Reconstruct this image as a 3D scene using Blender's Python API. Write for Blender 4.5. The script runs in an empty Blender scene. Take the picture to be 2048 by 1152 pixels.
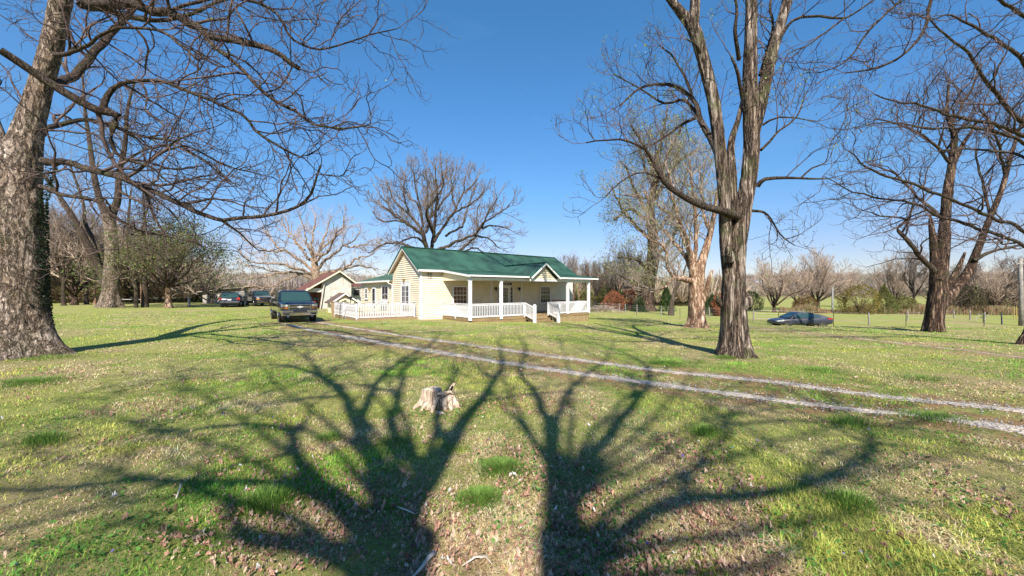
import bpy, bmesh, math, random
import numpy as np
from mathutils import Vector, Matrix
R = math.radians
SC = bpy.context.scene
COL = SC.collection

# ------------------------------------------------------------------ camera, sky, sun, exposure
EYE = 1.6
cam_d = bpy.data.cameras.new('camera')
cam = bpy.data.objects.new('camera', cam_d); COL.objects.link(cam)
cam.location = (0, 0, EYE); cam.rotation_euler = (R(90), 0, 0)
cam_d.sensor_width = 36.0; cam_d.lens = 36.0 * 760 / 2048
cam_d.shift_y = 5.0 / 2048
cam_d.clip_start = 0.05; cam_d.clip_end = 3000
SC.camera = cam

SUN_EL, SUN_AZ = 42.0, 182.6          # azimuth clockwise from +Y seen from above would be 180 = behind the camera
SX, SY, SZ = 0.045 * math.cos(R(SUN_EL)), -0.999 * math.cos(R(SUN_EL)), math.sin(R(SUN_EL))
world = bpy.data.worlds.new('World'); SC.world = world; world.use_nodes = True
wn = world.node_tree.nodes; wl = world.node_tree.links; wn.clear()
wo = wn.new('ShaderNodeOutputWorld'); wb = wn.new('ShaderNodeBackground'); sky = wn.new('ShaderNodeTexSky')
sky.sky_type = 'NISHITA'; sky.sun_disc = False
sky.sun_elevation = R(SUN_EL); sky.sun_rotation = R(177.4)
sky.air_density = 1.15; sky.dust_density = 0.0; sky.ozone_density = 3.0; sky.altitude = 200
wb.inputs['Strength'].default_value = 0.12
tint = wn.new('ShaderNodeMix'); tint.data_type = 'RGBA'; tint.blend_type = 'MULTIPLY'; tint.inputs['Factor'].default_value = 1
wtc = wn.new('ShaderNodeTexCoord'); wsp = wn.new('ShaderNodeSeparateXYZ'); wl.new(wtc.outputs['Generated'], wsp.inputs[0])
wrp = wn.new('ShaderNodeValToRGB'); wl.new(wsp.outputs['Z'], wrp.inputs['Fac'])     # clear spring air: deeper overhead, paling gently to the horizon
we = wrp.color_ramp.elements; we[0].position = 0.0; we[0].color = (.38, .36, .44, 1); we[1].position = .60; we[1].color = (.27, .54, .68, 1)
for p_, c_ in ((.10, (.36, .37, .48)), (.25, (.30, .46, .58)), (.40, (.28, .50, .65))):
    q_ = we.new(p_); q_.color = (*c_, 1)
wl.new(wrp.outputs['Color'], tint.inputs['B'])
# the faintest streaks of high cirrus
wmp = wn.new('ShaderNodeMapping'); wmp.inputs['Scale'].default_value = (1.2, 1.2, 4.0); wl.new(wtc.outputs['Generated'], wmp.inputs['Vector'])
wnz = wn.new('ShaderNodeTexNoise'); wnz.inputs['Scale'].default_value = 2.6; wnz.inputs['Detail'].default_value = 9; wnz.inputs['Roughness'].default_value = .62; wnz.inputs['Distortion'].default_value = .6
wl.new(wmp.outputs['Vector'], wnz.inputs['Vector'])
wcr = wn.new('ShaderNodeMapRange'); wcr.inputs['From Min'].default_value = .56; wcr.inputs['From Max'].default_value = .80; wcr.inputs['To Max'].default_value = .06; wl.new(wnz.outputs['Fac'], wcr.inputs['Value'])
wcm = wn.new('ShaderNodeMix'); wcm.data_type = 'RGBA'; wl.new(wcr.outputs['Result'], wcm.inputs['Factor']); wl.new(sky.outputs[0], wcm.inputs['A']); wcm.inputs['B'].default_value = (7.5, 7.2, 7.2, 1)
wl.new(wcm.outputs['Result'], tint.inputs['A']); wl.new(tint.outputs['Result'], wb.inputs['Color']); wl.new(wb.outputs[0], wo.inputs['Surface'])
sd = bpy.data.lights.new('sun', 'SUN'); sd.energy = 4.6; sd.angle = R(0.55); sd.color = (1.0, 0.94, 0.84)
sun = bpy.data.objects.new('sun', sd); COL.objects.link(sun)
sun.rotation_euler = Vector((-SX, -SY, -SZ)).to_track_quat('-Z', 'Y').to_euler()
SC.view_settings.view_transform = 'Standard'; SC.view_settings.look = 'None'
SC.view_settings.exposure = 1.20; SC.view_settings.gamma = 1.0
SC.view_settings.use_curve_mapping = False
SC.cycles.max_bounces = 5; SC.cycles.diffuse_bounces = 3; SC.cycles.glossy_bounces = 2
SC.cycles.transparent_max_bounces = 6; SC.cycles.transmission_bounces = 3

# ------------------------------------------------------------------ small maths
F = 760.0
def at(px, py, Y):
    return np.array([(px - 1024) / F * Y, Y, EYE - (py - 581) / F * Y])

def sstep(a, b, x):
    t = np.clip((np.asarray(x, float) - a) / (b - a), 0, 1); return t * t * (3 - 2 * t)

def hsh(ix, iy, iz, s=0):
    n = (ix * 374761393 + iy * 668265263 + iz * 2147483647 + s * 974634777) & 0xffffffff
    n = ((n ^ (n >> 13)) * 1274126177) & 0xffffffff
    n = n ^ (n >> 16)
    return (n & 0xffffff) / float(0xffffff)

def noise(x, y, z=0.0, s=0):
    x, y, z = np.broadcast_arrays(np.asarray(x, float), np.asarray(y, float), np.asarray(z, float))
    xi, yi, zi = np.floor(x), np.floor(y), np.floor(z)
    fx, fy, fz = x - xi, y - yi, z - zi
    fx, fy, fz = [f * f * (3 - 2 * f) for f in (fx, fy, fz)]
    xi, yi, zi = xi.astype(np.int64), yi.astype(np.int64), zi.astype(np.int64)
    r = 0
    for dx in (0, 1):
        for dy in (0, 1):
            for dz in (0, 1):
                w = (fx if dx else 1 - fx) * (fy if dy else 1 - fy) * (fz if dz else 1 - fz)
                r = r + w * hsh(xi + dx, yi + dy, zi + dz, s)
    return r

def fbm(x, y, z=0.0, o=4, s=0):
    r, a, t = 0, 1.0, 0
    for i in range(o):
        r = r + a * noise(np.asarray(x) * 2 ** i, np.asarray(y) * 2 ** i, np.asarray(z) * 2 ** i, s + i * 7); t += a; a *= .5
    return r / t

def gz(x, y):
    """height of the ground"""
    x = np.asarray(x, float); y = np.asarray(y, float)
    a = np.interp(x, [-60, -42, -20, -6, -2, 5, 11, 24, 60], [.004, .005, .013, .016, .020, .031, .035, .042, .044])
    d = np.maximum(y - 3, 0); d = np.where(d < 26, d, 26 + 14 * (1 - np.exp(-(d - 26) / 14)))
    z = -a * d - .003 * np.maximum(-y, 0)
    z = z - .40 * sstep(12, 18, x) * sstep(28.6, 30.2, y) * (1 - sstep(33, 46, y) * .5)
    z = z + 0.05 * (fbm(x * .25 + 9, y * .25, 0, 2, 3) - .5) * sstep(2, 8, np.hypot(x, y))
    far = sstep(150, 420, y)
    side = np.interp(x / np.maximum(y, 1), [-1.6, -1.0, -.75, -.5, -.2, .3, .6, .9, 1.4], [12, 10, 12, 15, 3, 2, 15, 17, 18])
    z = z + far * side * (.75 + .5 * fbm(x * .006, y * .006, 0, 3, 5))
    return z

def g1(x, y): return float(gz(x, y))

def ground(px, py):
    """where the line of sight through a pixel of the photograph meets the ground"""
    lo, Y = None, 1.2
    while Y < 400:
        p = at(px, py, Y)
        if p[2] < g1(p[0], p[1]): break
        lo = Y; Y *= 1.05
    a, b = (lo or 1.0), Y
    for _ in range(22):
        m = (a + b) / 2; p = at(px, py, m)
        if p[2] < g1(p[0], p[1]): b = m
        else: a = m
    p = at(px, py, b); p[2] = g1(p[0], p[1]); return p

# ------------------------------------------------------------------ objects
def tag(o, label=None, cat=None, group=None, kind=None):
    if label: o['label'] = label
    if cat: o['category'] = cat
    if group: o['group'] = group
    if kind: o['kind'] = kind
    return o

def empty(name, loc, rz=0.0, label=None, cat=None, group=None):
    o = bpy.data.objects.new(name, None); COL.objects.link(o)
    o.location = loc; o.rotation_euler = (0, 0, rz); o.empty_display_size = .2
    return tag(o, label, cat, group)

def link(name, me, parent=None, loc=None, rz=None):
    o = bpy.data.objects.new(name, me); COL.objects.link(o)
    if parent is not None: o.parent = parent
    if loc is not None: o.location = loc
    if rz is not None: o.rotation_euler = (0, 0, rz)
    return o

def copy_tree(o, parent=None):
    c = o.copy(); COL.objects.link(c)
    if parent is not None: c.parent = parent
    for ch in list(o.children): copy_tree(ch, c)
    return c

def np_mesh(name, V, quads=None, tris=None, mat=None, smooth=False, col=None):
    me = bpy.data.meshes.new(name)
    V = np.ascontiguousarray(V, dtype=np.float32).reshape(-1, 3)
    parts, tot = [], []
    if quads is not None and len(quads):
        parts.append(np.asarray(quads, np.int32).ravel()); tot.append(np.full(len(quads), 4, np.int32))
    if tris is not None and len(tris):
        parts.append(np.asarray(tris, np.int32).ravel()); tot.append(np.full(len(tris), 3, np.int32))
    idx = np.concatenate(parts); tot = np.concatenate(tot)
    me.vertices.add(len(V)); me.vertices.foreach_set('co', V.ravel())
    me.loops.add(len(idx)); me.loops.foreach_set('vertex_index', idx)
    me.polygons.add(len(tot))
    me.polygons.foreach_set('loop_start', np.concatenate([[0], np.cumsum(tot)[:-1]]).astype(np.int32))
    me.polygons.foreach_set('loop_total', tot)
    me.polygons.foreach_set('use_smooth', np.full(len(tot), bool(smooth)))
    if col is not None:
        ca = me.color_attributes.new('Col', 'FLOAT_COLOR', 'POINT')
        c4 = np.ones((len(V), 4), np.float32); c4[:, :3] = col; ca.data.foreach_set('color', c4.ravel())
    if mat: me.materials.append(mat)
    me.update(calc_edges=True)
    return me

class MB:
    """collects simple shapes into one mesh"""
    def __init__(s): s.v = []; s.f = []
    def poly(s, pts):
        n = len(s.v); s.v += [tuple(p) for p in pts]; s.f.append(tuple(range(n, n + len(pts)))); return s
    def box(s, x0, x1, y0, y1, z0, z1):
        n = len(s.v)
        s.v += [(x0, y0, z0), (x1, y0, z0), (x1, y1, z0), (x0, y1, z0), (x0, y0, z1), (x1, y0, z1), (x1, y1, z1), (x0, y1, z1)]
        s.f += [tuple(n + i for i in q) for q in ((0, 3, 2, 1), (4, 5, 6, 7), (0, 1, 5, 4), (1, 2, 6, 5), (2, 3, 7, 6), (3, 0, 4, 7))]
        return s
    def prism(s, a, b):
        """two matching polygons joined by side faces"""
        n = len(s.v); k = len(a); s.v += [tuple(p) for p in a] + [tuple(p) for p in b]
        s.f.append(tuple(n + i for i in range(k))[::-1]); s.f.append(tuple(n + k + i for i in range(k)))
        for i in range(k):
            j = (i + 1) % k; s.f.append((n + i, n + j, n + k + j, n + k + i))
        return s
    def bar(s, p, q, w, h=None, up=(0, 0, 1)):
        """a squared bar from p to q"""
        p, q = Vector(p), Vector(q); h = h or w; t = (q - p).normalized(); upv = Vector(up)
        if abs(t.dot(upv)) > .99: upv = Vector((0, 1, 0))
        a = t.cross(upv).normalized(); b = a.cross(t)
        c = [(-1, -1), (1, -1), (1, 1), (-1, 1)]
        return s.prism([p + a * (i * w / 2) + b * (j * h / 2) for i, j in c], [q + a * (i * w / 2) + b * (j * h / 2) for i, j in c])
    def tube(s, pts, rs, k=8):
        pts = [Vector(p) for p in pts]
        if not hasattr(rs, '__len__'): rs = [rs] * len(pts)
        n = len(s.v); ref = Vector((.31, .93, .17))
        for i, p in enumerate(pts):
            t = (pts[min(i + 1, len(pts) - 1)] - pts[max(i - 1, 0)]).normalized()
            a = t.cross(ref).normalized(); b = t.cross(a)
            for j in range(k):
                an = 2 * math.pi * j / k; s.v.append(tuple(p + (a * math.cos(an) + b * math.sin(an)) * rs[i]))
        for i in range(len(pts) - 1):
            for j in range(k):
                s.f.append((n + i * k + j, n + i * k + (j + 1) % k, n + (i + 1) * k + (j + 1) % k, n + (i + 1) * k + j))
        s.f.append(tuple(n + j for j in range(k))); s.f.append(tuple(n + (len(pts) - 1) * k + j for j in range(k))[::-1])
        return s
    def disc(s, c, ax, r, th, k=20, r2=None):
        c = Vector(c); ax = Vector(ax).normalized()
        return s.tube([c - ax * th / 2, c + ax * th / 2], [r, r2 if r2 is not None else r], k)
    def mesh(s, name, mat, bevel=0.0, smooth=False):
        me = bpy.data.meshes.new(name); me.from_pydata(s.v, [], s.f)
        bm = bmesh.new(); bm.from_mesh(me)
        bmesh.ops.recalc_face_normals(bm, faces=bm.faces)
        if bevel:
            bmesh.ops.bevel(bm, geom=list(bm.edges), offset=bevel, segments=1, affect='EDGES', clamp_overlap=True)
        bm.to_mesh(me); bm.free()
        if smooth: me.polygons.foreach_set('use_smooth', [True] * len(me.polygons))
        me.materials.append(mat); return me
    def build(s, name, mat, parent=None, bevel=0.0, smooth=False):
        return link(name, s.mesh(name, mat, bevel, smooth), parent)

# ------------------------------------------------------------------ materials
def M_new(name):
    m = bpy.data.materials.new(name); m.use_nodes = True
    nt = m.node_tree; b = nt.nodes['Principled BSDF']; return m, nt, b

def plain(name, col, rough=.6, metal=0.0, coat=0.0, var=.12, scale=6.0, bump=.0, bscale=60.0, spec=.5, dirt=None):
    """base colour broken up by two scales of noise, optional fine relief"""
    m, nt, b = M_new(name); N, L = nt.nodes, nt.links
    tc = N.new('ShaderNodeTexCoord')
    n1 = N.new('ShaderNodeTexNoise'); n1.inputs['Scale'].default_value = scale; n1.inputs['Detail'].default_value = 8
    L.new(tc.outputs['Object'], n1.inputs['Vector'])
    cr = N.new('ShaderNodeValToRGB')
    lo = [max(0, c * (1 - var * 1.6)) for c in col]; hi = [min(1, c * (1 + var)) for c in col]
    if dirt: lo = [c * .5 + d * .5 for c, d in zip(col, dirt)]
    cr.color_ramp.elements[0].color = (*lo, 1); cr.color_ramp.elements[1].color = (*hi, 1)
    cr.color_ramp.elements[0].position = .32; cr.color_ramp.elements[1].position = .62
    L.new(n1.outputs['Fac'], cr.inputs['Fac']); L.new(cr.outputs['Color'], b.inputs['Base Color'])
    b.inputs['Roughness'].default_value = rough; b.inputs['Metallic'].default_value = metal
    b.inputs['Coat Weight'].default_value = coat; b.inputs['Coat Roughness'].default_value = .05
    b.inputs['Specular IOR Level'].default_value = spec
    if bump:
        n2 = N.new('ShaderNodeTexNoise'); n2.inputs['Scale'].default_value = bscale; n2.inputs['Detail'].default_value = 4
        L.new(tc.outputs['Object'], n2.inputs['Vector'])
        bp = N.new('ShaderNodeBump'); bp.inputs['Strength'].default_value = bump; bp.inputs['Distance'].default_value = .01
        L.new(n2.outputs['Fac'], bp.inputs['Height']); L.new(bp.outputs['Normal'], b.inputs['Normal'])
    return m

def wood_m(name, c0, c1, axis=0, scale=8.0):
    m, nt, b = M_new(name); N, L = nt.nodes, nt.links
    tc = N.new('ShaderNodeTexCoord'); mp = N.new('ShaderNodeMapping')
    s = [scale * 2.5] * 3; s[axis] = scale * .2; mp.inputs['Scale'].default_value = s
    n = N.new('ShaderNodeTexNoise'); n.inputs['Scale'].default_value = 1; n.inputs['Detail'].default_value = 8; n.inputs['Roughness'].default_value = .65
    L.new(tc.outputs['Object'], mp.inputs['Vector']); L.new(mp.outputs['Vector'], n.inputs['Vector'])
    cr = N.new('ShaderNodeValToRGB'); cr.color_ramp.elements[0].position = .3; cr.color_ramp.elements[1].position = .7
    cr.color_ramp.elements[0].color = (*c0, 1); cr.color_ramp.elements[1].color = (*c1, 1)
    L.new(n.outputs['Fac'], cr.inputs['Fac']); L.new(cr.outputs['Color'], b.inputs['Base Color'])
    b.inputs['Roughness'].default_value = .75
    bp = N.new('ShaderNodeBump'); bp.inputs['Strength'].default_value = .4; bp.inputs['Distance'].default_value = .01
    L.new(n.outputs['Fac'], bp.inputs['Height']); L.new(bp.outputs['Normal'], b.inputs['Normal'])
    return m

def bark_m(name, dark, mid, light, scale=9.0, stretch=.22, bump=.9, speck=0.0, moss=(.09, .12, .03), moss_amt=.2, warp=.2, width=.10):
    """furrowed bark: a net of thin dark furrows round uneven plates, lichen and a little moss"""
    m, nt, b = M_new(name); N, L = nt.nodes, nt.links
    tc = N.new('ShaderNodeTexCoord'); mp = N.new('ShaderNodeMapping'); mp.inputs['Scale'].default_value = (1, 1, stretch)
    L.new(tc.outputs['Object'], mp.inputs['Vector'])
    def ridge(sc, det, rg):
        n = N.new('ShaderNodeTexNoise'); n.inputs['Scale'].default_value = sc; n.inputs['Detail'].default_value = det; n.inputs['Roughness'].default_value = rg
        n.inputs['Distortion'].default_value = warp * 3
        L.new(mp.outputs['Vector'], n.inputs['Vector'])
        s_ = N.new('ShaderNodeMath'); s_.operation = 'SUBTRACT'; s_.inputs[1].default_value = .5; L.new(n.outputs['Fac'], s_.inputs[0])
        a_ = N.new('ShaderNodeMath'); a_.operation = 'ABSOLUTE'; L.new(s_.outputs[0], a_.inputs[0])
        r_ = N.new('ShaderNodeMapRange'); r_.inputs['From Max'].default_value = width; r_.interpolation_type = 'SMOOTHSTEP'; L.new(a_.outputs[0], r_.inputs['Value'])
        return r_.outputs['Result'], n.outputs['Fac']
    r1, f1 = ridge(scale, 5, .6); r2, f2 = ridge(scale * 2.7, 5, .65)
    mu = N.new('ShaderNodeMath'); mu.operation = 'MULTIPLY_ADD'; mu.inputs[1].default_value = .62; L.new(r1, mu.inputs[0])
    m2 = N.new('ShaderNodeMath'); m2.operation = 'MULTIPLY'; m2.inputs[1].default_value = .38; L.new(r2, m2.inputs[0]); L.new(m2.outputs[0], mu.inputs[2])
    cr = N.new('ShaderNodeValToRGB'); e = cr.color_ramp.elements
    e[0].position = .12; e[0].color = (*dark, 1); e[1].position = .97; e[1].color = (*light, 1)
    q = e.new(.58); q.color = (*mid, 1)
    L.new(mu.outputs[0], cr.inputs['Fac'])
    out = cr.outputs['Color']
    # broad drift of tone from grey to brown
    nb = N.new('ShaderNodeTexNoise'); nb.inputs['Scale'].default_value = 2.6; nb.inputs['Detail'].default_value = 6; nb.inputs['Roughness'].default_value = .7
    L.new(mp.outputs['Vector'], nb.inputs['Vector'])
    rb = N.new('ShaderNodeValToRGB'); rb.color_ramp.elements[0].position = .38; rb.color_ramp.elements[1].position = .62
    rb.color_ramp.elements[0].color = (.62, .52, .45, 1); rb.color_ramp.elements[1].color = (1.12, 1.1, 1.1, 1)
    L.new(nb.outputs['Fac'], rb.inputs['Fac'])
    mb_ = N.new('ShaderNodeMix'); mb_.data_type = 'RGBA'; mb_.blend_type = 'MULTIPLY'; mb_.inputs['Factor'].default_value = 1
    L.new(out, mb_.inputs['A']); L.new(rb.outputs['Color'], mb_.inputs['B']); out = mb_.outputs['Result']
    if speck:
        n3 = N.new('ShaderNodeTexNoise'); n3.inputs['Scale'].default_value = 30; n3.inputs['Detail'].default_value = 6; n3.inputs['Roughness'].default_value = .8
        L.new(tc.outputs['Object'], n3.inputs['Vector'])
        r3 = N.new('ShaderNodeValToRGB'); r3.color_ramp.elements[0].position = .53; r3.color_ramp.elements[1].position = .58
        L.new(n3.outputs['Fac'], r3.inputs['Fac'])
        m3 = N.new('ShaderNodeMix'); m3.data_type = 'RGBA'; m3.blend_type = 'MIX'
        mm = N.new('ShaderNodeMath'); mm.operation = 'MULTIPLY'; mm.inputs[1].default_value = speck
        L.new(r3.outputs['Color'], mm.inputs[0]); L.new(mm.outputs[0], m3.inputs['Factor'])
        L.new(out, m3.inputs['A']); m3.inputs['B'].default_value = (.50, .43, .37, 1); out = m3.outputs['Result']
    n4 = N.new('ShaderNodeTexNoise'); n4.inputs['Scale'].default_value = 1.7; n4.inputs['Detail'].default_value = 8; n4.inputs['Roughness'].default_value = .75
    L.new(tc.outputs['Object'], n4.inputs['Vector'])
    r4 = N.new('ShaderNodeValToRGB'); r4.color_ramp.elements[0].position = .52; r4.color_ramp.elements[1].position = .64
    r4.color_ramp.elements[1].color = (moss_amt,) * 3 + (1,)
    L.new(n4.outputs['Fac'], r4.inputs['Fac'])
    m4 = N.new('ShaderNodeMix'); m4.data_type = 'RGBA'; L.new(r4.outputs['Color'], m4.inputs['Factor'])
    L.new(out, m4.inputs['A']); m4.inputs['B'].default_value = (*moss, 1)
    L.new(m4.outputs['Result'], b.inputs['Base Color'])
    b.inputs['Roughness'].default_value = .9; b.inputs['Specular IOR Level'].default_value = .15
    bp = N.new('ShaderNodeBump'); bp.inputs['Strength'].default_value = bump; bp.inputs['Distance'].default_value = .045
    L.new(mu.outputs[0], bp.inputs['Height']); L.new(bp.outputs['Normal'], b.inputs['Normal'])
    return m

def leaf_m(name, trans=.35, fixed=None):
    """thin leaves and blades: colour from each leaf's own attribute, some light comes through"""
    m, nt, b = M_new(name); N, L = nt.nodes, nt.links
    b.inputs['Roughness'].default_value = .6; b.inputs['Specular IOR Level'].default_value = .25
    tr = N.new('ShaderNodeBsdfTranslucent'); ms = N.new('ShaderNodeMixShader'); ms.inputs[0].default_value = trans
    if fixed is None:
        a = N.new('ShaderNodeAttribute'); a.attribute_name = 'Col'
        L.new(a.outputs['Color'], b.inputs['Base Color']); L.new(a.outputs['Color'], tr.inputs['Color'])
    else:
        b.inputs['Base Color'].default_value = (*fixed, 1); tr.inputs['Color'].default_value = (*fixed, 1)
    L.new(b.outputs[0], ms.inputs[1]); L.new(tr.outputs[0], ms.inputs[2])
    L.new(ms.outputs[0], N['Material Output'].inputs['Surface'])
    return m

def glass_m(name, col=(.02, .025, .03)):
    m, nt, b = M_new(name)
    b.inputs['Base Color'].default_value = (*col, 1); b.inputs['Roughness'].default_value = .04
    b.inputs['Specular IOR Level'].default_value = .7; b.inputs['IOR'].default_value = 1.5
    return m

MAT = {}
MAT['white'] = plain('white_paint', (.64, .63, .62), .5, var=.06)
MAT['rail'] = plain('white_rail_paint', (.60, .59, .60), .55, var=.10, scale=4)
MAT['oldrail'] = plain('weathered_white_paint', (.55, .52, .51), .7, var=.28, scale=5)
MAT['siding'] = plain('cream_vinyl', (.66, .57, .42), .5, var=.06, scale=1.2)
MAT['cream'] = plain('cream_board', (.67, .58, .42), .6, var=.07, scale=2)
MAT['roof'] = plain('green_metal', (.024, .066, .044), .48, var=.30, scale=.9, spec=.5)
MAT['rooftrim'] = plain('dark_green_metal', (.014, .085, .055), .35, var=.1)
MAT['rust'] = plain('rusty_red_metal', (.125, .047, .032), .75, var=.35, scale=2.2, bump=.2)
MAT['brownroof'] = plain('brown_shingle', (.10, .065, .05), .85, var=.3, scale=9, bump=.4)
MAT['treated'] = wood_m('treated_pine', (.13, .085, .035), (.29, .20, .10), 0, 5)
MAT['deckwood'] = wood_m('deck_boards', (.17, .085, .05), (.33, .17, .11), 0, 5)
MAT['skirt'] = wood_m('skirt_boards', (.16, .11, .05), (.32, .235, .12), 2, 6)
MAT['greywood'] = wood_m('weathered_grey_wood', (.16, .14, .12), (.42, .38, .33), 2, 6)
MAT['glass'] = glass_m('window_glass', (.035, .03, .035))
MAT['glassred'] = glass_m('window_glass_over_red_curtain', (.085, .028, .022))
MAT['black'] = plain('black_metal', (.015, .013, .012), .45, var=.1)
MAT['grey'] = plain('grey_metal', (.30, .30, .31), .5, .3, var=.1)
MAT['pole'] = plain('pale_pole', (.20, .18, .16), .8, var=.25, scale=3)
MAT['barnwhite'] = plain('old_white_boards', (.47, .43, .37), .8, var=.16, scale=1.5)
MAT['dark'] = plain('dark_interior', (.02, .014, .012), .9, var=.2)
MAT['grass'] = leaf_m('grass_blades', .5)
MAT['leaf'] = leaf_m('dead_leaves', .15)
MAT['bud'] = leaf_m('young_leaves', .4)
MAT['bark_grey'] = bark_m('speckled_grey_bark', (.045, .033, .025), (.22, .17, .13), (.44, .37, .31), 6.5, .35, 1.0, .35, warp=.2, width=.11)
MAT['bark_brown'] = bark_m('furrowed_brown_bark', (.020, .013, .010), (.17, .13, .102), (.46, .40, .345), 7, .085, 1.0, .15, moss_amt=.4, warp=.10, width=.12)
MAT['bark_pale'] = bark_m('peeling_pale_bark', (.11, .055, .03), (.34, .22, .145), (.58, .47, .38), 5, .25, .8, .25, warp=.15, width=.12)
MAT['bark_dark'] = bark_m('dark_rough_bark', (.014, .009, .007), (.11, .07, .05), (.38, .27, .20), 7, .11, 1.0, .1, warp=.12, width=.14)
MAT['bark_tan'] = bark_m('tan_limb_bark', (.12, .08, .055), (.36, .27, .20), (.55, .45, .36), 12, .4, .7, .1)
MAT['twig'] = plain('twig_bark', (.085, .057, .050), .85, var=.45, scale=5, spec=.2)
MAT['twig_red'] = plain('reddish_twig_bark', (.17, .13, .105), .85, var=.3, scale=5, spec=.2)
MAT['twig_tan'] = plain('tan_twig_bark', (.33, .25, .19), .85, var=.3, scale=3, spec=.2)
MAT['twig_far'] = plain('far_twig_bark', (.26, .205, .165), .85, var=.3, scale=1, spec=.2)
MAT['limb'] = bark_m('limb_bark', (.018, .012, .010), (.075, .052, .040), (.20, .165, .135), 22, .5, .8, .15, moss_amt=.4)
# ------------------------------------------------------------------ the ground
def px_path(pts, step=.25):
    P = np.array([ground(*p)[:2] for p in pts]); out = []
    n = len(P)
    Q = np.vstack([2 * P[0] - P[1], P, 2 * P[-1] - P[-2]])
    for i in range(n - 1):
        a, b, c, d = Q[i:i + 4]; k = max(2, int(np.linalg.norm(c - b) / step))
        for t in np.arange(k) / k:
            out.append(.5 * ((2 * b) + (-a + c) * t + (2 * a - 5 * b + 4 * c - d) * t * t + (-a + 3 * b - 3 * c + d) * t ** 3))
    out.append(P[-1]); return np.array(out)

TRACKS = [
    (px_path([(2500, 925), (2048, 861), (1833, 831), (1656, 813), (1478, 791), (1300, 766), (1200, 752), (1089, 738), (1000, 724), (911, 710), (822, 696), (733, 680), (640, 664), (590, 652), (560, 646)], .12), .235),
    (px_path([(2500, 872), (2048, 822), (1744, 791), (1522, 762), (1300, 739), (1155, 720), (1022, 702), (911, 686), (849, 678), (764, 665), (700, 655), (640, 645), (610, 640)], .12), .18),
    (px_path([(2400, 758), (2048, 716), (1900, 698), (1750, 681), (1640, 669), (1570, 661), (1500, 655), (1440, 651)]), .13),
]
def track_dist(x, y):
    d = np.full(np.shape(x), 99.0)
    for P, w in TRACKS:
        p = P[::3]
        for i in range(0, len(p), 1):
            d = np.minimum(d, np.hypot(x - p[i, 0], y - p[i, 1]) - w)
    return d

def axis_vals(lo, hi, n0, n1, step):
    core = np.arange(n0, n1 + 1e-6, step); v = [core]
    out, s, x = [], step, n1
    while x < hi: s *= 1.13; x += s; out.append(x)
    v.append(np.array(out)); out, s, x = [], step, n0
    while x > lo: s *= 1.13; x -= s; out.append(x)
    v.insert(0, np.array(out[::-1])); return np.concatenate(v)

gx = axis_vals(-900, 900, -24, 26, .28); gy = axis_vals(-120, 1100, -4, 36, .28)
GX, GY = np.meshgrid(gx, gy, indexing='ij'); GZ = gz(GX, GY)
near = (np.abs(GX) < 40) & (GY < 45) & (GY > 0)
TD = np.full(GX.shape, 99.0); TD[near] = track_dist(GX[near], GY[near])
nx, ny = GX.shape; idx = np.arange(nx * ny).reshape(nx, ny)
quads = np.stack([idx[:-1, :-1], idx[1:, :-1], idx[1:, 1:], idx[:-1, 1:]], -1).reshape(-1, 4)
worn = np.clip(1.25 - np.abs(TD) / .75, 0, 1)
edge = np.interp(GX / np.maximum(GY, 1), [.40, .55], [55, 150]); attr = np.stack([worn, sstep(edge, edge + 60, GY), np.zeros_like(worn)], -1).reshape(-1, 3)

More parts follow.
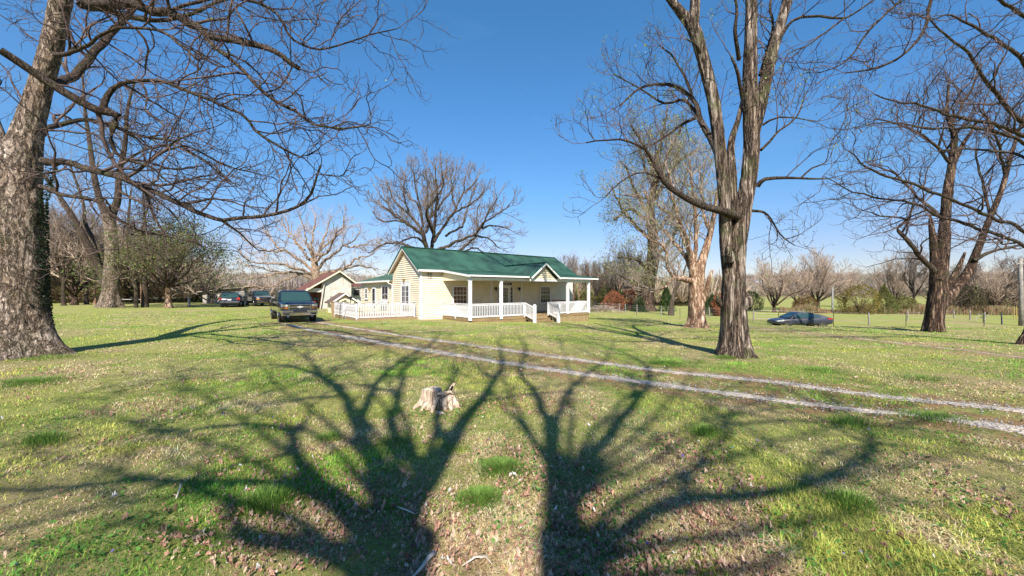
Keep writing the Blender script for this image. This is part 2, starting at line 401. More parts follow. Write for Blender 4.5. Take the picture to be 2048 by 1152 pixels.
def ground_mat():
    m, nt, b = M_new('lawn'); N, L = nt.nodes, nt.links
    geo = N.new('ShaderNodeNewGeometry'); at_ = N.new('ShaderNodeAttribute'); at_.attribute_name = 'Col'
    sp = N.new('ShaderNodeSeparateColor'); L.new(at_.outputs['Color'], sp.inputs[0])
    def nz(scale, det=6, rough=.6, vec=None):
        n = N.new('ShaderNodeTexNoise'); n.inputs['Scale'].default_value = scale; n.inputs['Detail'].default_value = det
        n.inputs['Roughness'].default_value = rough; L.new(vec or geo.outputs['Position'], n.inputs['Vector']); return n.outputs['Fac']
    def ramp(src, stops):
        r = N.new('ShaderNodeValToRGB'); e = r.color_ramp.elements
        e[0].position, e[0].color = stops[0][0], (*stops[0][1], 1); e[1].position, e[1].color = stops[-1][0], (*stops[-1][1], 1)
        for p, c in stops[1:-1]:
            q = e.new(p); q.color = (*c, 1)
        L.new(src, r.inputs['Fac']); return r.outputs['Color']
    def mix(f, a, b_):
        x = N.new('ShaderNodeMix'); x.data_type = 'RGBA'
        if isinstance(f, float): x.inputs['Factor'].default_value = f
        else: L.new(f, x.inputs['Factor'])
        L.new(a, x.inputs['A'])
        if isinstance(b_, tuple): x.inputs['B'].default_value = (*b_, 1)
        else: L.new(b_, x.inputs['B'])
        return x.outputs['Result']
    green = ramp(nz(.55, 8, .7), [(.30, (.10, .18, .03)), (.5, (.20, .235, .05)), (.68, (.33, .31, .08))])
    fine = ramp(nz(14, 8, .8), [(.34, (.07, .10, .022)), (.5, (.22, .25, .06)), (.66, (.52, .45, .21))])
    c = mix(.55, green, fine)
    straw = ramp(nz(20, 8, .8), [(.3, (.15, .10, .05)), (.7, (.42, .33, .19))])
    sm = ramp(nz(.22, 8, .72), [(.46, (0, 0, 0)), (.62, (.85, .85, .85))])
    c = mix(sm, c, straw)
    litter = ramp(nz(30, 4, .7), [(.35, (.10, .05, .035)), (.65, (.33, .20, .15))])
    lm = ramp(nz(.9, 8, .8), [(.58, (0, 0, 0)), (.70, (.6, .6, .6))])
    c = mix(lm, c, litter)
    # worn brown edges beside the wheel tracks
    wm = N.new('ShaderNodeMath'); wm.operation = 'MULTIPLY'; L.new(sp.outputs[0], wm.inputs[0]); L.new(ramp(nz(2.2, 6, .7), [(.40, (0, 0, 0)), (.55, (.8, .8, .8))]), wm.inputs[1])
    c = mix(wm.outputs[0], c, (.25, .12, .08))
    # woodland floor far away
    wood = ramp(nz(.12, 8, .8), [(.35, (.075, .052, .038)), (.5, (.13, .092, .068)), (.62, (.16, .115, .08)), (.72, (.09, .12, .04))])
    fm = N.new('ShaderNodeMath'); fm.operation = 'MULTIPLY'; L.new(sp.outputs[1], fm.inputs[0]); fm.inputs[1].default_value = .95
    c = mix(fm.outputs[0], c, wood)
    L.new(c, b.inputs['Base Color']); b.inputs['Roughness'].default_value = .95; b.inputs['Specular IOR Level'].default_value = .1
    bp = N.new('ShaderNodeBump'); bp.inputs['Strength'].default_value = .9; bp.inputs['Distance'].default_value = .06
    L.new(nz(11, 8, .8), bp.inputs['Height']); L.new(bp.outputs['Normal'], b.inputs['Normal'])
    return m
MAT['lawn'] = ground_mat()
lawn = link('ground', np_mesh('ground', np.stack([GX, GY, GZ], -1), quads, None, MAT['lawn'], True, attr))
tag(lawn, kind='structure')

def gravel_mat():
    m, nt, b = M_new('gravel'); N, L = nt.nodes, nt.links
    geo = N.new('ShaderNodeNewGeometry')
    v = N.new('ShaderNodeTexVoronoi'); v.inputs['Scale'].default_value = 28; L.new(geo.outputs['Position'], v.inputs['Vector'])
    n = N.new('ShaderNodeTexNoise'); n.inputs['Scale'].default_value = 3.5; n.inputs['Detail'].default_value = 9; n.inputs['Roughness'].default_value = .75
    L.new(geo.outputs['Position'], n.inputs['Vector'])
    cr = N.new('ShaderNodeValToRGB'); e = cr.color_ramp.elements
    e[0].position = .30; e[0].color = (.17, .11, .075, 1); e[1].position = .50; e[1].color = (.42, .355, .295, 1)
    L.new(n.outputs['Fac'], cr.inputs['Fac'])
    sat = N.new('ShaderNodeSeparateColor'); L.new(v.outputs['Color'], sat.inputs[0])
    mr = N.new('ShaderNodeMapRange'); mr.inputs['To Min'].default_value = .62; mr.inputs['To Max'].default_value = 1.15
    L.new(sat.outputs[0], mr.inputs['Value'])
    mx = N.new('ShaderNodeMix'); mx.data_type = 'RGBA'; mx.blend_type = 'MULTIPLY'; mx.inputs['Factor'].default_value = 1
    L.new(cr.outputs['Color'], mx.inputs['A']); L.new(mr.outputs['Result'], mx.inputs['B'])
    L.new(mx.outputs['Result'], b.inputs['Base Color']); b.inputs['Roughness'].default_value = .9
    bp = N.new('ShaderNodeBump'); bp.inputs['Strength'].default_value = .8; bp.inputs['Distance'].default_value = .02
    L.new(v.outputs['Distance'], bp.inputs['Height']); L.new(bp.outputs['Normal'], b.inputs['Normal'])
    return m
MAT['gravel'] = gravel_mat()
MAT['soil'] = plain('dry_mossy_soil', (.22, .15, .09), .95, var=.4, scale=2)
rng = np.random.default_rng(3)
for ti, (P, w) in enumerate(TRACKS):
    # the right hand path and the stretch by the house are broken into patches
    T = np.gradient(P, axis=0); T /= np.linalg.norm(T, axis=1)[:, None]; Nn = np.stack([-T[:, 1], T[:, 0]], -1)
    k = 9; off = np.linspace(-1, 1, k); V = []
    s = np.cumsum(np.r_[0, np.linalg.norm(np.diff(P, axis=0), axis=1)])
    fade = np.ones(len(P)) if ti < 2 else .3 + 1.0 * noise(s * .35, 3.3, 0, 5)
    if ti < 2: fade = fade * (1 - .55 * sstep(.80, 1.0, s / s[-1]))
    for j, o in enumerate(off):
        ww = w * fade * (.85 + .8 * (noise(s * .9, j // 4 * 9 + ti * 5.0, 0, 8) - .5) + 1.3 * (fbm(s * 3.5, j // 4 * 5.0, 0, 3, 9) - .5))
        q = P + Nn * (o * ww)[:, None]
        z = gz(q[:, 0], q[:, 1]) + .014 - .022 * abs(o) ** 3
        V.append(np.c_[q, z])
    V = np.array(V).transpose(1, 0, 2); ii = np.arange(len(P) * k).reshape(len(P), k)
    qd = np.stack([ii[:-1, :-1], ii[1:, :-1], ii[1:, 1:], ii[:-1, 1:]], -1).reshape(-1, 4)
    nm = 'gravel_path' if ti == 2 else 'driveway_wheel_track'
    tag(link(nm, np_mesh(nm, V, qd, None, MAT['gravel'], True)), kind='structure')

# loose stones on the tracks
def pebbles():
    r = np.random.default_rng(5); C = []
    for P, w in TRACKS[:2]:
        d = np.hypot(P[:, 0], P[:, 1]); sel = P[d < 16]
        i = r.integers(0, len(sel) - 1, 4200)
        q = sel[i] + r.normal(0, w * .85, (4200, 2)); C.append(q)
    C = np.vstack(C); n = len(C); s = r.uniform(.006, .019, n)
    base = np.array([(1, 0, 0), (0, 1, 0), (-1, 0, 0), (0, -1, 0), (0, 0, .8), (0, 0, -.5)])
    V = base[None] * s[:, None, None] * r.uniform(.6, 1.3, (n, 6, 1))
    V[:, :, :2] += C[:, None]; V[:, :, 2] += (gz(C[:, 0], C[:, 1]) + .014)[:, None]
    t = np.array([(0, 1, 4), (1, 2, 4), (2, 3, 4), (3, 0, 4), (1, 0, 5), (2, 1, 5), (3, 2, 5), (0, 3, 5)])
    T = (t[None] + (np.arange(n) * 6)[:, None, None]).reshape(-1, 3)
    c = r.uniform(.16, .42, (n, 1)) * np.array([1, .93, .86]); col = np.repeat(c, 6, 0)
    o = link('loose_gravel', np_mesh('loose_gravel', V, None, T, MAT['leaf'], False, col))
    tag(o, 'loose pale stones scattered along the two wheel tracks', 'gravel', kind='stuff')
pebbles()

# ------------------------------------------------------------------ grass blades
def pal(x, y):
    """which mix of green, yellow moss and straw grows where"""
    a = fbm(x * .35 + 3, y * .35, 0, 4, 11); b = fbm(x * 1.3, y * 1.3 + 7, 0, 4, 21); c = fbm(x * .9 + 40, y * .9, 0, 3, 31)
    return a, b, c

def blades():
    r = np.random.default_rng(11)
    P = []
    # distance falls off like 1/r^2 so near turf is dense; a full ring in front of and beside the viewer
    n = 560000
    rad = 1.7 * np.exp(r.uniform(0, 1, n) * math.log(46 / 1.7)); ang = r.uniform(R(-62), R(62), n)
    x, y = rad * np.sin(ang), rad * np.cos(ang)
    td = track_dist(x, y); keep = (td > -.04 + .07 * r.normal(0, 1, n)) | ((noise(x * 1.6, y * 1.6, 0, 88) > .66) & (r.uniform(0, 1, n) < .55))
    # keep the blades off the house, deck and vehicles
    ux, uy = math.cos(R(37.9)), math.sin(R(37.9)); lx = (x + 6.2) * ux + (y - 25.8) * uy; ly = -(x + 6.2) * uy + (y - 25.8) * ux
    keep &= ~((lx > -.1) & (lx < 15) & (ly > -3.9) & (ly < 14)) & ~((lx > -4.2) & (lx < .1) & (ly > -.1) & (ly < 12))
    keep &= ~((ly > -.2) & (lx < -5.3) & (lx > -7.6) & (ly < 6.5))
    x, y, rad = x[keep], y[keep], rad[keep]; n = len(x)
    keep = (td_ := track_dist(x, y), ) and ~((td_ < .50) & (td_ > -.2) & (noise(x * 1.4 + 5, y * 1.4, 0, 90) > .42) & (r.uniform(0, 1, n) < .88))
    x, y, rad = x[keep], y[keep], rad[keep]; n = len(x)
    a, b, c = pal(x, y)
    a, b, c = [.5 + (q - .5) * 2.6 for q in (a, b, c)]
    dens = .55 + .9 * (b - .35) ; keep = r.uniform(0, 1, n) < np.clip(dens + .25, .25, 1)
    x, y, rad, a, b, c = [q[keep] for q in (x, y, rad, a, b, c)]; n = len(x)
    z = gz(x, y)
    cl = np.clip(.5 + 1.9 * (fbm(x * 4.2, y * 4.2, 0, 4, 91) - .5), 0, 1); c2 = np.clip(.5 + 2.0 * (fbm(x * 6.5 + 9, y * 6.5, 0, 3, 95) - .5), 0, 1)
    straw_p = np.clip(.36 + 2.0 * (c - .47), .05, .94)
    u = .45 * r.uniform(0, 1, n) + .55 * c2; straw = u < straw_p * .95
    moss = (~straw) & (r.uniform(0, 1, n) < np.clip(.48 + 2.0 * (a - .5), .10, .92))
    h = r.uniform(.012, .042, n) * (.75 + .9 * np.clip(b - .3, 0, 1)) * np.where(straw, .8, 1) * (.55 + .9 * cl) * (1 + .012 * rad)
    tall = r.uniform(0, 1, n) < np.clip((a - .52) * .4, 0, .06); h = np.where(tall, h * 1.6, h) * .86
    w = (.0011 + .00034 * rad) * r.uniform(.7, 1.5, n)
    az = r.uniform(0, 2 * math.pi, n); lean = np.abs(r.normal(0, 1.0, n)) + np.where(straw, 1.1, .25)
    dx, dy = np.cos(az), np.sin(az); sx, sy = -dy, dx
    V = np.zeros((n, 5, 3))
    V[:, 0] = np.c_[x - sx * w, y - sy * w, z - .003]; V[:, 1] = np.c_[x + sx * w, y + sy * w, z - .003]
    m_ = h * .55; l1 = m_ * lean * .55
    V[:, 2] = np.c_[x + dx * l1 + sx * w * .8, y + dy * l1 + sy * w * .8, z + m_]
    V[:, 3] = np.c_[x + dx * l1 - sx * w * .8, y + dy * l1 - sy * w * .8, z + m_]
    V[:, 4] = np.c_[x + dx * h * lean, y + dy * h * lean, z + h * np.clip(1.25 - .35 * lean, .35, 1)]
    base = (np.arange(n) * 5)[:, None]
    Q = base + np.array([[0, 1, 2, 3]]); T = base + np.array([[3, 2, 4]])
    g = np.array([.145, .30, .04]) * r.uniform(.5, 1.5, (n, 1)) * (1 + .5 * (b[:, None] - .5)) * np.c_[r.uniform(.8, 1.3, n), np.ones(n), r.uniform(.7, 1.5, n)]
    mo = np.array([.44, .44, .11]) * r.uniform(.65, 1.3, (n, 1))
    st = np.array([.68, .55, .32]) * r.uniform(.5, 1.25, (n, 1)) * np.c_[np.ones(n), r.uniform(.88, 1.05, n), r.uniform(.75, 1.25, n)]
    c_ = np.where(straw[:, None], st, np.where(moss[:, None], mo, g)); c_ = c_ * (.66 + .78 * cl[:, None]); thatch = (r.uniform(0, 1, n) < .10 + .25 * (c2 < .3)) & straw; c_[thatch] = np.array([.36, .22, .15]) * r.uniform(.5, 1.2, (int(thatch.sum()), 1)); col = np.repeat(np.clip(c_, 0, .85), 5, 0)
    o = link('grass', np_mesh('grass', V, Q, T, MAT['grass'], False, col))
    tag(o, 'short patchy green and straw coloured lawn grass', 'grass', kind='stuff')
blades()

def tuft(px, py, rad, n, hmin, hmax, label, bright=1.0, seed=0, flat=.6):
    r = np.random.default_rng(100 + seed); c = ground(px, py)
    q = r.normal(0, rad * .5, (n, 2)); lob_ = np.arctan2(q[:, 1], q[:, 0]); q *= (.65 + .8 * noise(np.cos(lob_) * 1.5 + seed, np.sin(lob_) * 1.5, 0, seed))[:, None]; x, y = q[:, 0] * 1.15, q[:, 1] * .95
    dist = np.hypot(x, y); h = r.uniform(hmin, hmax, n) * np.clip(1.15 - dist / (rad * 1.9), .3, 1)
    z = gz(x + c[0], y + c[1]) - c[2]
    az = np.arctan2(y, x) + r.normal(0, .7, n); lean = flat * (.35 + dist / rad) * r.uniform(.4, 1.3, n)
    w = r.uniform(.0016, .0034, n); dx, dy = np.cos(az), np.sin(az); sx, sy = -dy, dx
    V = np.zeros((n, 5, 3)); m_ = h * .6; l1 = m_ * lean * .5
    V[:, 0] = np.c_[x - sx * w, y - sy * w, z - .004]; V[:, 1] = np.c_[x + sx * w, y + sy * w, z - .004]
    V[:, 2] = np.c_[x + dx * l1 + sx * w * .8, y + dy * l1 + sy * w * .8, z + m_]; V[:, 3] = np.c_[x + dx * l1 - sx * w * .8, y + dy * l1 - sy * w * .8, z + m_]
    V[:, 4] = np.c_[x + dx * h * lean, y + dy * h * lean, z + h * np.clip(1.2 - .4 * lean, .3, 1)]
    b = (np.arange(n) * 5)[:, None]
    g = np.array([.17, .28, .055]) * bright * .85 * r.uniform(.6, 1.4, (n, 1))
    me = np_mesh('grass_tuft', V, b + np.array([[0, 1, 2, 3]]), b + np.array([[3, 2, 4]]), MAT['grass'], False, np.repeat(g, 5, 0))
    o = link('grass_tuft' if seed < 5 else 'long_grass', me, None, c)
    if seed < 5: tag(o, label, 'grass tuft', 'lush tufts of grass in the lawn')
    else: tag(o, label, 'grass', kind='stuff')
tuft(540, 1012, .17, 1100, .07, .17, 'upright spiky bright green grass tuft left of centre in the lawn', 1.15, 1)
tuft(1005, 940, .20, 3000, .05, .09, 'broad soft bright green grass cushion below the stump, upper of a pair', 1.1, 2)
tuft(958, 1002, .15, 2400, .05, .09, 'small soft bright green grass cushion below the stump, lower of a pair', 1.2, 3)
tuft(55, 766, .55, 2600, .04, .09, 'flat lush green grass patch in front of the speckled big trunk', 1.0, 4)
tuft(85, 885, .18, 500, .07, .15, 'loose green grass tuft at the left edge below the speckled trunk', 1.15, 5)
tuft(1410, 868, .2, 600, .06, .13, 'ragged green grass tuft between the stump and the wheel tracks at right', 1.15, 6)
tuft(1700, 1010, .16, 500, .06, .13, 'ragged green tuft among dead leaves in the right foreground', 1.15, 7)
tuft(1860, 838, .35, 900, .05, .11, 'long green grass fringe touching the near wheel track at right', 1.15, 8)
tuft(1330, 728, .4, 1200, .06, .12, 'dark green grass tuft at the left foot of the forked trunk', 1.1, 9)
tuft(660, 880, .13, 400, .05, .12, 'small green grass tuft in limb shade left of the stump', 1.15, 10)

def litter():
    r = np.random.default_rng(21); n = 40000
    rad = 1.8 * np.exp(r.uniform(0, 1, n) ** 1.15 * math.log(16 / 1.8)); ang = r.uniform(R(-60), R(60), n)
    x, y = rad * np.sin(ang), rad * np.cos(ang)
    m = fbm(x * 1.1 + 11, y * 1.1, 0, 4, 41)
    px = 1024 + x / y * F
    boost = np.exp(-((px - 1170) / 110) ** 2) * (y < 3.6) * .5 + np.exp(-((px - 700) / 110) ** 2) * (y < 4) * .28 + (px > 1250) * .10 + (px < 1000) * -.03
    keep = (r.uniform(0, 1, n) < np.clip((m - .49) * 3.8 + boost, .03, 1)) & (track_dist(x, y) > .05)
    x, y, rad = x[keep], y[keep], rad[keep]; n = len(x)
    s = r.uniform(.006, .017, n) * np.where(r.uniform(0, 1, n) < .12, 1.6, 1)
    # lobed oak-like outline, curled along the midrib
    out = np.array([(0, -1.1), (.35, -.55), (.75, -.45), (.5, 0), (.85, .35), (.4, .6), (0, 1.1), (-.4, .6), (-.85, .35), (-.5, 0), (-.75, -.45), (-.35, -.55)])
    k = len(out); az = r.uniform(0, 6.28, n); ca, sa = np.cos(az)[:, None], np.sin(az)[:, None]
    ox, oy = out[None, :, 0] * s[:, None] * r.uniform(.5, 1.1, (n, 1)) * r.uniform(.7, 1.3, (n, k)), out[None, :, 1] * s[:, None] * r.uniform(.8, 1.2, (n, k))
    curl = r.uniform(.2, 1.7, (n, 1)) * np.abs(out[None, :, 0]) * s[:, None] + r.normal(0, .3, (n, k)) * s[:, None]
    tx, ty = r.normal(0, .7, (n, 1)), r.normal(0, .7, (n, 1))
    V = np.zeros((n, k + 1, 3)); V[:, :k, 0] = ox * ca - oy * sa + x[:, None]; V[:, :k, 1] = ox * sa + oy * ca + y[:, None]
    zz = gz(x, y)[:, None] + .016 + r.uniform(0, .022, (n, 1))
    V[:, :k, 2] = zz + curl + ox * tx + oy * ty
    V[:, k] = np.c_[x, y, zz[:, 0]]
    t = np.array([(i, (i + 1) % k, k) for i in range(k)]); T = (t[None] + (np.arange(n) * (k + 1))[:, None, None]).reshape(-1, 3)
    base = np.where(r.uniform(0, 1, (n, 1)) < .62, np.array([[.34, .185, .13]]), np.array([[.42, .30, .22]]))
    c = base * r.uniform(.45, 1.3, (n, 1)); c = np.where(r.uniform(0, 1, (n, 1)) < .012, np.array([[.62, .58, .55]]), c)
    o = link('leaf_litter', np_mesh('leaf_litter', V, None, T, MAT['leaf'], False, np.repeat(c, k + 1, 0)))
    tag(o, 'curled brown dead leaves strewn over the lawn', 'dead leaves', kind='stuff')
litter()

def clover():
    """round-leaved weeds and small violets"""
    r = np.random.default_rng(31); n = 30000
    rad = 1.8 * np.exp(r.uniform(0, 1, n) * math.log(12 / 1.8)); ang = r.uniform(R(-60), R(60), n)
    x, y = rad * np.sin(ang), rad * np.cos(ang); m = fbm(x * 1.6 + 61, y * 1.6, 0, 3, 51)
    keep = (r.uniform(0, 1, n) < np.clip((m - .5) * 5, 0, 1)) & (track_dist(x, y) > .1); x, y = x[keep], y[keep]; n = len(x)
    k = 6; a = np.arange(k) * 2 * math.pi / k; s = r.uniform(.005, .013, n)
    tl = r.normal(0, .5, (n, 2)); ox, oy = np.cos(a)[None] * s[:, None], np.sin(a)[None] * s[:, None]
    V = np.stack([x[:, None] + ox, y[:, None] + oy, (gz(x, y) + r.uniform(.012, .04, n))[:, None] + ox * tl[:, :1] + oy * tl[:, 1:]], -1)
    T = (np.array([(0, i, i + 1) for i in range(1, k - 1)])[None] + (np.arange(n) * k)[:, None, None]).reshape(-1, 3)
    c = np.array([.10, .22, .045]) * r.uniform(.5, 1.5, (n, 1)); vio = r.uniform(0, 1, (n, 1)) < .006
    c = np.where(vio, np.array([[.25, .18, .60]]), c)
    o = link('clover', np_mesh('clover', V, None, T, MAT['grass'], False, np.repeat(c, k, 0)))
    tag(o, 'low round-leaved green weeds with a few violet flowers', 'clover', kind='stuff')
clover()
tuft(905, 812, .16, 500, .03, .07, 'low green weeds growing at the right foot of the stump', .95, 11, flat=.9)
tuft(858, 818, .14, 350, .02, .06, 'low mossy grass at the left foot of the stump', 1.1, 12, flat=.9)
tuft(1455, 716, .45, 1500, .04, .10, 'green grass fringe round the base of the forked trunk', 1.15, 13)
tuft(1640, 742, .5, 900, .04, .10, 'loose green grass tuft in the straw patch right of the forked trunk', 1.15, 14)
tuft(1850, 760, .5, 900, .05, .12, 'green grass tuft beyond the far wheel track at right', 1.15, 15)
tuft(1700, 848, .3, 700, .05, .12, 'green grass tuft below the near wheel track', 1.15, 16)
tuft(95, 716, .8, 1800, .03, .09, 'green grass fringe along the foot of the speckled tree', 1.15, 17)
# ------------------------------------------------------------------ trees
def crom(P, R_, step):
    """smooth a hand placed limb and resample it"""
    P = np.asarray(P, float); R_ = np.asarray(R_, float); n = len(P); X = np.c_[P, R_]
    Q = np.vstack([2 * X[0] - X[1], X, 2 * X[-1] - X[-2]]); out = []
    for i in range(n - 1):
        a, b, c, d = Q[i:i + 4]; k = max(2, int(np.linalg.norm((c - b)[:3]) / step))
        for t in np.arange(k) / k:
            out.append(.5 * ((2 * b) + (-a + c) * t + (2 * a - 5 * b + 4 * c - d) * t * t + (-a + 3 * b - 3 * c + d) * t ** 3))
    out.append(X[-1]); o = np.array(out); return o[:, :3], np.maximum(o[:, 3], .002)

class Tree:
    def __init__(s, base, seed):
        s.base = np.asarray(base, float); s.r = random.Random(seed); s.nr = np.random.default_rng(seed)
        s.stems = []; s.br = []; s.tips = []
    # -- thick hand placed stems; each gets its own well shaped tube
    def stem(s, P, R_, sides=20, step=.12, rough=.06, flare=None, k=None, jit=0.0, part='trunk'):
        P, R_ = crom(P, R_, step); P = P - s.base
        if jit:
            L = np.arange(len(P)) * step
            for a in range(3):
                P[1:, a] += ((jit * (fbm(L * .9 + a * 17, s.r.random() * 50, 0, 3, 77) - .5) + jit * .5 * (noise(L * 2.6 + a * 7, s.r.random() * 50, 0, 78) - .5)) * np.minimum(1, L / .5) * (.3 if len(P) > 0 and L[-1] > 14 else 1))[1:]
        s.stems.append((P, R_, sides, rough, flare, part)); return P + s.base, R_
    def add(s, P, R_): s.br.append((np.asarray(P, float), np.asarray(R_, float)))
    def grow(s, p, d, L, r, lev, lv):
        """lev: 0 = bough ... last = twig.  lv: list of dicts"""
        q = lv[lev]; rnd = s.r; n = q.get('seg', 6); stp = L / n
        P = [p]; Rr = [r]; d = np.array(d, float); d /= np.linalg.norm(d); cur = np.array(p, float)
        wob, tro = q.get('wob', .25), q.get('tro', .05); T = [d.copy()]
        for i in range(n):
            d = d + np.array([rnd.gauss(0, wob), rnd.gauss(0, wob), rnd.gauss(0, wob) + tro]); d /= np.linalg.norm(d)
            cur = cur + d * stp; P.append(cur.copy()); Rr.append(max(q.get('rmin', .003), r * (1 - .72 * (i + 1) / n))); T.append(d.copy())
        s.add(P, Rr)
        if lev + 1 < len(lv): s.sprout(np.array(P), np.array(Rr), lev + 1, lv, q.get('t0', .2))
        else: s.tips.append((P[-1], T[-1]))
    def sprout(s, P, R_, lev, lv, t0=.15, t1=1.0, dens=1.0):
        q = lv[lev]; rnd = s.r
        D = np.r_[0, np.cumsum(np.linalg.norm(np.diff(P, axis=0), axis=1))]; tot = D[-1]
        cnt = q['n'] * tot * dens; cnt = int(cnt) + (rnd.random() < cnt % 1)
        for k in range(cnt + 1):
            t = 1.0 if k == cnt else t0 + (t1 - t0) * (k + rnd.random()) / max(cnt, 1)
            i = min(int(np.searchsorted(D, t * tot)), len(P) - 1); j = max(i - 1, 0)
            ax = P[i] - P[j] if i != j else P[1] - P[0]; ax = ax / (np.linalg.norm(ax) + 1e-9)
            v = np.array([rnd.gauss(0, 1), rnd.gauss(0, 1), rnd.gauss(0, 1) + q.get('up', .35)]); v -= ax * v.dot(ax); v /= (np.linalg.norm(v) + 1e-9)
            a = R(rnd.uniform(*q.get('ang', (30, 65)))) * (.4 if k == cnt else 1)
            d = ax * math.cos(a) + v * math.sin(a)
            L = rnd.uniform(*q['len']) * (1.1 - .55 * t)
            r = min(R_[i] * .62, q['r'] * L)
            s.grow(P[i], d, L, max(r, q.get('rmin', .003)), lev, lv)
    def limb(s, P, R_, lv, lev=0, dens=1.0, t0=.1, step=.25, sides=None, jit=.0, stem=True):
        P, R_ = s.stem(P, R_, sides or (12 if max(R_) > .07 else 8), step if not stem else min(step, .2), .05, None, jit=jit, part='limb')
        s.sprout(P - s.base, R_, lev, lv, t0, 1.0, dens); return P, R_
    # -- meshing
    def stem_mesh(s, name, mat, part=None):
        V, Q, T, o = [], [], [], 0
        for si, (P, R_, k, rough, flare, prt) in enumerate(s.stems):
            if part and prt != part: continue
            n = len(P); t = np.gradient(P, axis=0); t /= np.linalg.norm(t, axis=1)[:, None] + 1e-9
            if abs(t[0, 2]) > .75: ref = np.array([1., 0.05, 0])
            else: ref = np.array([0.05, .1, 1.])
            a = np.cross(t, ref); a /= np.linalg.norm(a, axis=1)[:, None]; b = np.cross(t, a)
            th = np.arange(k) * 2 * math.pi / k; c, sn = np.cos(th), np.sin(th)
            dirs = a[:, None] * c[None, :, None] + b[:, None] * sn[None, :, None]
            rad = np.repeat(R_[:, None], k, 1)
            if flare:
                amt, hgt, lobes, ph = flare
                hh = np.maximum(P[:, 2] - P[0, 2], 0)
                e = np.exp(-hh / hgt)[:, None]
                lob = .55 + .45 * np.cos(lobes * th + ph + .8 * np.sin(2 * th))[None]
                rad = rad * (1 + amt * e * (.35 + lob)) + rad * .06 * np.cos(lobes * th + ph)[None] * np.exp(-hh / (hgt * 5))[:, None]
            if rough and R_.max() > .04:
                W = P[:, None] + dirs * rad[..., None]
                big = fbm(W[..., 0] * 2.2 + si * 9, W[..., 1] * 2.2, W[..., 2] * 1.1, 3, 61) - .5
                rad = rad * (1 + rough * 2.2 * big)
                if k >= 40:
                    ridg = np.abs(fbm(W[..., 0] * 15, W[..., 1] * 15, W[..., 2] * 2.4, 3, 71) - .5) * 2
                    rad = rad + (.25 - ridg) * .045
            W = P[:, None] + dirs * rad[..., None]
            V.append(W.reshape(-1, 3)); i = np.arange(n * k).reshape(n, k) + o
            i2 = np.roll(i, -1, 1)
            Q.append(np.stack([i[:-1], i[1:], i2[1:], i2[:-1]], -1).reshape(-1, 4))
            cap = i[-1]; T.append(np.array([(cap[0], cap[j + 1], cap[j]) for j in range(1, k - 1)]).reshape(-1, 3)); o += n * k
        return np_mesh(name, np.vstack(V), np.vstack(Q), np.vstack(T), mat, True)
    def branch_mesh(s, name, mat, thick=1.0):
        groups = {}
        for P, R_ in s.br:
            r = R_[0]; k = 8 if r > .06 else 6 if r > .03 else 4 if r > .012 else 3
            groups.setdefault((len(P), k), []).append((P, R_))
        V, Q, o = [], [], 0
        for (n, k), g in groups.items():
            P = np.array([a for a, _ in g]); R_ = np.array([b for _, b in g]) * thick; B = len(g)
            t = np.gradient(P, axis=1); t /= np.linalg.norm(t, axis=2)[..., None] + 1e-9
            ref = np.where(np.abs(t[:, :1, 2:]) > .8, np.array([1., .1, 0]), np.array([.05, .1, 1.]))
            a = np.cross(t, ref); a /= np.linalg.norm(a, axis=2)[..., None] + 1e-9; b = np.cross(t, a)
            th = np.arange(k) * 2 * math.pi / k
            W = P[:, :, None] + (a[:, :, None] * np.cos(th)[:, None] + b[:, :, None] * np.sin(th)[:, None]) * R_[:, :, None, None]
            V.append(W.reshape(-1, 3)); i = np.arange(B * n * k).reshape(B, n, k) + o; i2 = np.roll(i, -1, 2)
            Q.append(np.stack([i[:, :-1], i[:, 1:], i2[:, 1:], i2[:, :-1]], -1).reshape(-1, 4)); o += B * n * k
        return np_mesh(name, np.vstack(V), np.vstack(Q), None, mat, True)
    def leaf_mesh(s, name, per, size, cols, spread=.12, frac=1.0, mat=None):
        r = s.nr; P = np.array([p for p, _ in s.tips]); P = P[r.uniform(0, 1, len(P)) < frac]
        if not len(P): return None
        P = np.repeat(P, per, 0); n = len(P); P = P + r.normal(0, spread, (n, 3))
        a = r.normal(0, 1, (n, 3)); a /= np.linalg.norm(a, axis=1)[:, None]; b = np.cross(a, r.normal(0, 1, (n, 3))); b /= np.linalg.norm(b, axis=1)[:, None]
        sz = r.uniform(.5, 1.4, (n, 1)) * size
        V = np.stack([P - a * sz, P + b * sz * .45, P + a * sz, P - b * sz * .45], 1)
        c = np.array(cols)[r.integers(0, len(cols), n)] * r.uniform(.6, 1.4, (n, 1))
        return np_mesh(name, V, np.arange(n * 4).reshape(n, 4), None, mat or MAT['bud'], False, np.repeat(c, 4, 0))
    def build(s, name, label, bark, twig, cat='tree', group=None, leaves=None, thick=1.0, limb=None):
        e = empty(name, s.base, 0, label, cat, group)
        if any(q[5] == 'trunk' for q in s.stems): link('trunk', s.stem_mesh('trunk', MAT[bark], 'trunk'), e)
        if any(q[5] == 'limb' for q in s.stems): link('limbs', s.stem_mesh('limbs', MAT[limb or 'limb'], 'limb'), e)
        if s.br: link('crown', s.branch_mesh('crown', MAT[twig], thick), e)
        if leaves:
            me = s.leaf_mesh('young_leaves', **leaves)
            if me: link('young_leaves', me, e)
        return e

def pp(*pts):
    """limb points given as (column, row, distance, thickness in pixels of the photograph)"""
    P = [at(a, b, y) for a, b, y, w in pts]; R_ = [w * y / F / 2 / math.sqrt(1 + ((a - 1024) / F) ** 2) for a, b, y, w in pts]
    return P, R_

BUD = [(.22, .30, .06), (.30, .34, .10), (.16, .24, .05)]
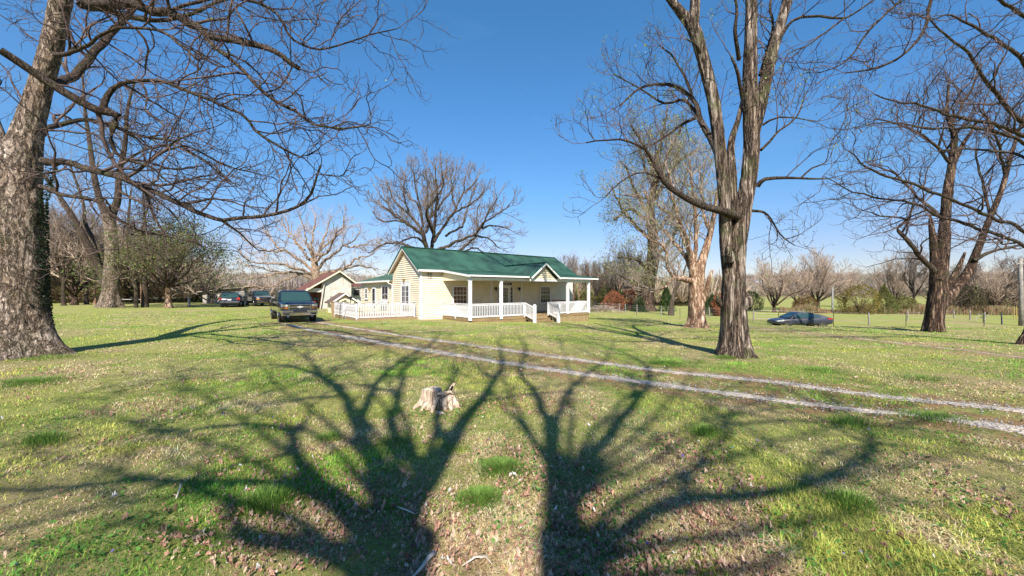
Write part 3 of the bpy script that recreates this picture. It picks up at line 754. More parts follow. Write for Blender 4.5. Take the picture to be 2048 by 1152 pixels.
# twiggy near crown: sub-boughs, branchlets, twigs
LV_NEAR = [dict(n=2.1, len=(1.2, 2.8), r=.017, seg=10, wob=.23, tro=.01, ang=(30, 70), up=.2, rmin=.010, t0=.1),
           dict(n=3.6, len=(.45, 1.05), r=.011, seg=7, wob=.32, tro=.02, ang=(30, 70), up=.3, rmin=.0065, t0=.15),
           dict(n=5.4, len=(.14, .42), r=.010, seg=4, wob=.28, tro=.03, ang=(30, 70), up=.3, rmin=.0035, t0=.1)]
LV_MID = [dict(n=1.4, len=(1.6, 3.4), r=.018, seg=8, wob=.16, tro=.05, ang=(28, 60), up=.4, rmin=.014, t0=.15),
          dict(n=2.5, len=(.7, 1.6), r=.011, seg=6, wob=.22, tro=.06, ang=(28, 60), up=.4, rmin=.009, t0=.15),
          dict(n=3.6, len=(.3, .8), r=.010, seg=4, wob=.25, tro=.06, ang=(28, 60), up=.4, rmin=.006, t0=.1)]

# 1. huge speckled tree at the left edge
b1 = ground(42, 712); y1 = b1[1]
t = Tree(b1, 1)
P, R_ = pp((42, 722, y1, 150), (40, 660, y1, 140), (36, 560, y1, 122), (34, 450, y1, 112), (36, 350, y1 + .1, 106), (54, 270, y1 + .2, 72), (76, 190, y1 + .3, 56), (102, 100, y1 + .3, 50), (122, 0, y1 + .2, 47), (140, -110, y1, 44), (160, -260, y1, 44), (200, -420, y1, 26))
t.stem(P, R_, 96, .06, .045, (.75, .38, 5, .6))
P, R_ = pp((30, 400, y1 + .3, 60), (0, 300, y1 + 1, 52), (-40, 180, y1 + 1.6, 44), (-70, 0, y1 + 2, 36), (-60, -200, y1 + 2, 24)); t.stem(P, R_, 30, .12, .05); t.sprout(P - t.base, np.array(R_), 0, LV_NEAR, .4)
for L_, d in [
    ([(88, 322, y1, 24), (150, 330, y1 - .4, 18), (250, 357, y1 - .8, 15), (330, 392, y1 - 1.2, 13), (375, 415, y1 - 1.3, 12), (430, 436, y1 - 1.5, 10), (530, 430, y1 - 1.6, 8), (610, 400, y1 - 1.6, 6), (640, 330, y1 - 1.7, 4)], 1),
    ([(80, 372, y1, 14), (130, 388, y1 - .3, 11), (200, 405, y1 - .6, 9), (240, 440, y1 - .8, 8), (290, 460, y1 - 1, 6), (400, 488, y1 - 1.2, 4)], .9),
    ([(0, 100, y1 - 2.6, 24), (60, 140, y1 - 2.3, 24), (130, 185, y1 - 2, 24), (190, 215, y1 - 1.8, 23), (228, 232, y1 - 1.7, 22), (222, 262, y1 - 1.7, 13), (232, 310, y1 - 1.7, 9), (290, 330, y1 - 1.8, 7), (310, 345, y1 - 2.1, 5), (400, 400, y1 - 2.2, 3)], .55),
    ([(205, 222, y1 - 1.7, 18), (215, 190, y1 - 1.6, 15), (250, 172, y1 - 1.6, 12), (300, 164, y1 - 1.7, 10), (340, 168, y1 - 1.8, 9), (400, 195, y1 - 2, 8), (480, 228, y1 - 2.1, 7), (530, 270, y1 - 2.2, 6), (600, 314, y1 - 2.2, 4.5), (635, 300, y1 - 2.2, 3)], 1),
    ([(120, -30, y1, 34), (190, 4, y1 - .9, 28), (260, 10, y1 - 1.2, 24), (340, 30, y1 - 1.5, 21), (385, 55, y1 - 1.7, 18), (415, 72, y1 - 1.9, 17), (470, 80, y1 - 2, 15), (530, 95, y1 - 2.1, 13), (600, 132, y1 - 2.2, 10)], .7),
    ([(405, 66, y1 - 1.9, 12), (440, 100, y1 - 2, 10), (480, 130, y1 - 2.1, 9), (530, 185, y1 - 2.2, 8), (590, 220, y1 - 2.3, 7), (630, 250, y1 - 2.4, 6), (690, 260, y1 - 2.4, 4), (740, 250, y1 - 2.5, 3)], 1),
    ([(160, 10, y1 - .5, 18), (210, 22, y1 + .4, 16), (290, 42, y1 + .8, 12), (370, 34, y1 + 1, 9), (430, 8, y1 + 1, 7), (500, -20, y1 + 1, 5)], .8),
    ([(100, 170, y1 + .4, 26), (150, 150, y1 + 1.4, 22), (200, 90, y1 + 2, 19), (245, 40, y1 + 2.4, 15), (290, -30, y1 + 2.6, 12), (330, -150, y1 + 2.6, 8)], .9),
    ([(110, 110, y1, 14), (170, 95, y1 - 1, 10), (240, 60, y1 - 1.6, 8), (330, 68, y1 - 1.9, 7), (380, 110, y1 - 2.2, 6), (450, 140, y1 - 2.6, 4)], 1.1),
    ([(330, 28, y1 - 1.5, 8), (400, 0, y1 - 1.5, 8), (470, -8, y1 - 1.4, 7), (540, 20, y1 - 1.3, 6), (590, 80, y1 - 1.3, 5), (640, 100, y1 - 1.3, 4), (720, 80, y1 - 1.3, 3), (790, 60, y1 - 1.3, 2)], 1.1),
    ([(250, 355, y1 - .8, 7), (300, 320, y1, 6), (370, 290, y1 + .5, 5), (450, 330, y1 + .7, 4), (520, 350, y1 + .8, 3)], 1.2),
    ([(60, 280, y1 + .5, 20), (120, 250, y1 + 2, 14), (190, 240, y1 + 3, 10), (270, 270, y1 + 3.6, 8), (360, 290, y1 + 4, 6), (460, 360, y1 + 4, 4)], 1.1),
]:
    P, R_ = pp(*L_); t.limb(P, R_, LV_NEAR, 0, d * 1.35, .10, .2, jit=.14)
T1 = t.build('speckled_tree', 'huge tree at the left edge with pale speckled bark and long drooping limbs', 'bark_grey', 'twig', leaves=dict(per=1, size=.022, cols=[(.40, .42, .10)], spread=.02, frac=.05))

# 2. forked furrowed tree right of the middle
b2 = ground(1470, 712); y2 = b2[1]
t = Tree(b2, 2)
P, R_ = pp((1470, 724, y2, 68), (1468, 660, y2, 57), (1467, 580, y2, 48), (1471, 500, y2, 43), (1483, 430, y2, 38), (1495, 370, y2, 34), (1503, 300, y2, 33), (1502, 240, y2, 33), (1500, 150, y2, 29), (1502, 60, y2, 25), (1503, -40, y2, 22), (1500, -200, y2, 17), (1510, -360, y2, 11))
t.stem(P, R_, 110, .045, .04, (.62, .24, 6, 2.0))
P, R_ = pp((1458, 585, y2 - .02, 20), (1452, 490, y2 - .06, 25), (1449, 400, y2 - .14, 25), (1440, 300, y2 - .14, 25), (1426, 200, y2 - .1, 25), (1404, 110, y2 - .1, 24), (1386, 55, y2 - .1, 25), (1358, 20, y2 - .1, 17), (1330, -20, y2 - .1, 14), (1290, -120, y2, 10))
t.stem(P, R_, 64, .06, .05); t.sprout(P[-3:] - t.base, np.array(R_[-3:]), 0, LV_MID, .3)
P, R_ = pp((1386, 60, y2 - .1, 24), (1390, 10, y2 - .1, 21), (1392, -60, y2, 18), (1385, -180, y2, 12)); t.stem(P, R_, 30, .1, .05); t.sprout(P - t.base, np.array(R_), 0, LV_MID, .6)
P, R_ = pp((1504, 290, y2 + .02, 20), (1520, 215, y2 + .05, 26), (1534, 150, y2 + .1, 25), (1549, 90, y2 + .1, 23), (1568, 25, y2 + .1, 21), (1590, -50, y2 + .1, 20), (1640, -180, y2 + .1, 13)); t.stem(P, R_, 48, .07, .05); t.sprout(P[-3:] - t.base, np.array(R_[-3:]), 0, LV_MID, .2)
P, R_ = pp((1468, 440, y2 - .05, 16), (1466, 360, y2 - .05, 17), (1462, 290, y2 + .1, 15), (1476, 240, y2 + .2, 11), (1488, 190, y2 + .2, 8)); t.stem(P, R_, 24, .1, .06)
# a burl and two broken stubs on the forked trunk
t.stem(*pp((1488, 622, y2 - .25, 6), (1495, 608, y2 - .30, 20), (1496, 596, y2 - .28, 16), (1492, 584, y2 - .2, 5)), 24, .04, .2)
t.stem(*pp((1462, 520, y2 - .25, 22), (1457, 503, y2 - .36, 17), (1456, 494, y2 - .40, 12), (1456, 490, y2 - .41, 4)), 18, .04, .2)
t.stem(*pp((1440, 610, y2 - .1, 10), (1436, 600, y2 - .2, 12), (1436, 590, y2 - .2, 6)), 16, .04, .2)
LV_T2 = [dict(n=2.3, len=(.8, 2.0), r=.014, seg=8, wob=.16, tro=.06, ang=(28, 62), up=.8, rmin=.009, t0=.15),
         dict(n=3.8, len=(.4, .95), r=.010, seg=6, wob=.22, tro=.07, ang=(28, 62), up=.6, rmin=.0055, t0=.15),
         dict(n=5.0, len=(.15, .4), r=.010, seg=4, wob=.25, tro=.08, ang=(28, 62), up=.6, rmin=.0032, t0=.1)]
for L_, d in [
    ([(1475, 432, y2 - .2, 21), (1440, 420, y2 - .5, 17), (1400, 409, y2 - .8, 14), (1360, 388, y2 - 1, 12), (1325, 360, y2 - 1.1, 10), (1308, 325, y2 - 1.2, 8), (1290, 300, y2 - 1.3, 6), (1240, 278, y2 - 1.4, 4), (1170, 285, y2 - 1.4, 2.5)], 1.2),
    ([(1325, 360, y2 - 1.1, 5), (1290, 345, y2 - 1, 4), (1255, 355, y2 - .9, 3), (1210, 395, y2 - .9, 2)], 1),
    ([(1448, 350, y2 + .1, 20), (1432, 300, y2 + .5, 17), (1420, 275, y2 + .8, 14), (1400, 240, y2 + 1.1, 12), (1390, 205, y2 + 1.3, 9), (1350, 175, y2 + 1.5, 7), (1290, 172, y2 + 1.6, 5), (1240, 210, y2 + 1.6, 3)], 1.2),
    ([(1392, 235, y2 + 1.2, 8), (1360, 252, y2 + 1, 6), (1300, 290, y2 + .9, 4), (1260, 310, y2 + .8, 2)], 1.1),
    ([(1400, 240, y2 + 1.1, 7), (1370, 200, y2 + 1.8, 6), (1330, 205, y2 + 2.2, 5), (1270, 170, y2 + 2.4, 3), (1230, 150, y2 + 2.4, 2)], 1.3),
    ([(1395, 222, y2 + 1.2, 6), (1380, 175, y2 + 1.4, 5), (1350, 120, y2 + 1.6, 4), (1320, 90, y2 + 1.8, 2.5)], 1.5),
    ([(1515, 372, y2, 12), (1530, 358, y2 - .2, 9), (1570, 354, y2 - .4, 7), (1620, 357, y2 - .6, 5), (1658, 355, y2 - .7, 3)], .7),
    ([(1602, 356, y2 - .5, 5), (1625, 335, y2 - .4, 4), (1650, 325, y2 - .3, 3), (1655, 300, y2 - .3, 2)], .9),
    ([(1522, 300, y2, 7), (1560, 262, y2 + .3, 5), (1590, 240, y2 + .5, 4), (1610, 190, y2 + .7, 2.5)], 1.2),
    ([(1525, 250, y2, 6), (1560, 235, y2 - .3, 4), (1635, 240, y2 - .6, 2.5)], .8),
    ([(1545, 100, y2 + .1, 10), (1585, 38, y2 - .2, 7), (1640, 30, y2 - .4, 6), (1690, 35, y2 - .6, 5), (1760, -10, y2 - .8, 4)], .8),
    ([(1690, 35, y2 - .6, 4.5), (1650, 65, y2 - .7, 4), (1610, 95, y2 - .8, 3), (1575, 110, y2 - .8, 2.4), (1555, 170, y2 - .8, 1.6)], .9),
    ([(1478, 120, y2 - .1, 9), (1470, 60, y2 - .5, 8), (1472, 10, y2 - .6, 6), (1450, -60, y2 - .8, 4)], 1.0),
    ([(1485, 200, y2 - .2, 8), (1478, 150, y2 - .5, 8), (1462, 118, y2 - .7, 5)], .3),
    ([(1520, 150, y2 + .2, 8), (1545, 60, y2 + 1, 6), (1540, 0, y2 + 1.2, 5), (1560, -80, y2 + 1.4, 3)], 1.6),
    ([(1400, 105, y2 - .3, 7), (1390, 90, y2 - .5, 5), (1372, 80, y2 - .7, 3)], .5),
    ([(1495, 420, y2 + .3, 8), (1535, 430, y2 + .8, 5), (1560, 470, y2 + 1.1, 3.5), (1590, 490, y2 + 1.3, 2)], 1.2),
    ([(1385, -180, y2, 12), (1250, -420, y2 + .6, 11), (1080, -640, y2 + 1, 9), (900, -760, y2 + 1.4, 7), (760, -800, y2 + 1.6, 4)], 1.6),
    ([(1300, -330, y2 + .4, 9), (1150, -720, y2 + .6, 7), (980, -900, y2 + 1, 4)], 1.6),
]:
    P, R_ = pp(*L_); t.limb(P, R_, LV_T2, 0, d, .15, .2, jit=.08)
T2 = t.build('forked_tree', 'tall forked tree with deep furrowed brown bark beside the wheel tracks', 'bark_brown', 'twig', leaves=dict(per=2, size=.026, cols=BUD, spread=.045, frac=.6))

# dark ivy leaves added to deepen the shade down the big trunk's side
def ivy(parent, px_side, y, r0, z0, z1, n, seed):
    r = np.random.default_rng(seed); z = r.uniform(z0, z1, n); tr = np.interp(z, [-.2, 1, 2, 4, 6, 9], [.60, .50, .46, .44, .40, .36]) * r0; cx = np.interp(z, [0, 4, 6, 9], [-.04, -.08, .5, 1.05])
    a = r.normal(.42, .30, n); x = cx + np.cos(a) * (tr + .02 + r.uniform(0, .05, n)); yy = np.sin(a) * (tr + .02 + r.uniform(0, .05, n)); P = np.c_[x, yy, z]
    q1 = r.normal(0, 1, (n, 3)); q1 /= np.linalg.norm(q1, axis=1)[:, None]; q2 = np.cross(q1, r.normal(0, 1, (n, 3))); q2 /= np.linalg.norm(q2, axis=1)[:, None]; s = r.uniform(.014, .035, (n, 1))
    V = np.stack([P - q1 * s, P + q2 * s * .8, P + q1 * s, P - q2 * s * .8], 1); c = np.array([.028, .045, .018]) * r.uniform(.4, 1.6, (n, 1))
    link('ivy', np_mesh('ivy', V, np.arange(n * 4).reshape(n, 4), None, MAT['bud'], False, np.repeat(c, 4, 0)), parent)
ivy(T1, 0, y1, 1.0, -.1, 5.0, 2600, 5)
# 3. dark split trunk at right
b3 = ground(1866, 664); y3 = b3[1]
t = Tree(b3, 3)
P, R_ = pp((1866, 672, y3, 41), (1868, 640, y3, 40), (1876, 590, y3, 41), (1878, 550, y3, 38), (1885, 500, y3, 30), (1890, 440, y3, 24), (1896, 380, y3, 22), (1905, 320, y3, 18), (1908, 270, y3, 14), (1895, 230, y3, 9), (1897, 170, y3, 5)); t.stem(P, R_, 56, .12, .10, (.35, .4, 6, 1)); t.sprout(P[-5:] - t.base, np.array(R_[-5:]), 0, LV_MID, .2)
P, R_ = pp((1876, 620, y3 - .05, 25), (1905, 585, y3 - .1, 27), (1935, 545, y3 - .1, 22), (1955, 500, y3 - .1, 19), (1978, 440, y3 - .1, 15), (2003, 380, y3 - .1, 13), (2020, 320, y3 - .1, 11), (2035, 270, y3, 9), (2060, 200, y3, 6)); t.stem(P, R_, 36, .14, .1); t.sprout(P[4:] - t.base, np.array(R_[4:]), 0, LV_MID, .2)
P, R_ = pp((1870, 560, y3 + .1, 22), (1868, 500, y3 + .1, 20), (1862, 450, y3 + .2, 12), (1860, 430, y3 + .2, 4)); t.stem(P, R_, 28, .14, .14)
P, R_ = pp((1880, 560, y3 - .2, 20), (1892, 520, y3 - .2, 15), (1898, 480, y3 - .2, 9), (1902, 462, y3 - .2, 3)); t.stem(P, R_, 24, .14, .14)
P, R_ = pp((1890, 580, y3 - .2, 18), (1915, 540, y3 - .3, 13), (1930, 505, y3 - .3, 6)); t.stem(P, R_, 24, .14, .16)
P, R_ = pp((1906, 330, y3, 14), (1925, 290, y3 + .1, 11), (1945, 260, y3 + .2, 7), (1950, 245, y3 + .2, 6)); t.stem(P, R_, 20, .14, .1)
for L_, d in [([(1870, 545, y3, 16), (1840, 510, y3 - .3, 12), (1815, 480, y3 - .5, 11), (1795, 455, y3 - .6, 8), (1812, 440, y3 - .7, 6), (1760, 430, y3 - 1, 4), (1730, 420, y3 - 1.1, 2)], 1.2),
              ([(1950, 520, y3 - .3, 12), (1990, 500, y3 - .8, 9), (2048, 490, y3 - 1.2, 7), (2120, 470, y3 - 1.4, 5)], 1.2),
              ([(1890, 440, y3, 10), (1840, 400, y3 + .8, 7), (1790, 350, y3 + 1.3, 5), (1740, 330, y3 + 1.5, 3)], 1.3),
              ([(1905, 330, y3, 9), (1860, 280, y3 - .7, 7), (1800, 250, y3 - 1, 5), (1750, 240, y3 - 1.2, 3)], 1.3),
              ([(1980, 430, y3, 8), (1960, 350, y3 + .8, 6), (1950, 300, y3 + 1.2, 4)], 1.2),
              ([(2010, 350, y3, 8), (1990, 270, y3 - .8, 6), (1960, 220, y3 - 1.2, 4)], 1.3),
              ([(1900, 260, y3, 8), (1930, 200, y3 + .8, 6), (1960, 130, y3 + 1, 4)], 1.3)]:
    P, R_ = pp(*L_); t.limb(P, R_, LV_MID, 0, d * 1.35, .1, .25, jit=.16)
T3 = t.build('split_tree', 'dark rough tree with a split trunk and broken stubs at the right of the lawn', 'bark_dark', 'twig')

# 4. tree standing just outside the right edge, its long boughs reach in
b4 = ground(2062, 690); y4 = b4[1]
t = Tree(b4, 4)
P, R_ = pp((2062, 696, y4, 48), (2078, 620, y4, 40), (2092, 520, y4, 38), (2105, 420, y4, 36), (2110, 300, y4, 32), (2120, 150, y4, 26), (2120, 0, y4, 20), (2100, -200, y4, 12)); t.stem(P, R_, 40, .12, .08, (.4, .35, 5, 1))
for L_, d in [([(2100, 500, y4, 16), (2048, 462, y4 - 1, 11), (1950, 421, y4 - 2, 9), (1880, 389, y4 - 2.6, 8), (1826, 368, y4 - 3, 7), (1745, 344, y4 - 3.5, 5), (1696, 303, y4 - 3.9, 2.5)], 1.0),
              ([(2100, 520, y4, 14), (2048, 492, y4 - .8, 10), (1950, 455, y4 - 1.4, 9), (1880, 432, y4 - 2, 8), (1820, 403, y4 - 2.4, 6), (1720, 388, y4 - 3, 4), (1650, 352, y4 - 3.4, 2)], 1.0),
              ([(2110, 300, y4, 14), (2048, 272, y4 - 1, 12), (1990, 250, y4 - 1.6, 10), (1900, 230, y4 - 2.3, 8), (1860, 212, y4 - 2.6, 7), (1800, 205, y4 - 3, 5), (1750, 190, y4 - 3.4, 3)], 1.1),
              ([(2110, 330, y4, 12), (2048, 285, y4 - .6, 10), (1960, 258, y4 - 1.2, 9), (1870, 258, y4 - 1.6, 6), (1780, 245, y4 - 2, 4), (1720, 255, y4 - 2.2, 2)], 1.0),
              ([(2115, 260, y4, 16), (2048, 245, y4 - .4, 14), (2000, 200, y4 - .8, 12), (1970, 160, y4 - 1.1, 10), (1940, 110, y4 - 1.4, 8), (1880, 60, y4 - 1.8, 5), (1850, 20, y4 - 2, 3)], 1.2),
              ([(2115, 200, y4, 16), (2060, 140, y4 - .6, 13), (2010, 90, y4 - 1, 10), (1960, 60, y4 - 1.4, 8), (1900, 30, y4 - 1.8, 5), (1860, 40, y4 - 2, 3)], 1.2),
              ([(2110, 380, y4, 12), (2040, 310, y4 + 1, 8), (1960, 300, y4 + 1.6, 6), (1880, 300, y4 + 2, 4)], 1.0),
              ([(2118, 100, y4, 16), (2060, 40, y4 - .6, 12), (2000, 0, y4 - 1.2, 9), (1930, -30, y4 - 1.6, 6)], 1.2)]:
    P, R_ = pp(*L_); t.limb(P, R_, LV_NEAR, 0, d * .62, .2, .25, jit=.12)
for L_, d in [([(2110, -40, y4, 20), (2060, -130, y4 - 1.5, 16), (1960, -130, y4 - 2.6, 13), (1885, -70, y4 - 3, 10), (1864, 0, y4 - 3.2, 9), (1852, 50, y4 - 3.3, 8), (1825, 90, y4 - 3.4, 7), (1790, 120, y4 - 3.5, 6), (1740, 140, y4 - 3.6, 5), (1690, 146, y4 - 3.6, 3)], .55),
              ([(1960, -130, y4 - 2.6, 9), (1860, -80, y4 - 2.8, 8), (1820, -20, y4 - 3, 6), (1780, 20, y4 - 3, 6), (1740, 60, y4 - 3.1, 5), (1715, 95, y4 - 3.1, 4.5), (1685, 128, y4 - 3.1, 3.5), (1640, 146, y4 - 3.2, 2)], .5)]:
    P, R_ = pp(*L_); t.limb(P, R_, LV_NEAR, 0, d, .42, .25, jit=.06)
T4 = t.build('edge_tree', 'dark trunk at the right edge whose long bare boughs sweep across the sky', 'bark_dark', 'twig')

# two trees behind the viewer: seen only by the shadows of their limbs on the lawn
TAN = math.tan(R(SUN_EL))
def up_from(px, py, yl):
    g = ground(px, py); dy = g[1] - yl
    return np.array([g[0] + .045 * dy, yl, g[2] + dy * TAN / .999])
LV_B = [dict(n=1.05, len=(1.4, 4.0), r=.018, seg=7, wob=.2, tro=.04, ang=(30, 65), rmin=.012, t0=.2),
        dict(n=1.5, len=(.6, 1.3), r=.013, seg=6, wob=.25, tro=.04, ang=(30, 65), rmin=.008, t0=.2),
        dict(n=1.8, len=(.2, .6), r=.011, seg=4, wob=.25, tro=.04, ang=(30, 65), rmin=.005, t0=.2)]
def web(x0, y0, yl, tx, ty, bend, r0, r1):
    n = 5; out = []
    for i in range(n + 1):
        f = i / n; out.append((x0 + (tx - x0) * f + bend * math.sin(f * math.pi) , y0 + (ty - y0) * f ** .62, yl + .35 * f * ((i * 7 + int(tx)) % 5 - 1)))
    return (out, r0, r1)
def shade_tree(bx, by, seed, trunk, limbs, label):
    t = Tree((bx, by, g1(bx, by)), seed)
    t.stem([t.base] + [up_from(a, b, y) for a, b, y, r in trunk], [trunk[0][3] * 1.15] + [r for *_, r in trunk], 32, .2, .06, (.5, .35, 5, .4))
    for L_, r0, r1 in limbs:
        P = [up_from(*q) for q in L_]; t.limb(P, list(np.linspace(r0 * .55, r1 * .5, len(P))), LV_B, 0, 1.0, .25, .25, jit=.1)
    return t.build('shade_tree', label, 'bark_grey', 'twig', group='trees behind the viewer that shade the lawn')
ya = -4.6
shade_tree(-.95, ya, 51, [(735, 1250, ya, .27), (765, 1130, ya, .21), (800, 1040, ya, .16), (850, 960, ya, .12)],
    [([(830, 990, ya), (900, 890, ya), (945, 820, ya - .2), (985, 765, ya - .3), (1005, 720, ya - .4), (1000, 690, ya - .4)], .24, .06),
     ([(800, 1040, ya), (750, 930, ya + .2), (715, 850, ya + .4), (690, 790, ya + .5), (640, 750, ya + .6), (560, 730, ya + .7), (470, 738, ya + .8)], .22, .05),
     ([(770, 1090, ya), (660, 1000, ya + .3), (605, 920, ya + .5), (575, 860, ya + .6), (470, 850, ya + .7), (340, 862, ya + .8), (230, 845, ya + .9)], .15, .04),
     ([(690, 1020, ya + .3), (560, 968, ya + .6), (420, 962, ya + .8), (260, 958, ya + 1), (60, 985, ya + 1.1), (-100, 990, ya + 1.2)], .10, .05),
     ([(770, 1110, ya), (560, 1080, ya + .3), (490, 1050, ya + .5), (440, 1000, ya + .6), (380, 965, ya + .6)], .09, .04),
     ([(716, 845, ya + .4), (760, 760, ya + .2), (815, 715, ya), (860, 690, ya), (880, 665, ya)], .14, .05),
     ([(650, 755, ya + .6), (610, 715, ya + .7), (560, 690, ya + .8), (470, 680, ya + .9)], .09, .04),
     ([(850, 960, ya), (790, 850, ya - .2), (800, 780, ya - .3), (830, 720, ya - .3), (930, 690, ya - .2)], .17, .05),
     ([(900, 890, ya), (870, 830, ya - .5), (900, 770, ya - .7), (940, 700, ya - .8)], .13, .04),
     web(760, 1060, ya, 330, 730, -60, .085, .03), web(740, 1100, ya, 120, 800, 40, .085, .03), web(790, 1000, ya, 480, 700, -30, .085, .03), web(800, 1020, ya, 660, 690, 30, .085, .03), web(840, 950, ya, 780, 672, -30, .085, .03), web(850, 960, ya, 900, 668, 30, .085, .03), web(700, 1120, ya, 40, 900, 30, .085, .03), web(700, 1140, ya, 200, 1040, 20, .085, .03), web(830, 980, ya, 600, 670, -50, .085, .03), web(780, 1080, ya, 420, 780, 50, .085, .03)],
    'broad limbed bare tree standing just behind and left of the viewer')
yb = -5.4
shade_tree(.35, yb, 52, [(1165, 1250, yb, .21), (1140, 1120, yb, .17), (1118, 1000, yb, .13)],
    [([(1125, 1030, yb), (1105, 920, yb), (1095, 840, yb), (1062, 780, yb - .2), (1040, 735, yb - .3), (1050, 690, yb - .3), (1030, 665, yb - .3)], .20, .05),
     ([(1122, 1010, yb), (1190, 900, yb + .2), (1240, 840, yb + .3), (1285, 785, yb + .4), (1300, 750, yb + .4), (1270, 715, yb + .5), (1200, 690, yb + .5)], .17, .05),
     ([(1105, 900, yb), (1120, 810, yb + .2), (1160, 760, yb + .3), (1210, 720, yb + .4), (1230, 680, yb + .4)], .13, .04),
     ([(1140, 1110, yb), (1250, 1060, yb + .2), (1350, 1005, yb + .4), (1480, 1000, yb + .6), (1600, 985, yb + .8), (1690, 940, yb + .9), (1745, 895, yb + 1), (1738, 872, yb + 1)], .14, .07),
     ([(1350, 1005, yb + .4), (1400, 920, yb + .5), (1460, 850, yb + .6), (1420, 800, yb + .6), (1500, 760, yb + .6)], .08, .03),
     ([(1150, 1180, yb), (1330, 1150, yb + .2), (1520, 1130, yb + .5), (1600, 1080, yb + .6), (1590, 1030, yb + .6)], .08, .04),
     ([(1460, 850, yb + .6), (1600, 840, yb + .8), (1750, 850, yb + 1), (1900, 830, yb + 1.1)], .06, .03),
     ([(1125, 1020, yb), (1280, 940, yb + .1), (1480, 830, yb + .3), (1640, 815, yb + .5), (1800, 840, yb + .7)], .07, .03),
     web(1120, 1000, yb, 1000, 680, -40, .085, .03), web(1120, 1000, yb, 1110, 668, 30, .085, .03), web(1130, 1050, yb, 1400, 720, 40, .085, .03), web(1130, 1050, yb, 1560, 790, -30, .085, .03), web(1140, 1100, yb, 1850, 800, 0, .085, .03), web(1140, 1110, yb, 1950, 900, 30, .085, .03), web(1120, 980, yb, 1330, 690, 30, .085, .03), web(1150, 1150, yb, 1800, 1010, 20, .09, .03), web(1120, 960, yb, 960, 720, -40, .085, .03)],
    'narrow forked bare tree standing straight behind the viewer')
# ------------------------------------------------------------------ trees further off
def fan(t, H0, r0, n, L, el, lv, tro=.02, wob=.10, z0=None, lean=(0, 0), k=16, seg=12, core=True, t0=.25, dens=1.0, ell=0.0, pw=1.0, br=None, dome=None):
    """a trunk of height H0 that opens into n boughs; el = range of the boughs' angle from upright, in degrees"""
    rnd = t.r; top = np.array([lean[0], lean[1], H0])
    P = [t.base, t.base + top * .5 + np.array([rnd.uniform(-.1, .1), 0, 0]), t.base + top]
    t.stem(P, [r0 * 1.05, r0 * .86, r0 * .8], k, .3, .07, (.5, r0 * 1.0, 5, rnd.random() * 6))
    for i in range(n):
        az = i * 2.39996 + rnd.uniform(-.25, .25)
        a = R(el[0] + (el[1] - el[0]) * (max(0, i + rnd.uniform(-.3, .3)) / max(1, n - 1)) ** pw)
        d = np.array([math.sin(a) * math.cos(az), math.sin(a) * math.sin(az), math.cos(a)])
        l = L * rnd.uniform(.88, 1.06) * (1 - ell * math.sin(a))
        if dome: l = dome * (math.cos(a) + math.sqrt(1 + math.cos(a) ** 2)) * rnd.uniform(.9, 1.03)
        cur = t.base + top * (1 if z0 is None else rnd.uniform(z0, 1)); pts = [cur - d * r0 * .3]
        for j in range(seg):
            d = d + np.array([rnd.gauss(0, wob), rnd.gauss(0, wob), rnd.gauss(0, wob) + tro]); d /= np.linalg.norm(d)
            cur = cur + d * l / seg; pts.append(cur)
        r = r0 * (br or (.42 if n > 8 else .55)) * (1 - np.linspace(0, 1, len(pts))) ** .9 + .018
        P, R_ = t.stem(pts, r, 8, .5, .0, part='limb'); t.sprout(P - t.base, R_, 0, lv, t0, 1, dens)

LV_FAR = [dict(n=.95, len=(2.2, 5.0), r=.016, seg=7, wob=.13, tro=.07, ang=(22, 52), up=.5, rmin=.018, t0=.1),
          dict(n=1.6, len=(1.0, 2.3), r=.011, seg=5, wob=.18, tro=.08, ang=(22, 52), up=.5, rmin=.011, t0=.15),
          dict(n=2.1, len=(.5, 1.3), r=.010, seg=3, wob=.2, tro=.08, ang=(22, 52), up=.5, rmin=.008, t0=.1)]
LV_P = [dict(n=1.2, len=(1.8, 4.2), r=.020, seg=6, wob=.13, tro=.07, ang=(20, 50), up=.5, rmin=.035, t0=.1),
        dict(n=2.2, len=(.9, 2.2), r=.015, seg=4, wob=.18, tro=.08, ang=(20, 50), up=.5, rmin=.020, t0=.1),
        dict(n=2.4, len=(.5, 1.2), r=.014, seg=3, wob=.2, tro=.08, ang=(20, 50), up=.5, rmin=.014, t0=.1)]
LV_FARX = [dict(n=.8, len=(1.5, 3.4), r=.018, seg=5, wob=.15, tro=.07, ang=(22, 55), up=.5, rmin=.03, t0=.15),
           dict(n=1.6, len=(.7, 1.8), r=.013, seg=4, wob=.2, tro=.08, ang=(22, 55), up=.5, rmin=.02, t0=.15)]

def gb(px, Y):
    x = (px - 1024) / F * Y; return np.array([x, Y, g1(x, Y)])

# 5. rounded bare tree behind the house
b = gb(864, 47); t = Tree(b, 8); y = 47
def z7(*q, w0=7.0, w1=2.0):
    n = len(q); return [(720 + a / 5.235, 300 + c / 5.235, y + d, w0 + (w1 - w0) * k / (n - 1)) for k, (a, c, d) in enumerate(q)]
P, R_ = pp((863, 620, y, 26), (862, 570, y, 21), (862, 520, y, 18), (861, 497, y, 14)); t.stem(P, R_, 24, .4, .06, (.5, .6, 5, 1))
LV_8 = [dict(n=1.15, len=(1.4, 3.2), r=.014, seg=6, wob=.13, tro=.06, ang=(20, 48), up=.5, rmin=.026, t0=.12),
        dict(n=1.9, len=(.8, 1.8), r=.012, seg=4, wob=.17, tro=.06, ang=(20, 48), up=.5, rmin=.018, t0=.12),
        dict(n=2.6, len=(.45, 1.0), r=.010, seg=3, wob=.2, tro=.06, ang=(20, 48), up=.5, rmin=.013, t0=.1)]
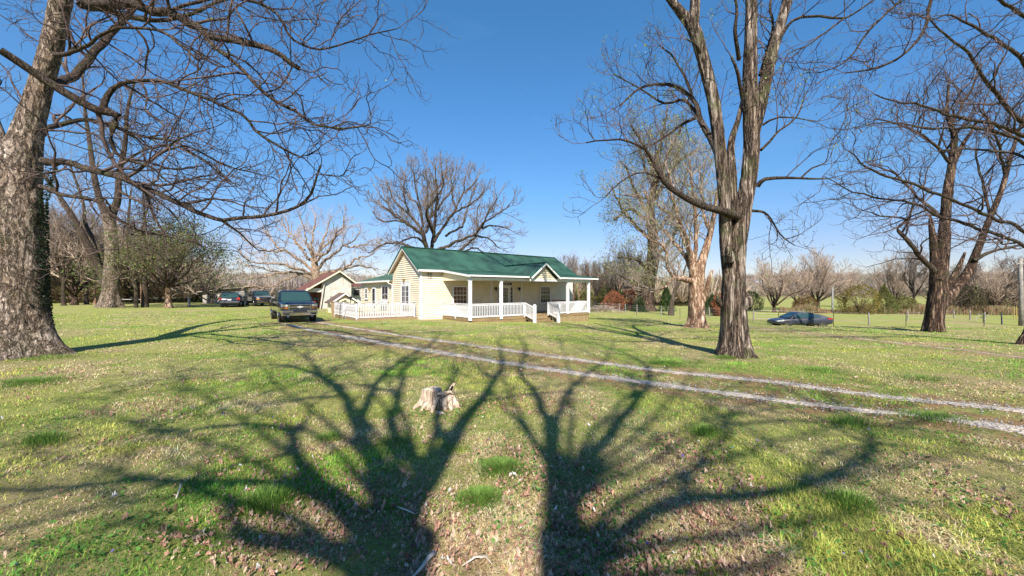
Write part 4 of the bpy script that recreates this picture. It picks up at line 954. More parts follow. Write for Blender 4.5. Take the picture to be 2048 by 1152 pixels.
for q in [z7((700, 1060, 0), (640, 880, -1), (500, 780, -2), (350, 670, -3), (240, 590, -3.5)), z7((700, 1050, 0), (650, 860, 1), (560, 730, 1.6), (400, 570, 2.4), (330, 470, 3), (280, 330, 3)),
          z7((720, 1060, 0), (660, 900, -.6), (655, 760, -1), (630, 600, -1.5), (590, 400, -2), (560, 230, -2)), z7((750, 1060, 0), (770, 900, .3), (740, 780, .6), (700, 600, 1), (705, 400, 1.4), (690, 200, 1.6), w0=8),
          z7((770, 900, 0), (790, 700, -1), (810, 500, -2), (800, 350, -2.5), (780, 170, -3)), z7((770, 960, 0), (850, 850, .8), (930, 720, 1.4), (1000, 600, 2), (1080, 450, 2.6), (1100, 270, 3)),
          z7((930, 720, 1), (1010, 650, 0), (1180, 550, -1.6), (1290, 440, -2.4), w0=5), z7((780, 1080, 0), (1000, 960, -1.5), (1180, 890, -2.5), (1260, 820, -3), (1350, 650, -3.6), (1440, 500, -4)),
          z7((800, 1130, 0), (1040, 1055, 1), (1150, 950, 1.6), (1230, 850, 2), (1220, 700, 3), (1250, 560, 3.4)), z7((1100, 1060, 1), (1200, 1020, 2), (1290, 1070, 2.6), (1330, 1120, 3), w0=4),
          z7((700, 1090, 0), (530, 1010, 1.6), (370, 965, 2.6), (200, 1010, 3.6), (100, 1080, 4)), z7((670, 980, 0), (600, 930, -2), (480, 930, -3), (360, 1010, -3.4), w0=5),
          z7((640, 880, -1), (540, 800, -.4), (430, 750, .4), (220, 740, 1), (120, 640, 1.2), w0=5), z7((655, 740, -1), (600, 560, 0), (500, 480, .8), (430, 360, 1), w0=4.5),
          z7((750, 700, .5), (880, 520, 1), (940, 440, 1.4), (1000, 240, 1.6), w0=5), z7((1280, 820, -3), (1400, 790, -2), (1570, 840, -1.6), w0=4), z7((1200, 900, -2.5), (1350, 930, -1.5), (1460, 1030, -1), w0=4),
          z7((1230, 840, -3), (1330, 740, -4), (1480, 640, -4.6), (1570, 570, -5), w0=4.5), z7((720, 600, 1), (780, 440, 2), (880, 300, 2.6), (900, 180, 3), w0=4.5), z7((560, 730, 1.6), (480, 560, .6), (460, 400, 0), (480, 260, 0), w0=4.5),
          z7((1000, 600, 2), (960, 450, 3), (950, 300, 3.6), (970, 190, 4), w0=4), z7((1080, 450, 2.6), (1180, 380, 2), (1230, 290, 1.8), w0=3.5), z7((690, 860, 0), (760, 620, 4), (740, 400, 5), (640, 240, 6), w0=6), z7((760, 860, 0), (700, 640, -4), (860, 420, -5), (860, 250, -6), w0=6),
          z7((350, 670, -3), (300, 560, -2.4), (200, 480, -2), w0=3.5), z7((900, 900, .4), (1060, 800, 3), (1120, 640, 4), (1180, 460, 4.6), w0=5), z7((600, 860, 0), (420, 700, 4), (300, 640, 5), (190, 560, 5.4), w0=4.5)]:
    P, R_ = pp(*q); t.limb(P, R_, LV_8, 0, 1.25, .12, .5, jit=.3, sides=8)
t.build('round_tree', 'big round-crowned bare tree rising behind the green roof', 'limb', 'twig_red', limb='limb')
# 6. low spreading tree behind the barn
t = Tree(gb(634, 56), 9); y = 56
def q9(*q, w0=7.0, w1=1.8):
    n = len(q); return [(a, c, y + d, w0 + (w1 - w0) * k / (n - 1)) for k, (a, c, d) in enumerate(q)]
P, R_ = pp((635, 612, y, 24), (634, 580, y, 19), (632, 548, y, 17), (629, 525, y, 13), (627, 505, y, 9)); t.stem(P, R_, 24, .4, .06, (.5, .6, 5, 1))
for q in [q9((634, 566, 0), (602, 548, -1), (560, 545, -2), (512, 556, -2.5), (482, 545, -3)), q9((632, 548, 0), (600, 522, 1), (566, 502, 2), (540, 474, 2.6), (520, 452, 3)), q9((632, 552, 0), (590, 536, -2), (545, 528, -3.4), (500, 520, -4), (474, 500, -4.4)),
          q9((628, 520, 0), (618, 495, -1), (610, 468, -1.6), (600, 436, -2)), q9((628, 520, 0), (640, 498, 1), (650, 470, 2), (662, 438, 2.6)), q9((632, 540, 0), (660, 512, -1), (690, 492, -2), (716, 468, -3)),
          q9((635, 552, 0), (680, 538, 1), (722, 532, 2), (758, 540, 2.4)), q9((635, 556, 0), (672, 545, -1.6), (712, 520, -3), (748, 508, -4)), q9((610, 500, -1), (585, 480, 0), (562, 448, 1), w0=4.5), q9((627, 508, 0), (622, 480, 1.6), (630, 448, 2.4), (628, 428, 3), w0=6),
          q9((640, 500, 1), (668, 478, 2.6), (690, 455, 3.6), w0=4.5), q9((600, 548, -1), (570, 562, -2), (530, 574, -3), (500, 572, -3.4), w0=4.5), q9((566, 502, 2), (530, 500, 3), (495, 485, 3.6), (478, 470, 4), w0=4), q9((560, 545, -2), (520, 535, -3), (488, 532, -4), w0=3.6),
          q9((690, 492, -2), (720, 492, -2.6), (750, 480, -3), w0=4), q9((628, 525, 0), (606, 505, 3), (580, 462, 4.4), (572, 436, 5), w0=6), q9((630, 525, 0), (655, 500, -3), (680, 460, -4.6), (690, 436, -5), w0=6)]:
    P, R_ = pp(*q); t.limb(P, R_, [dict(LV_8[0], tro=.02), dict(LV_8[1], tro=.03), dict(LV_8[2], rmin=.011)], 0, 1.1, .12, .5, jit=.6, sides=8)
t.build('spreading_tree', 'pale wide-spreading bare tree behind the rusty barn roof', 'bark_tan', 'twig_tan', limb='bark_tan')
# 7. double tree at left
bl = gb(220, 40)
t = Tree(bl, 10); y = bl[1]
P, R_ = pp((220, 618, y, 46), (221, 590, y, 38), (222, 550, y, 33), (224, 500, y, 30), (220, 455, y, 28), (216, 430, y, 30)); t.stem(P, R_, 44, .2, .05, (.5, .7, 6, 1))
P, R_ = pp((217, 440, y, 20), (200, 400, y, 16), (188, 350, y, 14), (180, 290, y + .5, 11), (170, 220, y + 1, 8), (165, 150, y + 1, 5)); P1 = t.limb(P, R_, LV_FAR, 0, 1.2, .2)
P, R_ = pp((219, 440, y, 22), (235, 400, y, 17), (238, 350, y, 14), (250, 290, y - .5, 11), (255, 220, y - 1, 8), (270, 160, y - 1, 5)); t.limb(P, R_, LV_FAR, 0, 1.2, .2)
P, R_ = pp((214, 575, y, 22), (200, 540, y, 20), (180, 500, y - .5, 19), (160, 460, y - .8, 17), (140, 425, y - 1, 14), (110, 380, y - 1.2, 10), (70, 330, y - 1.4, 7)); t.limb(P, R_, LV_FAR, 0, 1.2, .4)
P, R_ = pp((206, 545, y + .3, 13), (200, 500, y + .5, 12), (172, 450, y + .8, 9), (165, 400, y + 1, 7), (140, 330, y + 1, 5)); t.limb(P, R_, LV_FAR, 0, 1.1, .4)
for L_ in [[(236, 380, y, 8), (270, 400, y - 1, 6), (320, 420, y - 1.5, 4)], [(225, 490, y, 7), (260, 480, y - 1.5, 5), (300, 510, y - 2, 3)], [(240, 330, y, 7), (290, 300, y + 1, 5), (350, 290, y + 1, 3)]]:
    P, R_ = pp(*L_); t.limb(P, R_, LV_FAR, 0, 1.2, .2)
t.build('double_tree', 'large pale tree with a second stem leaning left, beyond the speckled trunk', 'bark_grey', 'twig_red')
# 8. pale thin tree and red-barked tree beside it
t = Tree(gb(270, 40), 11); y = 40
P, R_ = pp((272, 616, y, 10), (272, 580, y, 9), (264, 550, y, 8), (258, 500, y, 7), (256, 450, y, 6), (262, 380, y, 4)); t.limb(P, R_, LV_FAR, 0, 1.1, .4)
P, R_ = pp((266, 556, y, 6), (278, 510, y, 5), (284, 460, y, 4), (300, 400, y, 3)); t.limb(P, R_, LV_FAR, 0, 1.1, .3)
t.build('slender_tree', 'slender pale crooked tree left of the red-barked trunk', 'bark_grey', 'twig')
t = Tree(gb(290, 41), 12); y = 41
P, R_ = pp((290, 618, y, 18), (290, 580, y, 14), (292, 530, y, 11), (291, 480, y, 9), (290, 440, y, 6), (286, 380, y, 4)); t.limb(P, R_, LV_FAR, 0, .9, .45)
P, R_ = pp((285, 618, y + .3, 8), (284, 560, y + .3, 7), (290, 520, y + .3, 6)); t.stem(P, R_, 10)
t.build('red_barked_tree', 'straight tree with reddish peeling trunk, right of the large double tree', 'bark_pale', 'twig_red')
# 9. green-tinged tree
GRN = [(.12, .17, .04), (.16, .20, .055), (.17, .13, .055), (.08, .13, .035), (.14, .10, .055)]
t = Tree(gb(337, 40), 13); fan(t, 2.4, .30, 13, 4.7, (4, 80), [dict(q, tro=.0) for q in LV_FAR], tro=.01, wob=.14, z0=.8, k=12, dens=1.3, t0=.1)
t.build('budding_tree', 'bushy green and russet tree in new leaf, left of the grey shed', 'bark_pale', 'twig_red', leaves=dict(per=9, size=.10, cols=GRN, spread=.35, frac=1.0))
# small bare tree by the SUV
t = Tree(gb(424, 52), 14); fan(t, 1.0, .16, 8, 4.2, (15, 75), LV_FARX, tro=.02, wob=.16, z0=.3, k=8, dens=1.6)
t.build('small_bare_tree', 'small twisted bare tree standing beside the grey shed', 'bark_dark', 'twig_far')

# 10. right group
b = ground(1294, 622); t = Tree(b, 15); y = b[1]
P, R_ = pp((1294, 624, y, 34), (1293, 600, y, 28), (1298, 560, y, 27), (1306, 520, y, 26), (1306, 480, y, 22), (1300, 420, y, 18), (1310, 360, y, 12), (1316, 300, y, 6)); t.stem(P, R_, 20, .3, .12, (.4, .6, 5, 1))
sY = y / F
for L_ in [[(1302, 560, y, 9), (1275, 520, y - 2, 6), (1235, 515, y - 3, 4)], [(1302, 480, y, 9), (1260, 440, y - 2, 6), (1235, 400, y - 3, 4), (1225, 370, y - 3, 3)], [(1302, 440, y, 8), (1270, 380, y + 1, 6), (1250, 330, y + 1, 3)],
           [(1305, 520, y, 9), (1340, 480, y + 2, 6), (1370, 430, y + 2, 4)], [(1305, 470, y, 8), (1345, 420, y - 2, 6), (1375, 350, y - 3, 4)], [(1305, 400, y, 7), (1345, 340, y, 5), (1360, 290, y, 3)], [(1308, 380, y, 6), (1285, 320, y + 2, 4), (1280, 290, y + 2, 3)],
           [(1302, 570, y, 8), (1260, 560, y - 3, 6), (1225, 540, y - 3, 3)], [(1308, 340, y, 7), (1325, 270, y, 5), (1335, 220, y, 3)], [(1310, 360, y, 8), (1290, 300, y - 1, 6), (1262, 250, y - 2, 4)], [(1310, 400, y, 8), (1350, 330, y - 1, 6), (1395, 300, y - 2, 4)], [(1306, 450, y, 8), (1262, 420, y - 1, 6), (1228, 440, y - 1, 4)], [(1310, 380, y, 8), (1340, 300, y - 1, 6), (1372, 240, y - 2, 4)], [(1302, 500, y, 9), (1330, 520, y - 4, 6), (1350, 540, y - 5, 3)]]:
    P, R_ = pp(*L_); t.limb(P, R_, [dict(LV_FAR[0], n=1.3, len=(2, 4.8), tro=.02), dict(LV_FAR[1], n=1.7, tro=.0), dict(LV_FAR[2], n=2.2, tro=-.04)], 0, 1.7, .1, .5, jit=.4)
t.build('ivy_tree', 'tall hazy green tree with dark ivy-clad trunk right of the porch', 'bark_dark', 'twig_red', leaves=dict(per=3, size=.13, cols=[(.19, .21, .07), (.27, .28, .11), (.16, .16, .08)], spread=.45, frac=.9))
b = ground(1394, 655); t = Tree(b, 16); y = b[1]
P, R_ = pp((1394, 660, y, 42), (1394, 640, y, 35), (1393, 610, y, 33), (1392, 570, y, 30), (1390, 545, y, 24), (1380, 505, y, 13)); t.stem(P, R_, 48, .1, .10, (.5, .35, 5, 1))
P, R_ = pp((1396, 570, y - .1, 24), (1402, 530, y, 20), (1414, 490, y + .2, 15), (1424, 450, y + .4, 11), (1432, 400, y + .6, 7), (1440, 340, y + .8, 4)); t.limb(P, R_, LV_MID, 0, 2.0, .3)
P, R_ = pp((1400, 612, y - .2, 14), (1410, 590, y - .3, 11), (1418, 560, y - .5, 9), (1425, 540, y - .6, 6)); t.stem(P, R_, 14, .12, .1)
for L_ in [[(1388, 562, y, 13), (1360, 558, y - .8, 11), (1345, 560, y - 1.2, 8), (1330, 575, y - 1.6, 5), (1305, 585, y - 1.8, 3)], [(1388, 545, y, 12), (1365, 505, y + .5, 9), (1345, 480, y + 1, 7), (1310, 440, y + 1.2, 5), (1290, 380, y + 1.2, 3)],
           [(1385, 530, y, 11), (1370, 470, y - .6, 8), (1352, 420, y - 1, 6), (1340, 360, y - 1, 4), (1330, 330, y - 1, 2.5)], [(1390, 520, y, 10), (1392, 450, y - .4, 7), (1385, 390, y - .8, 5), (1380, 320, y - 1, 3)], [(1350, 560, y - 1, 7), (1335, 530, y - 1.4, 6), (1330, 500, y - 1.5, 5), (1290, 470, y - 2, 3)],
           [(1378, 505, y, 8), (1350, 440, y + .8, 5), (1300, 400, y + 1.2, 4), (1250, 390, y + 1.4, 2.5)], [(1420, 465, y + .3, 7), (1405, 400, y, 5), (1400, 340, y - .3, 3)]]:
    P, R_ = pp(*L_); t.limb(P, R_, LV_MID, 0, 2.0, .15, jit=.2)
t.build('pale_broken_tree', 'pale peeling tree with broken limbs just left of the forked trunk', 'bark_pale', 'twig_far', leaves=dict(per=2, size=.05, cols=BUD, spread=.1, frac=.6), limb='bark_pale')
b = ground(1341, 631); t = Tree(b, 17); y = b[1]
P, R_ = pp((1342, 634, y, 14), (1343, 612, y, 10), (1347, 590, y, 9), (1352, 565, y, 7), (1345, 530, y, 4)); t.limb(P, R_, LV_FAR, 0, 1.5, .35)
P, R_ = pp((1348, 586, y, 7), (1362, 560, y, 5), (1372, 530, y, 3)); t.limb(P, R_, LV_FAR, 0, 1.3, .2)
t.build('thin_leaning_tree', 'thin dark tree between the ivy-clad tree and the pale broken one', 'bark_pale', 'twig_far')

# --- prototypes copied along the field edge and through the woods
def proto(seed, H0, r0, n, L, el, lv, bark, twig, **kw):
    lv_kw = kw.pop('leaves', None); th = kw.pop('thick', 1.0); t = Tree((0, 0, 0), seed); fan(t, H0, r0, n, L, el, lv, **kw)
    return (t.stem_mesh('trunk', MAT[bark], 'trunk'), t.branch_mesh('crown', MAT[twig], th), t.leaf_mesh('young_leaves', **lv_kw) if lv_kw else None, t.stem_mesh('limbs', MAT[bark], 'limb'))
PR = {
    'fan': proto(101, 2.0, .34, 15, 8.6, (4, 66), LV_P, 'limb', 'twig_tan', tro=.03, wob=.08, z0=.6, k=12, dens=1.1),
    'tall': proto(102, 4.4, .26, 9, 8.0, (5, 50), LV_P, 'limb', 'twig_red', tro=.05, wob=.10, z0=.7, k=10, dens=.9),
    'crook': proto(103, 1.6, .28, 8, 8.0, (8, 55), LV_P, 'bark_dark', 'twig_tan', tro=.03, wob=.16, z0=.5, k=10, dens=.9),
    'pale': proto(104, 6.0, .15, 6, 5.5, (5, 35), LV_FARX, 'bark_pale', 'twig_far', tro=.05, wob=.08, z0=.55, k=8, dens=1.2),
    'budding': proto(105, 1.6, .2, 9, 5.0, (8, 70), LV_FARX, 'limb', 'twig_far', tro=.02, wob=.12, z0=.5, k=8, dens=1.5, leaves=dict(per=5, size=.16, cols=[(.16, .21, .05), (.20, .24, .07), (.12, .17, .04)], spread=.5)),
}
def place(kind, px, Y, s, rz, label, group, name='bare_tree', sx=1.0):
    e = empty(name, gb(px, Y), rz, label, 'tree', group); s = s * (.88 if group == 'bare trees along the far field edge' else 1); e.scale = (s * sx, s * sx, s)
    a, b_, c, l_ = PR[kind]; link('trunk', a, e); link('limbs', l_, e); link('crown', b_, e)
    if c: link('young_leaves', c, e)
    return e
GR = 'bare trees along the far field edge'
for kind, px, Y, s, rz, sx, lab in [
    ('crook', 1548, 60, .92, 1.0, 1.0, 'many-stemmed pale budding tree at the field edge behind the sedan bonnet'),
    ('crook', 1597, 64, .80, 2.2, .8, 'narrow crooked bare tree left of the tan fan-shaped one'),
    ('fan', 1636, 66, .98, .3, .85, 'tan fan-shaped bare tree standing above the white pole, tallest at the field edge'),
    ('tall', 1616, 70, .62, 1.9, .9, 'straight bare tree tucked between the crooked and the fan-shaped ones'),
    ('crook', 1690, 82, .85, 4.0, 1.1, 'lower brown bare tree behind the rounded cedar'),
    ('fan', 1790, 72, .90, 2.6, .9, 'spreading bare tree behind the second cedar, left of the split trunk'),
    ('tall', 1828, 60, .80, 4.4, 1.0, 'upright bare tree half hidden by the split trunk'),
    ('tall', 1945, 62, .66, .8, 1.1, 'bare tree on the right wood edge just past the split trunk'),
    ('crook', 1990, 56, .75, 3.0, 1.0, 'bare tree on the right wood edge behind the wire hoop'),
    ('tall', 2030, 60, .72, 5.2, 1.1, 'bare tree on the right wood edge behind the utility pole'),
    ('fan', 2085, 60, .7, 1.2, 1.0, 'bare tree on the right wood edge at the frame'),
    ('tall', 1905, 70, .60, 2.2, 1.2, 'thin bare tree seen through the fork of the split trunk'),
    ('crook', 1472, 95, .8, .5, 1.0, 'low far bare tree showing behind the forked trunk'),
]: place(kind, px, Y, s, rz, lab, GR, sx=sx)
GL = 'bare trees in the left wood'
rr = random.Random(7)
for i, (kind, px, Y, s, rz, sx, lab) in enumerate([
    ('tall', 128, 44, .75, .4, .9, 'reddish leaning tree left of the double tree'),
    ('crook', 148, 46, .95, 1.4, 1.0, 'twin-stemmed reddish tree between the speckled trunk and the double tree'),
    ('tall', 172, 48, .85, 3.4, .9, 'thin trunk directly left of the double tree'),
    ('pale', 190, 47, .8, 2.4, 1.0, 'short pale trunk half hidden by the leaning stem'),
    ('tall', 80, 50, .95, 5.0, 1.0, 'trunk glimpsed right beside the speckled bark'),
    ('fan', 250, 58, 1.0, .9, 1.0, 'wide bare tree deep in the wood behind the slender one'),
    ('tall', 20, 48, 1.0, 2.0, 1.0, 'trunk hidden behind the speckled tree at the left edge'),
    ('fan', 110, 62, 1.15, 3.3, 1.0, 'wide bare tree at the back of the left wood'),
    ('tall', 320, 60, .8, 4.1, 1.1, 'bare tree behind the green-tinged tree'),
    ('crook', 372, 62, .8, 2.9, 1.1, 'crooked bare tree behind the right side of the green-tinged tree'),
    ('tall', 208, 66, 1.0, 1.1, 1.1, 'tall bare tree far behind the double tree'),
    ('crook', 395, 58, .55, 5.5, 1.1, 'low bare tree beside the grey shed'),
    ('tall', -60, 46, 1.0, 1.5, 1.0, 'bare tree of the left wood at the frame'),
]): place(kind, px, Y, s, rz, lab, GL, sx=sx)
GW = 'pale trunks in the wood beyond the porch'
for i, px in enumerate(range(1140, 1292, 9)):
    Y = rr.uniform(66, 84)
    place('pale' if i % 3 else 'tall', px + rr.uniform(-3, 3), Y, rr.uniform(.62, .84) * (Y / 78), rr.uniform(0, 6.3), 'one of the thin pale trunks in the wood beyond the porch', GW, sx=.9)

# --- woods that read as one mass: far bare crowns over the hills
def far_wood(name, label, pts, seed, cols, hgt=(5, 9)):
    r = np.random.default_rng(seed); V, Q, o, Cc = [], [], 0, []
    x, y = pts; n = len(x); z = gz(x, y)
    for i in range(n):
        h = r.uniform(*hgt); k = 26
        # a crown of many thin upright twiggy slivers on a short stem
        a = r.uniform(0, 6.283, k); el = r.uniform(.05, 1.25, k); L = h * r.uniform(.55, 1.0, k) * (1 - .25 * el)
        d = np.c_[np.sin(el) * np.cos(a), np.sin(el) * np.sin(a), np.cos(el)]
        s = np.array([x[i], y[i], z[i] + h * .10]); e = s + d * L[:, None]; m = s + d * L[:, None] * .6
        w = h * r.uniform(.008, .02, k); p = np.stack([-np.sin(a + .7), np.cos(a + .7), np.zeros(k)], -1) * w[:, None]
        q = np.stack([s + p * 0 + np.zeros((k, 3)), m - p, e, m + p], 1); V.append(q.reshape(-1, 3))
        Q.append(np.arange(k * 4).reshape(k, 4) + o); o += k * 4
        c = np.array(cols[r.integers(0, len(cols))]) * r.uniform(.8, 1.45); Cc.append(np.tile(c, (k * 4, 1)))
    me = np_mesh(name, np.vstack(V), np.vstack(Q), None, MAT['leaf'], False, np.vstack(Cc))
    tag(link(name, me), label, 'woods', kind='stuff')
BROWN = [(.24, .19, .16), (.29, .23, .19), (.22, .18, .165), (.28, .24, .22), (.20, .21, .11), (.25, .20, .15)]
r = np.random.default_rng(77)
def scat(n, lo, hi, y0, y1):
    y = r.uniform(y0 ** .5, y1 ** .5, n) ** 2; u = r.uniform(lo, hi, n); return u * y, y
far_wood('hillside_woods', 'brown leafless woods covering the low hill beyond the trucks', scat(2600, -1.15, -.36, 150, 430), 1, BROWN, (6, 10))
far_wood('hillside_woods', 'brown leafless woods on the low ridge across the right-hand field', scat(3200, .5, 1.6, 180, 460), 2, BROWN, (4.5, 8))
far_wood('distant_woods', 'reddish brown wood behind the porch and the ivy-clad tree', scat(850, .13, .60, 84, 140), 3, [(.31, .23, .17), (.36, .28, .21), (.27, .20, .15), (.24, .25, .11)], (6.5, 9))
far_wood('distant_woods', 'thin far wood showing behind the house and the barn', scat(500, -.5, .13, 130, 200), 4, BROWN, (4, 7))
far_wood('left_woods', 'reddish undergrowth and saplings filling the left wood', scat(800, -1.75, -.80, 54, 84), 5, [(.21, .14, .10), (.28, .20, .14), (.17, .12, .09), (.18, .19, .08)], (5, 9))
far_wood('right_woods', 'dark brown saplings filling the wood edge at the right', scat(520, 1.13, 1.75, 60, 95), 6, [(.20, .14, .11), (.26, .19, .15), (.18, .18, .08), (.16, .12, .09)], (4, 7.5))

# --- bushes: many small leaf faces round a stem
def bush(px, py, Y, w, h, cols, label, name='bush', cat='bush', n=6000, cone=False, group=None, seed=0, leaf=.07, dark=False):
    r = np.random.default_rng(seed + 300); b = gb(px, Y)
    e = empty(name, b, 0, label, cat, group)
    mb = MB()
    for i in range(7):
        a = r.uniform(0, 6.28); mb.tube([(0, 0, -.1), (math.cos(a) * w * .12, math.sin(a) * w * .12, h * .4), (math.cos(a) * w * .28, math.sin(a) * w * .28, h * .75)], [.06, .04, .012], 5)
    mb.build('stem', MAT['limb'], e)
    u = r.uniform(0, 1, n); th = r.uniform(0, 6.283, n)
    prof = (lambda q: np.clip((1 - q) ** .75 * 1.05, 0, 1)) if cone else (lambda q: np.sqrt(np.clip(1 - (q * 1.75 - .72) ** 2, .02, 1)))
    lump = 1 + .95 * (fbm(np.cos(th) * 2.2 + 5, np.sin(th) * 2.2 + 5, u * 3.5, 3, seed) - .5)
    rad = prof(u) * w / 2 * lump * r.uniform(.45, 1.0, n) ** .45
    P = np.c_[np.cos(th) * rad, np.sin(th) * rad, u * h * (1 + .55 * (fbm(np.cos(th) * 2.4, np.sin(th) * 2.4, 0, 3, seed + 5) - .5)) + .02]
    a = r.normal(0, 1, (n, 3)); a[:, 2] += .6; a /= np.linalg.norm(a, axis=1)[:, None]; q = np.cross(a, r.normal(0, 1, (n, 3))); q /= np.linalg.norm(q, axis=1)[:, None]
    s = r.uniform(.5, 1.5, (n, 1)) * leaf
    V = np.stack([P - a * s, P + q * s * .5, P + a * s * 1.3, P - q * s * .5], 1)
    c = np.array(cols)[r.integers(0, len(cols), n)] * r.uniform(.55, 1.4, (n, 1))
    link('crown', np_mesh('crown', V, np.arange(n * 4).reshape(n, 4), None, MAT['bud'], False, np.repeat(c, 4, 0)), e)
    return e
CED = [(.17, .15, .035), (.24, .19, .045), (.11, .12, .03), (.28, .20, .05)]; DKG = [(.05, .08, .03), (.07, .10, .035)]; RED = [(.32, .11, .055), (.26, .10, .055), (.34, .16, .08)]
OLV = [(.16, .16, .05), (.20, .19, .06), (.13, .12, .05)]
for i, (px, Y, w, h, cols, lab, cone) in enumerate([
    (1720, 56, 5.2, 4.1, CED, 'large round olive cedar at the field edge right of the white pole', False),
    (1770, 57, 4.2, 3.9, [(.09, .12, .03), (.13, .14, .035), (.17, .16, .04)], 'darker pointed cedar standing against the large round one', True),
    (1806, 58, 3.6, 2.5, OLV, 'low yellow-green bush between the cedars and the split trunk', False),
    (1500, 66, 4.0, 3.2, [(.07, .11, .035), (.10, .14, .04)], 'dark green bush just right of the forked trunk by the field', False),
    (1610, 62, 3.2, 2.6, [(.15, .13, .045), (.22, .12, .05)], 'olive-brown bush behind the sedan roof', False),
    (1228, 62, 3.6, 3.1, RED, 'rust-red bush right of the porch, nearest the porch post', False),
    (1262, 64, 3.8, 3.4, RED, 'rust-red bush right of the porch, beside the ivy-clad trunk', False),
    (1208, 66, 2.6, 3.7, OLV, 'tall olive bush seen beside the porch corner post', False),
    (1241, 63, 2.6, 3.3, DKG, 'small dark conical evergreen between the two rust-red bushes', True),
    (1278, 60, 2.4, 2.7, DKG, 'small dark conical evergreen touching the ivy-clad trunk', True),
    (1171, 68, 3.0, 3.2, OLV, 'olive bush seen through the right porch railing', False),
    (1333, 62, 2.6, 4.4, [(.05, .10, .025), (.08, .14, .03)], 'bright green conical evergreen behind the thin dark tree', True),
    (1425, 55, 3.0, 2.6, DKG, 'dark evergreen bush in the gap left of the forked trunk', True),
    (1437, 50, 1.6, 2.6, RED, 'rust-red sapling touching the left side of the forked trunk', False),
    (1925, 56, 6.0, 4.2, [(.04, .045, .02), (.07, .06, .03), (.10, .06, .035)], 'dark evergreen mass right of the split trunk', False),
    (1975, 60, 5.0, 3.6, [(.10, .11, .04), (.14, .09, .05)], 'mottled green-brown bush behind the wire hoop', False),
    (390, 58, 5.0, 2.8, [(.05, .07, .025), (.08, .09, .03)], 'dark evergreen bush to the left of the grey shed', False),
    (476, 60, 3.0, 2.6, [(.17, .20, .05), (.13, .12, .05)], 'yellow-green bush between the SUV and the charcoal pickup', False),
    (250, 60, 6.0, 3.0, [(.06, .035, .035), (.09, .055, .045)], 'dark purple thicket right of the large double tree', False),
    (330, 56, 8.5, 3.2, [(.03, .035, .02), (.06, .045, .03)], 'dark thicket under the green-tinged tree', False),
    (150, 54, 7.0, 2.6, [(.12, .12, .04), (.14, .07, .05)], 'brown-green thicket left of the large double tree', False),
]): bush(px, 0, Y, w, h, cols, lab, cone=cone, seed=i, name='evergreen_bush' if cone else 'bush')
# long rusty hedge of dry grass at the field edge
def field_hedge():
    r = np.random.default_rng(9); n = 15000; px = r.uniform(1560, 2080, n); Y = 60 - (px - 1560) * .012 + r.normal(0, .7, n)
    x = (px - 1024) / F * Y; z = gz(x, Y); h = r.uniform(.3, 1.5, n) * (.3 + 1.0 * noise(x * .5, 0, 0, 3)); w = r.uniform(.02, .05, n); dx = r.normal(0, .35, n)
    V = np.stack([np.c_[x - w, Y, z], np.c_[x + w, Y, z], np.c_[x + dx + w * .3, Y + dx * .5, z + h], np.c_[x + dx - w * .3, Y + dx * .5, z + h]], 1)
    c = np.array([(.22, .11, .065), (.18, .10, .06), (.28, .20, .12), (.14, .13, .055), (.12, .15, .05)])[r.integers(0, 5, n)] * r.uniform(.6, 1.3, (n, 1))
    tag(link('dry_hedge', np_mesh('dry_hedge', V, np.arange(n * 4).reshape(n, 4), None, MAT['leaf'], False, np.repeat(c, 4, 0))), 'rusty strip of dry weeds along the far field edge', 'weeds', kind='stuff')
field_hedge()
# ------------------------------------------------------------------ the house
TH = R(37.9); UX, UY = math.cos(TH), math.sin(TH)
house = empty('farmhouse', (-6.2, 25.8, 0), TH, 'cream clapboard farmhouse with green metal roof and white railed porch', 'house')
ZB, ZE, ZR, YD = -.95, 2.98, 4.80, 5.05      # base, eave, ridge heights and depth of the front block
XW = 14.75

def boards(parent, org, dx, out, z0, z1, xl, xr, h=.150, mat='siding', th=.055):
    """lapped clapboards, one object per board"""
    dx, out = Vector(dx), Vector(out); z = z0
    while z < z1 - .01:
        zt = min(z + h - .004, z1); a0, b0 = xl(z), xr(z); a1, b1 = xl(zt), xr(zt)
        if b0 - a0 > .05:
            o = Vector(org)
            lo = [o + dx * a0 + Vector((0, 0, z)), o + dx * a1 + Vector((0, 0, zt)), o + dx * a1 + out * .004 + Vector((0, 0, zt)), o + dx * a0 + out * th + Vector((0, 0, z))]
            hi = [o + dx * b0 + Vector((0, 0, z)), o + dx * b1 + Vector((0, 0, zt)), o + dx * b1 + out * .004 + Vector((0, 0, zt)), o + dx * b0 + out * th + Vector((0, 0, z))]
            MB().prism(lo, hi).build('siding_board', MAT[mat], parent)
        z += h

# walls
fw = MB().box(0, XW, 0, .12, ZB, ZE).build('wall', MAT['cream'], house)
boards(fw, (0, -.002, 0), (1, 0, 0), (0, -1, 0), ZB + .1, ZE, lambda z: .02, lambda z: XW - .02)
gable = lambda z: max(0, (z - ZE + .0) / .66)
sw = MB().prism([(0, 0, ZB), (0, YD, ZB), (0, YD, ZE), (0, YD / 2, ZR - .14), (0, 0, ZE)], [(.12, 0, ZB), (.12, YD, ZB), (.12, YD, ZE), (.12, YD / 2, ZR - .14), (.12, 0, ZE)]).build('wall', MAT['cream'], house)
boards(sw, (-.002, 0, 0), (0, 1, 0), (-1, 0, 0), -.55, ZR - .2, lambda z: .02 + gable(z), lambda z: YD - .02 - gable(z))
MB().prism([(XW, 0, ZB), (XW, YD, ZB), (XW, YD, ZE), (XW, YD / 2, ZR - .14), (XW, 0, ZE)], [(XW - .1, 0, ZB), (XW - .1, YD, ZB), (XW - .1, YD, ZE), (XW - .1, YD / 2, ZR - .14), (XW - .1, 0, ZE)]).build('wall', MAT['cream'], house)
